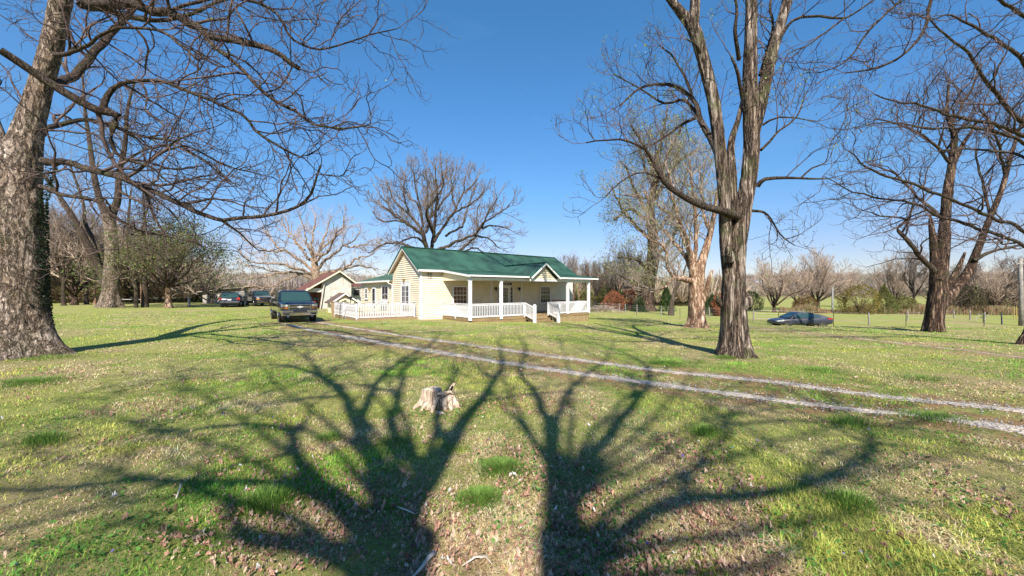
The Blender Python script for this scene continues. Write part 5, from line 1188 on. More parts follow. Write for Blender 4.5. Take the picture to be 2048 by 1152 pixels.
MB().box(.12, XW - .1, YD - .1, YD, ZB, ZE).build('wall', MAT['cream'], house)
# rear wing
rw = MB().box(.02, .14, YD, 13.4, -.8, 2.44).box(.14, 7.5, 13.3, 13.4, -.8, 2.44).box(7.4, 7.5, YD, 13.3, -1.2, 2.44).build('wall', MAT['cream'], house)
boards(rw, (.018, 0, 0), (0, 1, 0), (-1, 0, 0), -.5, 2.44, lambda z: YD + .02, lambda z: 13.38)
MB().prism([(3.0, 13.36, 2.4), (7.3, 13.36, 2.4), (5.1, 13.36, 4.2)], [(3.0, 13.26, 2.4), (7.3, 13.26, 2.4), (5.1, 13.26, 4.2)]).build('gable_wall', MAT['cream'], house)
# corner boards and trims
for x0, y0 in ((-.07, -.07), (XW - .07, -.07)):
    MB().box(x0, x0 + .16, y0, y0 + .16, ZB + .1, ZE).build('corner_board', MAT['white'], house)
MB().box(-.03, .06, YD - .06, YD + .05, -.5, 2.6).build('corner_board', MAT['white'], house)
MB().box(-.02, .08, 13.3, 13.44, -.6, 2.4).build('corner_board', MAT['white'], house)
for x in (5.78, 8.82): MB().box(x - .07, x + .07, -.075, 0, -.2, 2.6).build('pilaster', MAT['white'], house)

# roofs: ribbed panels on a thin deck
def roof_slope(A, B, Cc, D, name='roof', panel=.91, mat='roof', deck=True, cut=None):
    """A-B the eave, D-C the ridge above it (A under D). Panels run from eave to ridge."""
    A, B, Cc, D = map(Vector, (A, B, Cc, D)); n = (B - A).cross(D - A).normalized()
    if n.z < 0: n = -n
    base = MB().prism([A - n * .09, B - n * .09, Cc - n * .09, D - n * .09], [A - n * .02, B - n * .02, Cc - n * .02, D - n * .02]).build(name, MAT[mat], house if deck is True else deck)
    W = (B - A).length; k = max(1, round(W / panel)); e = (B - A) / k; e2 = (Cc - D) / k
    for i in range(k):
        mb = MB(); a, b = A + e * i, A + e * (i + 1); d, c = D + e2 * i, D + e2 * (i + 1)
        mb.prism([a - n * .018, b - n * .018, c - n * .018, d - n * .018], [a, b, c, d])
        for j in range(4):
            f = (j + .02) / 4.0; ww = (b - a) * (.016 / .91); p0, p1 = a.lerp(b, f), d.lerp(c, f)
            mb.prism([p0, p0 + ww * 2.4, p0 + ww * 1.8 + n * .022, p0 + ww * .6 + n * .022], [p1, p1 + ww * 2.4, p1 + ww * 1.8 + n * .022, p1 + ww * .6 + n * .022])
        mb.build('roof_panel', MAT[mat], base)
    return base
XL, XR = -.32, 15.05
roof_slope((XL, -.32, ZE + .04), (XR, -.32, ZE + .04), (XR, YD / 2, ZR), (XL, YD / 2, ZR))
roof_slope((XR, YD + .32, ZE + .04), (XL, YD + .32, ZE + .04), (XL, YD / 2, ZR), (XR, YD / 2, ZR), panel=2.5)
MB().bar((XL - .02, YD / 2, ZR + .005), (XR + .02, YD / 2, ZR + .005), .30, .03).build('ridge_cap', MAT['rooftrim'], house)
for x in (XL, XR):
    for s in (-1, 1):
        ye = YD / 2 + s * (YD / 2 + .34)
        MB().bar((x, ye, ZE + .02), (x, YD / 2, ZR - .01), .05, .10).build('rake_trim', MAT['rooftrim'], house)
        MB().bar((x + (.03 if x < 0 else -.03), ye, ZE - .10), (x + (.03 if x < 0 else -.03), YD / 2, ZR - .13), .03, .16).build('rake_board', MAT['white'], house)
        # soffit under the gable overhang
        xi = 0 if x < 0 else XW
        MB().prism([(x, ye, ZE - .10), (xi, ye, ZE - .10), (xi, YD / 2, ZR - .13), (x, YD / 2, ZR - .13)], [(x, ye, ZE - .085), (xi, ye, ZE - .085), (xi, YD / 2, ZR - .115), (x, YD / 2, ZR - .115)]).build('soffit', MAT['siding'], house)
MB().box(XL, 1.44, -.34, -.30, ZE - .10, ZE + .04).build('fascia', MAT['white'], house)
MB().box(XL, 1.44, -.30, -.022, ZE - .06, ZE - .04).build('soffit', MAT['white'], house)
MB().box(12.9, XR, -.34, -.30, ZE - .10, ZE + .04).build('fascia', MAT['white'], house)
# rear wing roof: low lean-to slope then a steeper gable
roof_slope((-.32, 13.72, 2.42), (-.32, YD - .0, 2.42), (2.3, YD, 3.10), (2.3, 13.72, 3.10))
roof_slope((2.3, 13.72, 3.12), (2.3, YD - 1.0, 3.12), (4.6, YD - 1, 4.55), (4.6, 13.72, 4.55))
roof_slope((7.7, YD, 2.5), (7.7, 13.72, 2.5), (4.6, 13.72, 4.55), (4.6, YD, 4.55))
MB().box(-.35, -.31, YD, 13.74, 2.28, 2.42).build('fascia', MAT['white'], house)
MB().prism([(-.32, 13.70, 2.30), (2.3, 13.70, 2.98), (2.3, 13.70, 3.1), (-.32, 13.70, 2.42)], [(-.32, 13.74, 2.30), (2.3, 13.74, 2.98), (2.3, 13.74, 3.1), (-.32, 13.74, 2.42)]).build('rake_trim', MAT['rooftrim'], house)
MB().box(-.3, .02, YD, 13.7, 2.34, 2.36).build('soffit', MAT['siding'], house)
# rear cross gable at the far right
MB().box(12.2, 15.2, YD, 9, -1.4, 2.6).build('wall', MAT['cream'], house)
roof_slope((15.6, 4.2, 2.95), (15.6, 9.3, 2.95), (13.5, 9.3, 4.28), (13.5, 4.2, 4.28))
roof_slope((11.6, 9.3, 2.95), (11.6, 4.6, 2.95), (13.5, 4.6, 4.28), (13.5, 9.3, 4.28))
MB().prism([(11.8, 4.25, 2.8), (15.4, 4.25, 2.8), (13.5, 4.25, 4.15)], [(11.8, 4.35, 2.8), (15.4, 4.35, 2.8), (13.5, 4.35, 4.15)]).build('gable_wall', MAT['white'], house)
# gutter elbow and meter wires
MB().tube([(-.36, YD + .3, 2.3), (-.30, YD + .15, 2.16), (-.05, YD + .06, 2.05), (-.05, YD + .06, -.4)], .04, 6).build('downspout', MAT['white'], house)
for dx_ in (0, .12, .22): MB().tube([(.50 + dx_, -.06, 2.78), (.52 + dx_, -.12, 2.62), (.54 + dx_, -.10, 2.46), (.60 + dx_, -.05, 2.44)], .014, 5).build('service_wire', MAT['black'], house)
MB().box(.42, .86, -.05, -.022, 2.74, 2.80).build('wire_bracket', MAT['black'], house)

# porch
PX0, PX1, PY = 1.65, 12.85, -3.68
FZ = -.19
pr = MB().prism([(PX0 - .23, -.25, ZE), (PX1 + .25, -.25, ZE), (PX1 + .85, PY - .30, 2.52), (PX0 - .20, PY - .30, 2.52)], [(PX0 - .23, -.25, ZE + .05), (PX1 + .25, -.25, ZE + .05), (PX1 + .85, PY - .30, 2.57), (PX0 - .20, PY - .30, 2.57)])
base = roof_slope((PX0 - .20, PY - .30, 2.60), (PX1 + .85, PY - .30, 2.60), (PX1 + .85, -.22, ZE + .10), (PX0 - .20, -.22, ZE + .10), name='porch_roof')
MB().box(PX0 - .22, 6.36, PY - .34, PY - .30, 2.48, 2.60).build('fascia', MAT['white'], house)
MB().box(9.0, PX1 + .87, PY - .34, PY - .30, 2.48, 2.60).build('fascia', MAT['white'], house)
MB().prism([(PX0 - .24, -.25, 2.90), (PX0 - .24, PY - .30, 2.44), (PX0 - .24, PY - .30, 2.60), (PX0 - .24, -.25, ZE + .10)], [(PX0 - .20, -.25, 2.90), (PX0 - .20, PY - .30, 2.44), (PX0 - .20, PY - .30, 2.60), (PX0 - .20, -.25, ZE + .10)]).build('fascia', MAT['white'], house)
MB().bar((PX0 - .22, -.22, ZE + .115), (PX0 - .22, PY - .32, 2.615), .08, .03).build('rake_trim', MAT['rooftrim'], house)
MB().bar((PX1 + .86, -.22, ZE + .115), (PX1 + .86, PY - .32, 2.615), .08, .03).build('rake_trim', MAT['rooftrim'], house)
MB().bar((PX0 - .2, PY - .33, 2.608), (PX1 + .86, PY - .33, 2.608), .04, .03).build('drip_edge', MAT['rooftrim'], house)
MB().box(PX0 - .05, PX1 + .05, PY - .09, PY + .09, 2.28, 2.44).build('porch_beam', MAT['white'], house)
# cream infill at the left end of the porch roof and its beam
ti = MB().prism([(PX0, -.02, 2.28), (PX0, PY - .05, 2.28), (PX0, PY - .05, 2.50), (PX0, -.02, 2.98)], [(PX0 + .06, -.02, 2.28), (PX0 + .06, PY - .05, 2.28), (PX0 + .06, PY - .05, 2.50), (PX0 + .06, -.02, 2.98)]).build('gable_infill', MAT['cream'], house)
MB().box(PX0 + .06, PX1, PY + .09, -.03, 2.30, 2.32).build('porch_ceiling', MAT['white'], house)
MB().box(PX1 - .09, PX1 + .09, PY + .09, -.03, 2.28, 2.44).build('porch_beam', MAT['white'], house)
# little gable over the steps
GXc, GL_, GR_ = 7.62, 6.32, 8.98; gy = PY - .34; slope = (3.60 - 2.58) / (GXc - GL_)
dr = roof_slope((GL_ - .05, gy - .24, 2.56), (GL_ - .05, .3, 2.56), (GXc, .9, 3.60), (GXc, gy - .24, 3.60), name='dormer_roof', panel=1.4)
dr2 = roof_slope((GR_ + .05, .3, 2.56), (GR_ + .05, gy - .24, 2.56), (GXc, gy - .24, 3.60), (GXc, .9, 3.60), name='dormer_roof', panel=1.4)
for s, xe in ((-1, GL_ - .08), (1, GR_ + .08)):
    MB().bar((xe, gy - .25, 2.54), (GXc, gy - .25, 3.60), .05, .07).build('rake_trim', MAT['rooftrim'], house)
    MB().bar((xe + .0 * s, gy - .27, 2.45), (GXc, gy - .27, 3.50), .05, .11).build('rake_board', MAT['white'], house)
tw = MB().prism([(GL_ + .06, gy + .03, 2.34), (GR_ - .06, gy + .03, 2.34), (GXc, gy + .03, 3.46)], [(GL_ + .06, gy + .11, 2.34), (GR_ - .06, gy + .11, 2.34), (GXc, gy + .11, 3.46)]).build('gable_wall', MAT['cream'], house)
MB().box(GL_, GR_, gy - .01, gy + .03, 2.26, 2.42).build('trim_board', MAT['white'], house)
boards(tw, (0, gy + .026, 0), (1, 0, 0), (0, -1, 0), 2.42, 3.40, lambda z: GL_ + .08 + (z - 2.34) / .90, lambda z: GR_ - .08 - (z - 2.34) / .86, h=.14)
MB().bar((GXc, gy - .26, 3.62), (GXc, .9, 3.62), .16, .03).build('ridge_cap', MAT['rooftrim'], house)
# floor
fl = MB().box(PX0, PX1, PY + .04, -.03, FZ - .14, FZ - .035).build('porch_floor', MAT['treated'], house)
nb = 26
for i in range(nb):
    y = PY + (i + .5) * (-PY - .03) / nb
    MB().box(PX0 - .02, PX1 + .02, y - .066, y + .066, FZ - .032, FZ).build('floor_board', MAT['treated'], fl)
for i in range(3):
    MB().box(PX0 - .02, 6.55, PY - .02, PY + .02, FZ - .16 - i * .155, FZ - .02 - i * .155).build('skirt_board', MAT['treated'], fl)
    MB().box(PX0 - .04, PX0, PY + .02, -.05, FZ - .16 - i * .155, FZ - .02 - i * .155).build('skirt_board', MAT['treated'], fl)
MB().box(8.75, PX1 + .03, PY - .03, PY + .02, FZ - .16, FZ - .02).build('skirt_board', MAT['treated'], fl)
n = int((PX1 - 8.75) / .14)
for i in range(n):
    x = 8.75 + i * .14; MB().box(x, x + .132, PY, PY + .02, -1.1, FZ - .165).build('skirt_board', MAT['skirt'], fl)
MB().box(PX1, PX1 + .03, PY, -.1, -1.2, FZ - .02).build('skirt_board', MAT['skirt'], fl)
for x in (PX0, 4.06, 10.43, PX1):
    p = MB().box(x - .09, x + .09, PY - .09, PY + .09, FZ - .12 if x < 9 else FZ, 2.28).build('post', MAT['rail'], house, bevel=.006)
    MB().box(x - .11, x + .11, PY - .11, PY + .11, 2.20, 2.28).build('capital', MAT['rail'], p)
# railings
def railing(p, q, zt, zb, sp=.125, mat='rail', parent=None, z2=None, bal=.035, name='railing'):
    """top and bottom rail with separate balusters; z2 drops the far end"""
    p, q = Vector((*p, 0)), Vector((*q, 0)); dz = (z2 if z2 is not None else 0); L = (q - p).length
    r = MB().bar(p + Vector((0, 0, zt)), q + Vector((0, 0, zt + dz)), .09, .045).bar(p + Vector((0, 0, zt - .07)), q + Vector((0, 0, zt - .07 + dz)), .035, .07).bar(p + Vector((0, 0, zb)), q + Vector((0, 0, zb + dz)), .045, .08).build(name, MAT[mat], parent or house)
    k = int(L / sp); me = None
    for i in range(k):
        c = p.lerp(q, (i + .5) / k); z = dz * (i + .5) / k
        if me is None: me = MB().box(-bal / 2, bal / 2, -bal / 2, bal / 2, zb, zt - .05).mesh('baluster', MAT[mat])
        b = link('baluster', me, r, (c.x, c.y, z), math.atan2(q.y - p.y, q.x - p.x))
    return r
ZT = .73
railing((PX0, -.06), (PX0, PY + .09), ZT, -.09); MB().box(PX0 - .045, PX0 + .045, -1.9, -1.81, FZ - .1, ZT).build('rail_post', MAT['rail'], house)
railing((PX0 + .09, PY), (3.97, PY), ZT, -.09); railing((4.15, PY), (6.05, PY), ZT, -.09)
railing((8.42, PY), (10.34, PY), ZT, -.09); railing((10.52, PY), (PX1 - .09, PY), ZT, -.09); railing((PX1, PY + .09), (PX1, -.06), ZT, -.09)
for x in (6.1, 8.38): MB().box(x - .05, x + .05, PY - .05, PY + .05, FZ - .05, ZT + .02).build('rail_post', MAT['rail'], house, bevel=.005)
NY = -4.75
for x in (6.1, 8.38):
    railing((x, PY - .05), (x, NY + .07), ZT, -.08, z2=-.30)
    nw = MB().box(x - .09, x + .09, NY - .09, NY + .09, -.98, .60).build('newel_post', MAT['rail'], house, bevel=.006)
    MB().prism([(x - .09, NY - .09, .60), (x + .09, NY - .09, .60), (x + .09, NY + .09, .60), (x - .09, NY + .09, .60)], [(x - .02, NY - .02, .66), (x + .02, NY - .02, .66), (x + .02, NY + .02, .66), (x - .02, NY + .02, .66)]).build('post_cap', MAT['rail'], nw)
st = MB().box(6.2, 8.3, PY - .02, PY + .04, -1.0, FZ - .035).build('steps', MAT['treated'], house)
for i in range(3):
    z = FZ - .19 * (i + 1); y0 = PY - .04 - .33 * i
    MB().box(6.18, 8.30, y0 - .33, y0 - .005, z - .04, z).build('tread', MAT['treated'], st); MB().box(6.2, 8.28, y0 - .31, y0 - .28, z - .19, z - .042).build('riser', MAT['treated'], st)
# bench on the right of the porch
be = empty('porch_bench', (-6.2 + UX * 11.6 + UY * 1.9, 25.8 + UY * 11.6 - UX * 1.9, FZ), TH, 'dark wooden bench behind the right porch railing', 'bench')
for i in range(4): MB().box(-.85, .85, -.26 + i * .13, -.15 + i * .13, .42, .45).build('seat_slat', MAT['deckwood'], be)
for i in range(3): MB().box(-.85, .85, .27, .30, .62 + i * .14, .72 + i * .14).build('back_slat', MAT['deckwood'], be)
for x in (-.8, .8):
    for y in (-.24, .26): MB().box(x - .03, x + .03, y - .03, y + .03, 0, .42 if y < 0 else 1.04).build('leg', MAT['deckwood'], be)

# windows and doors, standing proud of the boards
def window(x0, x1, z0, z1, cols, rows, plane='f', glass='glass', sash=True, trim=.09, name='window'):
    """plane f: front wall (x along the wall), s: left side wall (x is depth along the wall)"""
    def bx(a0, a1, o0, o1, c0, c1, mb):
        o0, o1 = o0 + .040, o1 + .040
        return mb.box(a0, a1, -o1, -o0, c0, c1) if plane == 'f' else mb.box(-o1, -o0, a0, a1, c0, c1)
    fr = MB()
    bx(x0 - trim, x0, .018, .05, z0 - trim, z1 + trim, fr); bx(x1, x1 + trim, .018, .05, z0 - trim, z1 + trim, fr)
    bx(x0, x1, .018, .05, z1, z1 + trim, fr); bx(x0, x1, .018, .05, z0 - trim, z0, fr)
    if sash: bx(x0, x1, .028, .045, (z0 + z1) / 2 - .022, (z0 + z1) / 2 + .022, fr)
    w = fr.build(name, MAT['white'], house)
    bx(x0 - trim - .02, x1 + trim + .02, .018, .085, z0 - trim - .03, z0 - trim, MB()).build('sill', MAT['white'], w)
    g = bx(x0, x1, .021, .026, z0, z1, MB()).build('pane', MAT[glass], w)
    for i in range(1, cols): x = x0 + (x1 - x0) * i / cols; bx(x - .009, x + .009, .026, .034, z0, z1, MB()).build('muntin', MAT['white'], w)
    for j in range(1, rows):
        z = z0 + (z1 - z0) * j / rows
        if not (sash and j * 2 == rows): bx(x0, x1, .026, .0335, z - .009, z + .009, MB()).build('muntin', MAT['white'], w)
    return w
window(2.50, 3.56, .66, 1.86, 4, 4, glass='glassred')
window(10.92, 11.98, .58, 1.90, 4, 4)
window(6.05, 7.45, .85, 1.90, 2, 1, 's', sash=False)
window(11.4, 11.95, .9, 1.75, 1, 2, 's')
# front door with side lights and transom
d = window(6.42, 6.62, .62, 1.86, 1, 4, trim=.05, sash=False, name='sidelight'); d = window(7.66, 7.86, .62, 1.86, 1, 4, trim=.05, sash=False, name='sidelight')
MB().box(6.36, 7.92, -.075, -.03, FZ, .57).build('door_surround', MAT['white'], house)
MB().box(6.36, 7.92, -.075, -.03, 1.91, 1.98).build('door_surround', MAT['white'], house)
dr = MB().box(6.74, 7.55, -.090, -.022, FZ + .02, 1.93).build('front_door', MAT['white'], house)
gl = MB().box(6.92, 7.37, -.095, -.0905, .62, 1.80).build('pane', MAT['glass'], dr)
for i in (1, 2): MB().box(6.92 + .15 * i - .008, 6.92 + .15 * i + .008, -.102, -.0955, .62, 1.80).build('muntin', MAT['white'], dr)
for i in (1, 2, 3, 4): z = .62 + 1.18 * i / 5; MB().box(6.92, 7.37, -.1015, -.0955, z - .008, z + .008).build('muntin', MAT['white'], dr)
MB().disc((7.47, -.115, .80), (0, 1, 0), .035, .05, 10).build('door_knob', MAT['black'], dr); MB().box(6.98, 7.31, -.095, -.0905, 0, .42).build('panel', MAT['rail'], dr)
window(6.5, 7.8, 2.02, 2.22, 5, 1, trim=.04, sash=False, name='transom')
def lantern(loc, out, name='wall_lantern', mat='black', s=1.0):
    o = Vector(out); c = Vector(loc)
    l = MB().disc(c + o * .02, out, .06 * s, .03, 10).tube([c, c + o * .10 + Vector((0, 0, .05)), c + o * .16], .012, 5).tube([c + o * .16 + Vector((0, 0, .10 * s)), c + o * .16 + Vector((0, 0, .06 * s)), c + o * .16 + Vector((0, 0, -.14 * s))], [.01, .085 * s, .05 * s], 6).tube([c + o * .16 + Vector((0, 0, -.14 * s)), c + o * .16 + Vector((0, 0, -.24 * s))], [.03, .01], 5)
    return l.build(name, MAT[mat], house)
lantern((6.17, -.03, 1.76), (0, -1, 0), s=1.15); lantern((8.5, -.03, 1.76), (0, -1, 0), s=1.15)
MAT['brass'] = plain('aged_brass', (.42, .28, .10), .4, .7)
lantern((0, 2.6, 2.38), (-1, 0, 0), mat='brass', s=1.1); lantern((.0, 10.55, 1.78), (-1, 0, 0), mat='brass')
# french door on the gable side, storm door on the wing
fd = MB().box(-.078, -.02, 1.75, 3.35, FZ, 2.16).build('french_door', MAT['white'], house)
for y0 in (1.92, 2.58):
    MB().box(-.085, -.079, y0, y0 + .48, .05, 1.92).build('pane', MAT['glass'], fd)
    for j in range(1, 5): z = .05 + 1.87 * j / 5; MB().box(-.093, -.0855, y0, y0 + .48, z - .01, z + .01).build('muntin', MAT['white'], fd)
    MB().box(-.0925, -.0855, y0 + .23, y0 + .25, .05, 1.92).build('muntin', MAT['white'], fd)
MB().box(-.09, -.05, 1.7, 3.4, 2.16, 2.26).build('door_head', MAT['white'], house)
sdr = MB().box(-.078, -.005, 9.1, 9.98, FZ, 1.86).build('storm_door', MAT['white'], house); MB().box(-.085, -.079, 9.22, 9.86, -.0, 1.76).build('pane', MAT['glass'], sdr)
bx_ = MB().box(-.42, -.08, 6.1, 7.6, .55, .78).build('window_box', MAT['oldrail'], house)

# deck at the left
dk = MB().box(-4.05, -.33, .45, 5.9, -.30, -.20).build('deck', MAT['treated'], house)
for i in range(40):
    y = .45 + .136 * i; MB().box(-4.08, -.28, y, y + .13, -.20, -.168).build('deck_board', MAT['deckwood'], dk)
for i in range(2): MB().box(-4.10, -.05, .42 - .02, .45, -.34 - i * .15, -.20 - i * .15).build('skirt_board', MAT['skirt'], dk); MB().box(-4.10, -4.07, .45, 5.95, -.34 - i * .15, -.20 - i * .15).build('skirt_board', MAT['skirt'], dk)
railing((-.25, .47), (-4.02, .47), .74, -.10, .150, 'oldrail', bal=.075)
railing((-4.06, .50), (-4.06, 2.9), .74, -.10, .150, 'oldrail', bal=.085); railing((-4.06, 3.6), (-4.06, 5.85), .74, -.10, .150, 'oldrail', bal=.085)
for x, y in ((-4.06, .47), (-.25, .47), (-4.06, 3.0), (-4.06, 3.5), (-4.06, 5.9)): MB().box(x - .045, x + .045, y - .045, y + .045, -.5, .78).build('rail_post', MAT['oldrail'], house)
# roof odds: vent pipe and aerial
MB().tube([(10.9, YD / 2 + .5, ZR - .4), (10.9, YD / 2 + .5, ZR + .35)], .05, 8).build('vent_pipe', MAT['grey'], house)
a = MB().tube([(14.9, YD / 2, ZR), (14.9, YD / 2, ZR + .75)], .012, 5)
for i, z in enumerate((.45, .58, .7)): a.bar((14.9 - .14, YD / 2 - .1, ZR + z), (14.9 + .14, YD / 2 + .1, ZR + z), .014)
a.build('aerial', MAT['grey'], house)

# ------------------------------------------------------------------ barn, well house, shed
barn = empty('barn', (-19.6, 43, 0), TH, 'white gabled barn with rusty red roof and an open lean-to on its left', 'barn')
BZ = 3.82
def to_barn(mb, n, m, b=0): return mb.build(n, MAT[m], barn, bevel=b)
fwall = [(-1.75, 0, -.7), (1.35, 0, -.7), (1.35, 0, 2.62), (0, 0, 3.66), (-1.75, 0, 2.52)]
fb = to_barn(MB().prism(fwall, [(x, .1, z) for x, y, z in fwall]), 'wall', 'barnwhite')
for i in range(11):
    x0 = -1.74 + i * .28; x1 = x0 + .27; zt = lambda x: min(2.62 + (1.35 - x) * .77, 3.66 + x * .65 if x < 0 else 9) - .02
    MB().prism([(x0, -.02, -.7), (x1, -.02, -.7), (x1, -.02, zt(x1)), (x0, -.02, zt(x0))], [(x0, -.001, -.7), (x1, -.001, -.7), (x1, -.001, zt(x1)), (x0, -.001, zt(x0))]).build('wall_board', MAT['barnwhite'], fb)
to_barn(MB().box(1.25, 1.35, .1, 6.5, -.7, 2.6), 'wall', 'barnwhite'); to_barn(MB().box(-1.75, -1.65, .1, 6.5, -.7, 2.5), 'wall', 'rust')
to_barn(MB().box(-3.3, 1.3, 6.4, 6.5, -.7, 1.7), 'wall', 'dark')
to_barn(MB().box(-3.25, -1.78, .0, .08, 1.42, 1.86), 'header', 'barnwhite'); to_barn(MB().box(-3.3, -1.8, 3.0, 3.1, -.7, 1.7), 'wall', 'rust')
def slope(A, B, Cc, D, nm, mt, par):
    A, B, Cc, D = map(Vector, (A, B, Cc, D)); n = (B - A).cross(D - A).normalized(); n = n if n.z > 0 else -n
    base = MB().prism([A - n * .06, B - n * .06, Cc - n * .06, D - n * .06], [A, B, Cc, D]).build(nm, MAT[mt], par)
    k = max(2, round((B - A).length / .66))
    for i in range(k):
        a, b = A.lerp(B, i / k), A.lerp(B, (i + 1) / k - .006); d, c = D.lerp(Cc, i / k), D.lerp(Cc, (i + 1) / k - .006); h = n * (.012 + .01 * (i % 2))
        MB().prism([a + n * .001, b + n * .001, c + n * .001, d + n * .001], [a + h, b + h, c + h, d + h]).build('roof_panel', MAT[mt], base)
    return base
slope((-3.45, 6.7, 1.62), (-3.45, -.5, 1.62), (0, -.5, BZ), (0, 6.7, BZ), 'roof', 'rust', barn)
slope((1.75, -.5, 2.50), (1.75, 6.7, 2.50), (0, 6.7, BZ), (0, -.5, BZ), 'roof', 'rust', barn)
for x, z in ((-3.45, 1.56), (1.75, 2.44)): to_barn(MB().bar((x, -.5, z), (0, -.5, BZ - .06), .05, .14), 'rake_board', 'cream')
to_barn(MB().box(-3.35, -3.2, -.05, .1, -.7, 1.6), 'post', 'barnwhite'); to_barn(MB().bar((-1.95, -.12, -.5), (-1.55, -.12, 2.3), .24, .08), 'brace', 'barnwhite')
to_barn(MB().box(1.36, 3.2, 1.6, 5.5, -.7, 1.95), 'annex', 'barnwhite'); slope((1.3, 1.3, 2.12), (3.4, 1.3, 2.12), (3.4, 5.5, 2.7), (1.3, 5.5, 2.7), 'annex_roof', 'rust', barn)
wn_ = to_barn(MB().box(2.0, 2.75, 1.52, 1.6, .95, 1.75), 'window', 'barnwhite'); MB().box(2.05, 2.70, 1.50, 1.518, 1.0, 1.7).build('pane', MAT['glass'], wn_)
to_barn(MB().box(-.9, -.6, -.06, -.021, -.7, .95), 'door_post', 'pole'); to_barn(MB().box(-.3, .75, -.05, -.021, 1.02, 1.08), 'latch_bar', 'black')
# red machine under the lean-to
rm = empty('red_tiller', (-19.6 - 2.6 * UX - .9 * UY, 43 - 2.6 * UY + .9 * UX, -.52), TH, 'red garden machine parked in the dark lean-to of the barn', 'garden machine')
MAT['red'] = plain('red_paint', (.30, .035, .02), .4, var=.2)
MB().box(-.35, .35, -.3, .45, .42, .95).build('body', MAT['red'], rm, bevel=.05); MB().tube([(-.1, .4, .8), (-.1, .75, 1.15)], .03, 6).tube([(.1, .4, .8), (.1, .75, 1.15)], .03, 6).build('handle', MAT['black'], rm)
for x in (-.42, .42): MB().disc((x, 0, .3), (1, 0, 0), .3, .16, 16).build('wheel', MAT['black'], rm)

wh = empty('well_house', (-15.15, 34.3, g1(-15.15, 34.3)), TH, 'small cream well house with brown pitched roof between the barn and the deck', 'shed')
W2 = 1.0
MB().prism([(-W2, 0, -.1), (W2, 0, -.1), (W2, 0, 1.0), (0, 0, 1.62), (-W2, 0, 1.0)], [(-W2, 1.7, -.1), (W2, 1.7, -.1), (W2, 1.7, 1.0), (0, 1.7, 1.62), (-W2, 1.7, 1.0)]).build('wall', MAT['cream'], wh)
for s in (-1, 1):
    MB().prism([(s * 1.25, -.45, .86), (0, -.45, 1.74), (0, -.45, 1.82), (s * 1.25, -.45, .94)], [(s * 1.25, 1.9, .86), (0, 1.9, 1.74), (0, 1.9, 1.82), (s * 1.25, 1.9, .94)]).build('roof', MAT['brownroof'], wh)
    MB().bar((s * 1.25, -.47, .86), (0, -.47, 1.74), .03, .12).build('rake_board', MAT['white'], wh)
    MB().bar((s * .75, -.3, .95), (0, -.3, 1.25), .07, .14).build('bracket', MAT['cream'], wh)
MB().box(-W2 - .03, -W2 + .07, -.03, .07, -.1, 1.0).build('corner_board', MAT['white'], wh); MB().box(W2 - .07, W2 + .03, -.03, .07, -.1, 1.0).build('corner_board', MAT['white'], wh)
MB().box(-.35, .3, -.02, 0, .1, .9).build('door', MAT['oldrail'], wh)

gs = empty('grey_shed', gb(448, 53), R(8), 'low weathered grey shed with a sloping roof behind the dark SUV', 'shed')
n = 15
gw = MB().box(-2.7, 2.6, .03, 3, -.2, 1.55).build('wall', MAT['greywood'], gs)
for i in range(n): x = -2.7 + i * .355; MB().box(x, x + .34, 0, .028, -.2, 1.55 + .30 * i / n).build('wall_board', MAT['greywood'], gw)
rf = MB().prism([(-3.2, -.5, 1.58), (3.1, -.5, 2.32), (3.1, 3.3, 2.32), (-3.2, 3.3, 1.58)], [(-3.2, -.5, 1.66), (3.1, -.5, 2.40), (3.1, 3.3, 2.40), (-3.2, 3.3, 1.66)]).build('roof', MAT['greywood'], gs)
MB().box(-.8, .1, -.03, -.002, .1, 1.3).build('door', MAT['barnwhite'], gs)
MB().box(.5, 2.3, 1, 1.1, 1.5, 2.2).build('gable_wall', MAT['barnwhite'], gs)
# ------------------------------------------------------------------ vehicles
MAT['paint_blue'] = plain('dark_blue_paint', (.006, .012, .030), .22, .3, coat=1.0, var=.1, dirt=(.05, .04, .03))
MAT['paint_navy'] = plain('navy_paint', (.006, .009, .024), .25, .2, coat=1.0, var=.1, dirt=(.04, .03, .025))
MAT['paint_glare'] = plain('sky_glare_paint', (.30, .28, .27), .35, .5, coat=.6, var=.12)  # sky glare on the charcoal truck's hood, put into the paint colour
MAT['paint_char'] = plain('charcoal_paint', (.030, .028, .034), .28, .3, coat=.8, var=.12)
MAT['paint_plum'] = plain('dark_grey_violet_paint', (.030, .032, .046), .4, .2, coat=.35, var=.08)
MAT['chrome'] = plain('chrome', (.62, .60, .58), .12, 1.0, var=.05)
MAT['tyre'] = plain('tyre_rubber', (.022, .017, .015), .85, var=.2)
MAT['lens'] = plain('headlight_lens', (.55, .56, .55), .1, .3, coat=1.0, var=.1)
MAT['amber'] = plain('amber_lens', (.55, .17, .03), .2, coat=.6, var=.1)
MAT['redlens'] = plain('red_lens', (.45, .02, .015), .2, coat=.8, var=.1)
MAT['gold'] = plain('gold_emblem', (.62, .45, .14), .3, .6, var=.05)
MAT['carglass'] = glass_m('car_glass', (.022, .050, .048)); MAT['seatc'] = plain('grey_seat', (.20, .20, .18), .8)
MAT['plate'] = plain('number_plate', (.65, .66, .68), .5, var=.05)

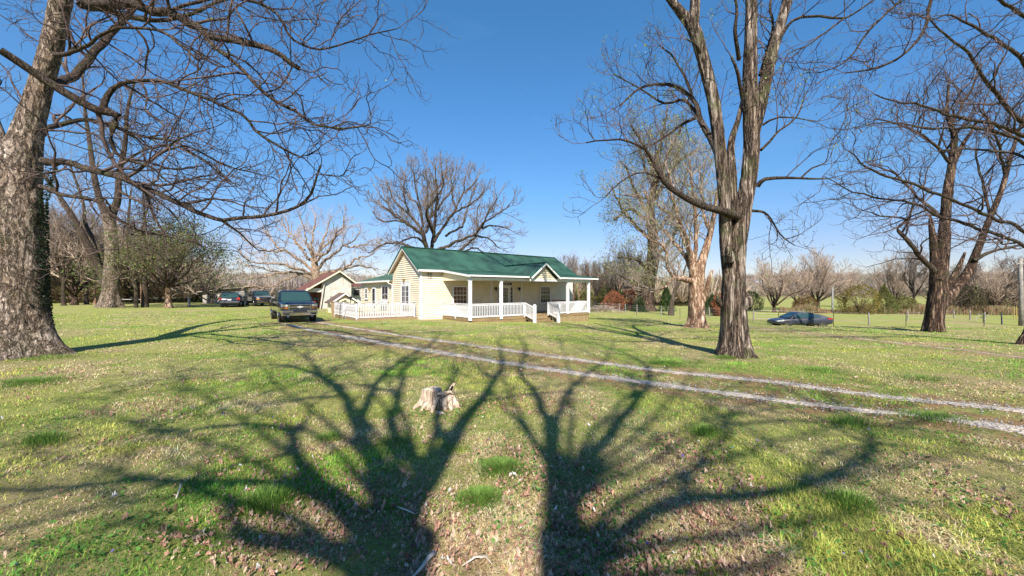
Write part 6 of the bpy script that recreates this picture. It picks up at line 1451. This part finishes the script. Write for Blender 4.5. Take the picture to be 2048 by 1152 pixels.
def loft(secs, mat, name, parent, e=.30, k=20):
    """closed body from cross sections (y, half width, z low, z high)"""
    V, F_ = [], []
    for y, hw, z0, z1 in secs:
        zc, hh = (z0 + z1) / 2, (z1 - z0) / 2
        for j in range(k):
            a = 2 * math.pi * (j + .5) / k; c, s = math.cos(a), math.sin(a)
            V.append((hw * math.copysign(abs(c) ** e, c), y, zc + hh * math.copysign(abs(s) ** e, s)))
    for i in range(len(secs) - 1):
        for j in range(k): F_.append((i * k + j, i * k + (j + 1) % k, (i + 1) * k + (j + 1) % k, (i + 1) * k + j))
    F_.append(tuple(range(k))); F_.append(tuple((len(secs) - 1) * k + j for j in range(k))[::-1])
    m = MB(); m.v, m.f = V, F_; return m.build(name, MAT[mat], parent, smooth=True)

def cabin(v, belt, roof, zb, zr, hb, hr, paint, pillars, rear_glass=True):
    """greenhouse: belt=(y0,y1), roof=(y0,y1); pillars = side window spans as fractions"""
    (b0, b1), (r0, r1) = belt, roof
    body = MB().prism([(-hb, b0, zb), (hb, b0, zb), (hb, b1, zb), (-hb, b1, zb)], [(-hr, r0, zr), (hr, r0, zr), (hr, r1, zr), (-hr, r1, zr)]).build('cabin', MAT[paint], v, bevel=.03)
    MB().prism([(-hr, r0, zr), (hr, r0, zr), (hr, r1, zr), (-hr, r1, zr)], [(-hr * .82, r0 + .12, zr + .05), (hr * .82, r0 + .12, zr + .05), (hr * .82, r1 - .12, zr + .05), (-hr * .82, r1 - .12, zr + .05)]).build('roof', MAT[paint], v, bevel=.02)
    L = lambda a, b, t: a + (b - a) * t
    def pt(fx, fy, fz, off):
        hw = L(hb, hr, fz); y = L(L(b0, r0, fz), L(b1, r1, fz), fy); return Vector((hw * fx, y, L(zb, zr, fz))) + Vector(off)
    def pane(nm, c, off):
        a = [pt(*q, off) for q in c]; b = [p + Vector(off) * .35 for p in a]; MB().prism(a, b).build(nm, MAT['carglass'], v)
    pane('windscreen', [(-.88, 0, .06), (.88, 0, .06), (.90, 0, .90), (-.90, 0, .90)], (0, -.012, .008))
    if rear_glass: pane('rear_window', [(-.86, 1, .10), (.86, 1, .10), (.86, 1, .88), (-.86, 1, .88)], (0, .012, .008))
    for s in (-1, 1):
        for f0, f1 in pillars: pane('side_window', [(s, f0, .08), (s, f1, .08), (s, min(f1, .97), .86), (s, max(f0, .03), .86)], (s * .012, 0, .004))
    for s in (-.4, .4): pass

def wheels(v, xs, ys, r, w=.25, rim='chrome'):
    for y in ys:
        for s in (-1, 1):
            MB().disc((s * (xs + .012), y, r + .03), (1, 0, 0), r * 1.10, .03, 26).build('wheel_arch', MAT['black'], v)
            t = MB().tube([(s * (xs - w), y, r), (s * (xs - w + .02), y, r), (s * (xs + .01), y, r), (s * (xs + .04), y, r)], [r * .9, r, r, r * .93], 26).build('wheel', MAT['tyre'], v)
            rm_ = MB().disc((s * (xs + .045), y, r), (1, 0, 0), r * .62, .02, 20)
            for q in range(6):
                a = q * math.pi / 3; rm_.bar((s * (xs + .06), y, r), (s * (xs + .06), y + math.cos(a) * r * .58, r + math.sin(a) * r * .58), .05, .03)
            rm_.build('rim', MAT[rim], t)

def pickup(name, loc, rz, paint, label, hood=None, bow=True):
    v = empty(name, loc, rz, label, 'pickup truck')
    loft([(.04, .88, .62, 1.04), (.12, .95, .58, 1.13), (.40, .985, .55, 1.18), (1.30, 1.0, .52, 1.25), (1.5, 1.0, .50, 1.28), (3.65, 1.0, .50, 1.29)], paint, 'body', v, .26)
    MB().box(-.98, .98, 3.68, 5.78, .55, 1.27).build('bed', MAT[paint], v, bevel=.05); MB().box(-.88, .88, 3.78, 5.70, 1.26, 1.276).build('bed_opening', MAT['black'], v)
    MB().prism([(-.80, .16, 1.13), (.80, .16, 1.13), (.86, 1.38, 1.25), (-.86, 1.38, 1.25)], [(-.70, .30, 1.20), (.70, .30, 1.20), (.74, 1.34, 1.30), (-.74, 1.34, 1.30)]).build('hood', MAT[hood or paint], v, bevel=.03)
    cabin(v, (1.32, 3.62), (2.05, 3.48), 1.25, 1.86, .95, .77, paint, [(.10, .55), (.58, .92)])
    # front end
    g = MB().box(-.60, .60, -.02, .06, .78, 1.10).build('grille', MAT['chrome'], v, bevel=.02)
    for z0, z1 in ((.965, 1.06), (.815, .905)):
        MB().box(-.54, .54, -.035, -.021, z0, z1).build('grille_opening', MAT['black'], g)
    if bow:
        bt = [(-.16, .935 - .032), (-.16, .935 + .032), (-.058, .935 + .032), (-.05, .935 + .062), (.07, .935 + .062), (.062, .935 + .032), (.16, .935 + .032), (.16, .935 - .032), (.058, .935 - .032), (.05, .935 - .062), (-.07, .935 - .062), (-.062, .935 - .032)]
        MB().prism([(x, -.05, z) for x, z in bt], [(x, -.022, z) for x, z in bt]).build('emblem', MAT['lens'], g)
    for s in (-1, 1):
        MB().prism([(s * .64, -.01, .96), (s * .93, .05, .96), (s * .93, .05, 1.10), (s * .64, -.01, 1.08)], [(s * .64, .1, .96), (s * .95, .2, .96), (s * .95, .2, 1.10), (s * .64, .1, 1.08)]).build('headlight', MAT['lens'], v)
        MB().prism([(s * .64, -.01, .82), (s * .93, .05, .82), (s * .93, .05, .93), (s * .64, -.01, .93)], [(s * .64, .1, .82), (s * .95, .2, .82), (s * .95, .2, .93), (s * .64, .1, .93)]).build('indicator', MAT['amber'], v)
        MB().box(s * 1.16 - .13, s * 1.16 + .13, 1.50, 1.58, 1.24, 1.44).bar((s * .98, 1.55, 1.28), (s * 1.08, 1.54, 1.31), .05).build('mirror', MAT['black'], v, bevel=.02)
        MB().box(s * 1.0 - .012, s * 1.0 + .02, 2.42, 2.58, 1.10, 1.14).build('door_handle', MAT['chrome'], v)
        MB().box(s * .70 - .14, s * .70 + .14, -.135, -.121, .50, .58).build('fog_light_opening', MAT['black'], v)
        MB().box(s * .93 - .05, s * .93 + .05, 5.76, 5.81, .86, 1.14).build('tail_light', MAT['redlens'], v)
        MB().tube([(s * .62, -.10, .42), (s * .62, -.12, .36)], .045, 8).build('tow_hook', MAT['chrome'], v)
    MB().prism([(-.93, -.10, .60), (.93, -.10, .60), (.93, -.10, .76), (-.93, -.10, .76)], [(-.99, .22, .60), (.99, .22, .60), (.99, .22, .76), (-.99, .22, .76)]).build('bumper', MAT['chrome'], v, bevel=.02)
    MB().prism([(-.86, -.12, .44), (.86, -.12, .44), (.93, -.12, .60), (-.93, -.12, .60)], [(-.92, .2, .44), (.92, .2, .44), (.97, .2, .60), (-.97, .2, .60)]).build('valance', MAT['chrome'], v, bevel=.01)
    MB().box(-.36, .36, -.135, -.121, .64, .74).build('plate_recess', MAT['black'], v)
    MB().box(-.8, .8, .3, 5.6, .30, .52).build('chassis', MAT['black'], v)
    wheels(v, .94, (.95, 4.6), .39)
    MB().box(-.98, .98, 5.78, 5.9, .5, .66).build('rear_bumper', MAT['chrome'], v, bevel=.02)
    return v
def vloc(px, Y, dz=0): x = (px - 1024) / F * Y; return (x, Y, g1(x, Y) + dz)
p0 = np.array([-13.8, 22.5]) + np.array([UX, UY]) * .96 - np.array([-UY, UX]) * .95
pickup('pickup_truck', (p0[0], p0[1], g1(p0[0], p0[1]) - .01), TH, 'paint_blue', 'dark blue pickup truck parked nose-on at the end of the driveway')
q0 = vloc(531, 46.3); pickup('pickup_truck', q0, R(48), 'paint_char', 'charcoal pickup with sky glare painted on its hood, parked farther back between SUV and blue truck', hood='paint_glare', bow=False)
bpy.context.view_layer.update()

# SUV, seen from behind
s0 = vloc(459, 42.5)
v = empty('suv', s0, R(29), 'dark navy SUV seen from behind on the grass near the grey shed', 'SUV')
loft([(-.04, .84, .50, .98), (.05, .92, .42, 1.04), (.3, .94, .40, 1.08), (3.2, .94, .40, 1.08), (4.2, .92, .42, 1.02), (4.6, .82, .48, .92), (4.72, .7, .5, .8)], 'paint_navy', 'body', v, .28)
cabin(v, (.04, 3.4), (.42, 2.7), 1.04, 1.66, .90, .72, 'paint_navy', [(.06, .28), (.31, .58), (.61, .90)])
for s in (-1, 1):
    MB().prism([(s * .66, -.05, .84), (s * .93, -.02, .84), (s * .93, -.02, 1.10), (s * .72, -.05, 1.10)], [(s * .66, .1, .84), (s * .95, .22, .84), (s * .95, .22, 1.10), (s * .72, .1, 1.10)]).build('tail_light', MAT['redlens'], v)
    MB().box(s * 1.02 - .1, s * 1.02 + .1, 2.95, 3.05, 1.06, 1.22).build('mirror', MAT['paint_navy'], v, bevel=.02); MB().bar((s * .66, .6, 1.74), (s * .66, 2.4, 1.74), .04).build('roof_rail', MAT['black'], v)
MB().box(-.92, .92, -.12, .1, .44, .64).build('bumper', MAT['paint_navy'], v, bevel=.03); MB().box(-.84, .84, -.135, -.121, .60, .635).build('bumper_pad', MAT['grey'], v)
MB().box(-.17, .17, -.075, -.05, .80, .92).build('number_plate', MAT['plate'], v); MB().box(-.26, .26, -.065, -.04, .95, .99).build('tailgate_trim', MAT['chrome'], v); MB().box(-.8, .8, .1, 4.4, .24, .44).build('chassis', MAT['black'], v)
wheels(v, .90, (.95, 3.65), .35)

# sedan on the sunken road
s0 = (24.6, 32.6); v = empty('sedan', (s0[0], s0[1], g1(*s0) + .02), R(84), 'dark grey sedan half hidden behind the grass bank on the lane', 'car')
v.scale = (.95, .95, .95)
# local -y is the tail here; the nose points to +y (left in the photograph)
loft([(-2.36, .74, .52, .92), (-2.28, .84, .40, 1.00), (-1.9, .90, .34, 1.04), (-1.0, .92, .30, .98), (.2, .92, .30, .95), (1.1, .91, .30, .93), (1.7, .88, .32, .85), (2.15, .80, .36, .74), (2.38, .62, .42, .64)], 'paint_plum', 'body', v, .42, 24)
A = [(-1.95, 1.00), (-1.3, 1.22), (-.7, 1.38), (-.1, 1.44), (.3, 1.41), (.75, 1.22), (1.25, .93)]
m = MB(); n = len(A); hwf = lambda z: .88 - (z - .95) * .46
for i in range(n - 1):
    (ya, za), (yb_, zb_) = A[i], A[i + 1]
    m.prism([(-.88, ya, .9), (.88, ya, .9), (hwf(za), ya, za), (-hwf(za), ya, za)], [(-.88, yb_, .9), (.88, yb_, .9), (hwf(zb_), yb_, zb_), (-hwf(zb_), yb_, zb_)])
m.build('cabin', MAT['paint_plum'], v)
m = MB()
for i in (3, 4, 5): pass
def quad_on_side(pts, s, nm):
    a = [(s * (.888 - max(0, z - .95) * .46 + .006), y, z) for y, z in pts]; b = [(s * (.888 - max(0, z - .95) * .46 + .012), y, z) for y, z in pts]
    MB().prism(a, b).build(nm, MAT['carglass'], v)
for s in (-1, 1):
    quad_on_side([(.02, .97), (1.02, .97), (.62, 1.22), (.25, 1.35), (.05, 1.38)], s, 'side_window')
    quad_on_side([(-.98, .99), (-.04, .97), (-.02, 1.38), (-.35, 1.37), (-.72, 1.30)], s, 'side_window')
    quad_on_side([(-1.42, 1.04), (-1.04, 1.02), (-.82, 1.27), (-1.1, 1.20)], s, 'quarter_window')
    for y in (-.55, .5): MB().box(s * .925 - .015, s * .925 + .02, y - .09, y + .09, .84, .87).build('door_handle', MAT['chrome'], v)
    MB().box(s * .98 - .08, s * .98 + .08, .85, .97, .96, 1.06).build('mirror', MAT['paint_plum'], v, bevel=.02)
    MB().prism([(s * .90, -1.85, .80), (s * .93, -1.85, .98), (s * .84, -2.30, .94), (s * .82, -2.30, .86)], [(s * .6, -1.95, .86), (s * .6, -1.95, .96), (s * .6, -2.34, .94), (s * .6, -2.34, .86)]).build('tail_light', MAT['redlens'], v)
    MB().prism([(s * .885, 1.75, .66), (s * .885, 1.75, .80), (s * .80, 2.22, .70), (s * .80, 2.22, .60)], [(s * .6, 1.8, .66), (s * .6, 1.8, .78), (s * .55, 2.3, .68), (s * .55, 2.3, .60)]).build('headlight', MAT['lens'], v)
MB().prism([(-.70, -1.98, 1.03), (.70, -1.98, 1.03), (.62, -1.28, 1.27), (-.62, -1.28, 1.27)], [(-.70, -1.97, 1.045), (.70, -1.97, 1.045), (.62, -1.27, 1.285), (-.62, -1.27, 1.285)]).build('rear_window', MAT['carglass'], v)
MB().prism([(-.74, 1.28, .95), (.74, 1.28, .95), (.60, .74, 1.25), (-.60, .74, 1.25)], [(-.74, 1.29, .965), (.74, 1.29, .965), (.60, .75, 1.265), (-.60, .75, 1.265)]).build('windscreen', MAT['carglass'], v)
wheels(v, .87, (-1.45, 1.42), .33, .2)

# ------------------------------------------------------------------ stump
sg = ground(876, 812); st_ = empty('tree_stump', sg, 0, 'pale hollow tree stump with a jagged upright splinter in the lawn', 'tree stump'); st_.scale = (.93, .93, .93)
MAT['stumpwood'] = wood_m('split_stump_wood', (.07, .035, .02), (.72, .56, .41), 2, 13); MAT['stumptop'] = wood_m('weathered_end_grain', (.07, .065, .07), (.30, .28, .28), 0, 14)
def stump_body():
    K, V, Q = 110, [], []
    th = np.arange(K) * 2 * math.pi / K; c, s = np.cos(th), np.sin(th)
    H = .175 + .09 * sstep(-.05, .25, -c) + .03 * noise(c * 4 + 5, s * 4, 0, 2) - .05 * sstep(.1, .6, c) * (s < 0) + .05 * (noise(th * 5, 0, 0, 9) - .5) * (c > 0)
    R0 = np.hypot(.185 * c, .135 * s) * 1.0
    levels = [0, .12, .25, .4, .55, .7, .85, 1.0]
    for l in levels:
        e = math.exp(-l * 3.2); lob = np.clip(np.cos(th * 4 + .9) * .5 + np.cos(th * 7 + 2) * .35, -.3, 1)
        rr_ = R0 * (1 + .35 * e + .75 * e * np.clip(lob, 0, 1)) + .018 * (noise(th * 9, l * 1.5, 0, 4) - .5) - .035 * np.abs(np.cos(th * 5.5 + .4)) ** 8 - .020 * np.abs(np.cos(th * 13 + 1)) ** 4 + .02 * (noise(th * 22, l * .8, 0, 14) - .5)
        V.append(np.c_[c * rr_ * 1.25, s * rr_ * 1.1, H * l - .02])
    # rim then down inside the hollow
    V.append(np.c_[c * R0 * 1.02, s * R0 * .92, H - .002]); left = sstep(-.02, .08, -c)
    V.append(np.c_[c * R0 * .72, s * R0 * .70, H * (left + (1 - left) * .8)]); V.append(np.c_[c * R0 * .4, s * R0 * .4, H * (left * .9 + (1 - left) * .35)]); V.append(np.c_[c * .01, s * .01, np.full(K, .10)])
    n = len(V); V = np.array(V); i = np.arange(n * K).reshape(n, K); i2 = np.roll(i, -1, 1)
    Q = np.stack([i[:-1], i2[:-1], i2[1:], i[1:]], -1).reshape(-1, 4)
    return V.reshape(-1, 3), Q
V, Q = stump_body(); link('stump_body', np_mesh('stump_body', V, Q, None, MAT['stumpwood'], False), st_)
# two weathered cut faces, left
for cx, cy, rx, z in ((-.150, .015, .085, .272), (-.040, .035, .085, .262)):
    k = 14; a = [(cx + rx * math.cos(q * 2 * math.pi / k) * (1 + .12 * math.sin(q * 2.3)), cy + rx * .85 * math.sin(q * 2 * math.pi / k), z + .006 * math.sin(q)) for q in range(k)]
    MB().prism([(x * 1.02, y, z - .09) for x, y, z in a], a).build('cut_face', MAT['stumptop'], st_)
# splinter rising at the right rear and the split edge that leads to it
MB().prism([(.10, .06, .17), (.20, .05, .17), (.19, .10, .16), (.11, .11, .16)], [(.225, .06, .345), (.255, .055, .335), (.25, .085, .33), (.23, .09, .34)]).build('splinter', MAT['stumpwood'], st_)
MB().prism([(.14, .05, .18), (.19, .04, .18), (.18, .09, .17)], [(.205, .05, .30), (.235, .045, .29), (.225, .075, .30)]).build('splinter', MAT['bark_dark'], st_)
MB().tube([(.0, -.06, .20), (.10, -.05, .215), (.20, -.03, .23), (.24, -.02, .19)], [.016, .022, .02, .008], 6).build('torn_edge', MAT['stumpwood'], st_)
for pts in ([(-.14, -.05, .16), (-.22, -.09, .07), (-.31, -.10, .015), (-.36, -.09, -.01)], [(-.10, -.12, .12), (-.17, -.20, .05), (-.20, -.25, -.01)], [(.0, -.13, .16), (-.02, -.22, .06), (-.03, -.33, -.01)], [(.19, -.07, .16), (.22, -.16, .05), (.25, -.22, -.01)], [(.12, -.1, .14), (.13, -.18, .05), (.16, -.24, -.01)], [(.2, .0, .15), (.29, -.02, .05), (.34, -.03, -.01)]):
    MB().tube(pts, [.045, .038, .026, .012], 7).build('root', MAT['stumpwood'], st_, smooth=True)

# ------------------------------------------------------------------ sticks lying on the lawn
def stick(pts, r, label, mat='limb', twigs=()):
    G = [ground(*p) for p in pts]; o = G[0].copy(); e = empty('fallen_stick', o, 0, label, 'stick', 'sticks lying on the lawn')
    P = [tuple(g - o + np.array([0, 0, .03 + .012 * ((i * 5) % 3)])) for i, g in enumerate(G)]
    MB().tube(P, list(np.linspace(r, r * .45, len(P))), 7).build('stick', MAT[mat], e, smooth=True)
    for a, b in twigs:
        ga, gb_ = ground(*a) - o, ground(*b) - o; MB().tube([ga + (0, 0, .035), (ga + gb_) / 2 + (0, .01, .05), gb_ + (0, 0, .03)], [r * .4, r * .3, r * .2], 5).build('twig', MAT[mat], e)
MAT['stickpale'] = plain('bleached_stick', (.50, .43, .36), .8, var=.2, scale=20)
stick([(362, 976), (360, 990), (352, 1008)], .008, 'short pale stick left of the spiky green tuft', 'stickpale')
stick([(868, 1116), (858, 1132), (842, 1152), (825, 1165)], .016, 'thick grey stick cut off by the bottom edge', 'stickpale')
stick([(975, 1122), (950, 1133), (925, 1146)], .007, 'thin pale stick in the bottom centre sunlight', 'stickpale', [((960, 1128), (985, 1140))])
stick([(795, 1022), (815, 1036), (830, 1040)], .006, 'short pale twig on the leaf-strewn shade below the stump', 'stickpale')
g = ground(880, 829); MB_ = MB().tube([(-.06, 0, .01), (-.02, .005, .022), (.03, 0, .02), (.06, -.004, .01)], [.008, .022, .02, .006], 8).build('wood_chip', MAT['stickpale'], None, smooth=True)
MB_.location = g; tag(MB_, 'white wood chip lying just in front of the stump', 'wood chip')

# ------------------------------------------------------------------ fence and poles
def fence(pts, label, h=1.3, wires=4, tposts=()):
    G = [gb(px, Y) for px, Y in pts]; f = empty('pasture_fence', G[0], 0, label, 'fence'); o = G[0]
    for i, gp in enumerate(G):
        q = gp - o; dx = .05 * math.sin(i * 2.1); k = MB().tube([q + (0, 0, -.1), q + (dx * .5, 0, h * .5), q + (dx, .02, h * (1 + .06 * math.sin(i * 3)))], [.065, .06, .055], 9).build('fence_post', MAT['pole'], f)
    for px, Y in tposts:
        q = gb(px, Y) - o; MB().tube([q, q + (0, 0, 1.25)], .022, 5).build('metal_post', MAT['black'], f)
    for w in range(wires):
        z = .3 + w * .28; m = MB()
        for a, b in zip(G[:-1], G[1:]): m.tube([a - o + (0, 0, z), b - o + (0, 0, z)], .006, 3)
        m.build('wire', MAT['grey'], f)
fence([(1150, 57), (1239, 55), (1251, 54), (1274, 53), (1322, 49), (1419, 45), (1507, 41), (1606, 40), (1738, 36.2)], 'long wire fence on grey wooden posts crossing the field behind the sedan', 1.3, 4, [(1187, 55), (1208, 50), (1273, 46), (1360, 42), (1557, 34.5), (1667, 32.3), (1812, 33), (1968, 28.5)])
fence([(1738, 36.2), (1815, 42), (1908, 47), (1940, 43), (1969, 39.5), (2004, 37.5), (2046, 36)], 'short wire fence on leaning grey posts at the right-hand wood edge', 1.15, 3)
q = gb(1665, 58); e = empty('white_pole', q, 0, 'plain white pole standing at the field edge behind the sedan', 'pole'); MB().tube([(0, 0, -.1), (0, 0, 3.9)], [.13, .11], 10).build('pole', MAT['grey'], e); MB().disc((0, 0, 3.92), (0, 0, 1), .14, .06, 10).build('cap', MAT['grey'], e)
q = gb(2042, 36); e = empty('utility_pole', q, 0, 'pale grey utility pole at the right edge in front of the wood', 'pole'); MB().tube([(0, 0, -.1), (.02, 0, 3), (-.05, 0, 6.4)], [.17, .15, .13], 12).build('pole', MAT['pole'], e, smooth=True); MB().bar((-.5, 0, 5.9), (.5, 0, 5.9), .09, .11).build('crossarm', MAT['pole'], e)
MAT['yellow'] = plain('yellow_marker', (.34, .26, .07), .5, var=.1)
for px, lab in ((2028, 'left one of the two thin yellow marker posts beside the utility pole'), (2033, 'right one of the two thin yellow marker posts beside the utility pole')):
    q = gb(px, 44); o = MB().tube([(0, 0, 0), (0, 0, 1.55)], .035, 8).build('marker_post', MAT['yellow']); o.location = q; tag(o, lab, 'marker post', 'yellow marker posts')
q = gb(1966, 40); e = empty('wire_hoop', q, 0, 'curved metal hoop and bracket leaning at the right-hand fence', 'hoop')
MB().tube([(-.75 * math.cos(a), .1 * math.sin(a), .75 * math.sin(a) + .1) for a in np.linspace(0, math.pi * .8, 12)], .022, 6).build('hoop', MAT['grey'], e); MB().tube([(0, 0, 0), (0, 0, .8)], .03, 6).bar((-.3, 0, .5), (.3, 0, .62), .05).build('bracket', MAT['black'], e)
# lamp stake and thin stake by the deck
q = gb(701, 25.0); e = empty('garden_lamp', q, 0, 'dark garden pole with a round dish top in front of the deck', 'garden lamp')
MB().tube([(0, 0, -.1), (0, 0, 1.50)], .026, 8).build('pole', MAT['black'], e); MB().tube([(0, 0, 1.40), (0, 0, 1.46), (0, 0, 1.52)], [.05, .15, .20], 16).build('dish', MAT['black'], e)
MB().tube([(-.12, 0, 1.53), (-.08, 0, 1.64), (.08, 0, 1.64), (.12, 0, 1.53)], .012, 5).disc((0, 0, 1.56), (0, 0, 1), .05, .08, 10).build('finial', MAT['grey'], e)
q = gb(711, 24.6); e = empty('plant_hook', q, 0, 'thin black shepherd hook stuck in the grass beside the garden lamp', 'plant hook'); MB().tube([(0, 0, -.05), (0, 0, .95), (.04, 0, 1.06), (.12, 0, 1.05), (.14, 0, .97)], .011, 6).build('hook', MAT['black'], e)
# flower pot on the deck rail end and low things on the deck
q = (-6.2 - 3.9 * UX - 6.6 * UY, 25.8 - 3.9 * UY + 6.6 * UX); e = empty('planter', (q[0], q[1], g1(*q)), 0, 'brown square planter standing behind the far end of the deck', 'planter'); MB().prism([(-.16, -.16, .0), (.16, -.16, .0), (.16, .16, .0), (-.16, .16, .0)], [(-.22, -.22, 1.15), (.22, -.22, 1.15), (.22, .22, 1.15), (-.22, .22, 1.15)]).build('box', MAT['treated'], e)
# brush pile right of the porch
r = np.random.default_rng(8); q = gb(1206, 52); e = empty('brush_pile', q, 0, 'heap of tangled pinkish brush and cut branches beyond the porch', 'brush pile'); m = MB()
for i in range(150):
    a = r.uniform(0, 6.28); c = np.array([r.normal(0, 1.25), r.normal(0, .5), 0]); h = max(0, .95 - abs(c[0]) * .3) * r.uniform(.1, 1); d = np.array([math.cos(a), math.sin(a), r.normal(0, .35)]) * r.uniform(.3, .8)
    m.tube([c + (0, 0, h) - d, c + (0, 0, h + .06), c + (0, 0, h) + d], [.02, .028, .012], 4)
m.build('branches', MAT['twig_far'], e)
# low rail by the left wood
q = gb(262, 44); e = empty('low_rail', q, 0, 'low wooden rail at the foot of the slender pale tree', 'rail'); MB().bar((-1.3, 0, .75), (1.3, 0, .72), .06, .08).build('rail', MAT['greywood'], e)
for x in (-1.2, 1.2): MB().box(x - .05, x + .05, -.05, .05, 0, .8).build('post', MAT['greywood'], e)
q = gb(378, 43); e = empty('wooden_post', q, 0, 'single grey wooden post standing under the green-tinged tree', 'post'); MB().box(-.09, .09, -.09, .09, -.1, 1.15).build('post', MAT['greywood'], e)
# a far white farmhouse on the ridge
for px, Y, w, lab in ((1605, 330, 9, 'tiny white far house on the ridge above the sedan'), (1520, 240, 10, 'tiny pale farm building seen through the trees right of the forked trunk')):
    x = (px - 1024) / F * Y; z = g1(x, Y); e = empty('distant_house', (x, Y, z), .3, lab, 'house'); MB().box(-w / 2, w / 2, -3, 3, -1, 3.5).build('wall', MAT['white'], e)
    MB().prism([(-w / 2 - .3, -3.4, 3.5), (-w / 2 - .3, 3.4, 3.5), (-w / 2 - .3, 0, 5.4)], [(w / 2 + .3, -3.4, 3.5), (w / 2 + .3, 3.4, 3.5), (w / 2 + .3, 0, 5.4)]).build('roof', MAT['grey'], e)
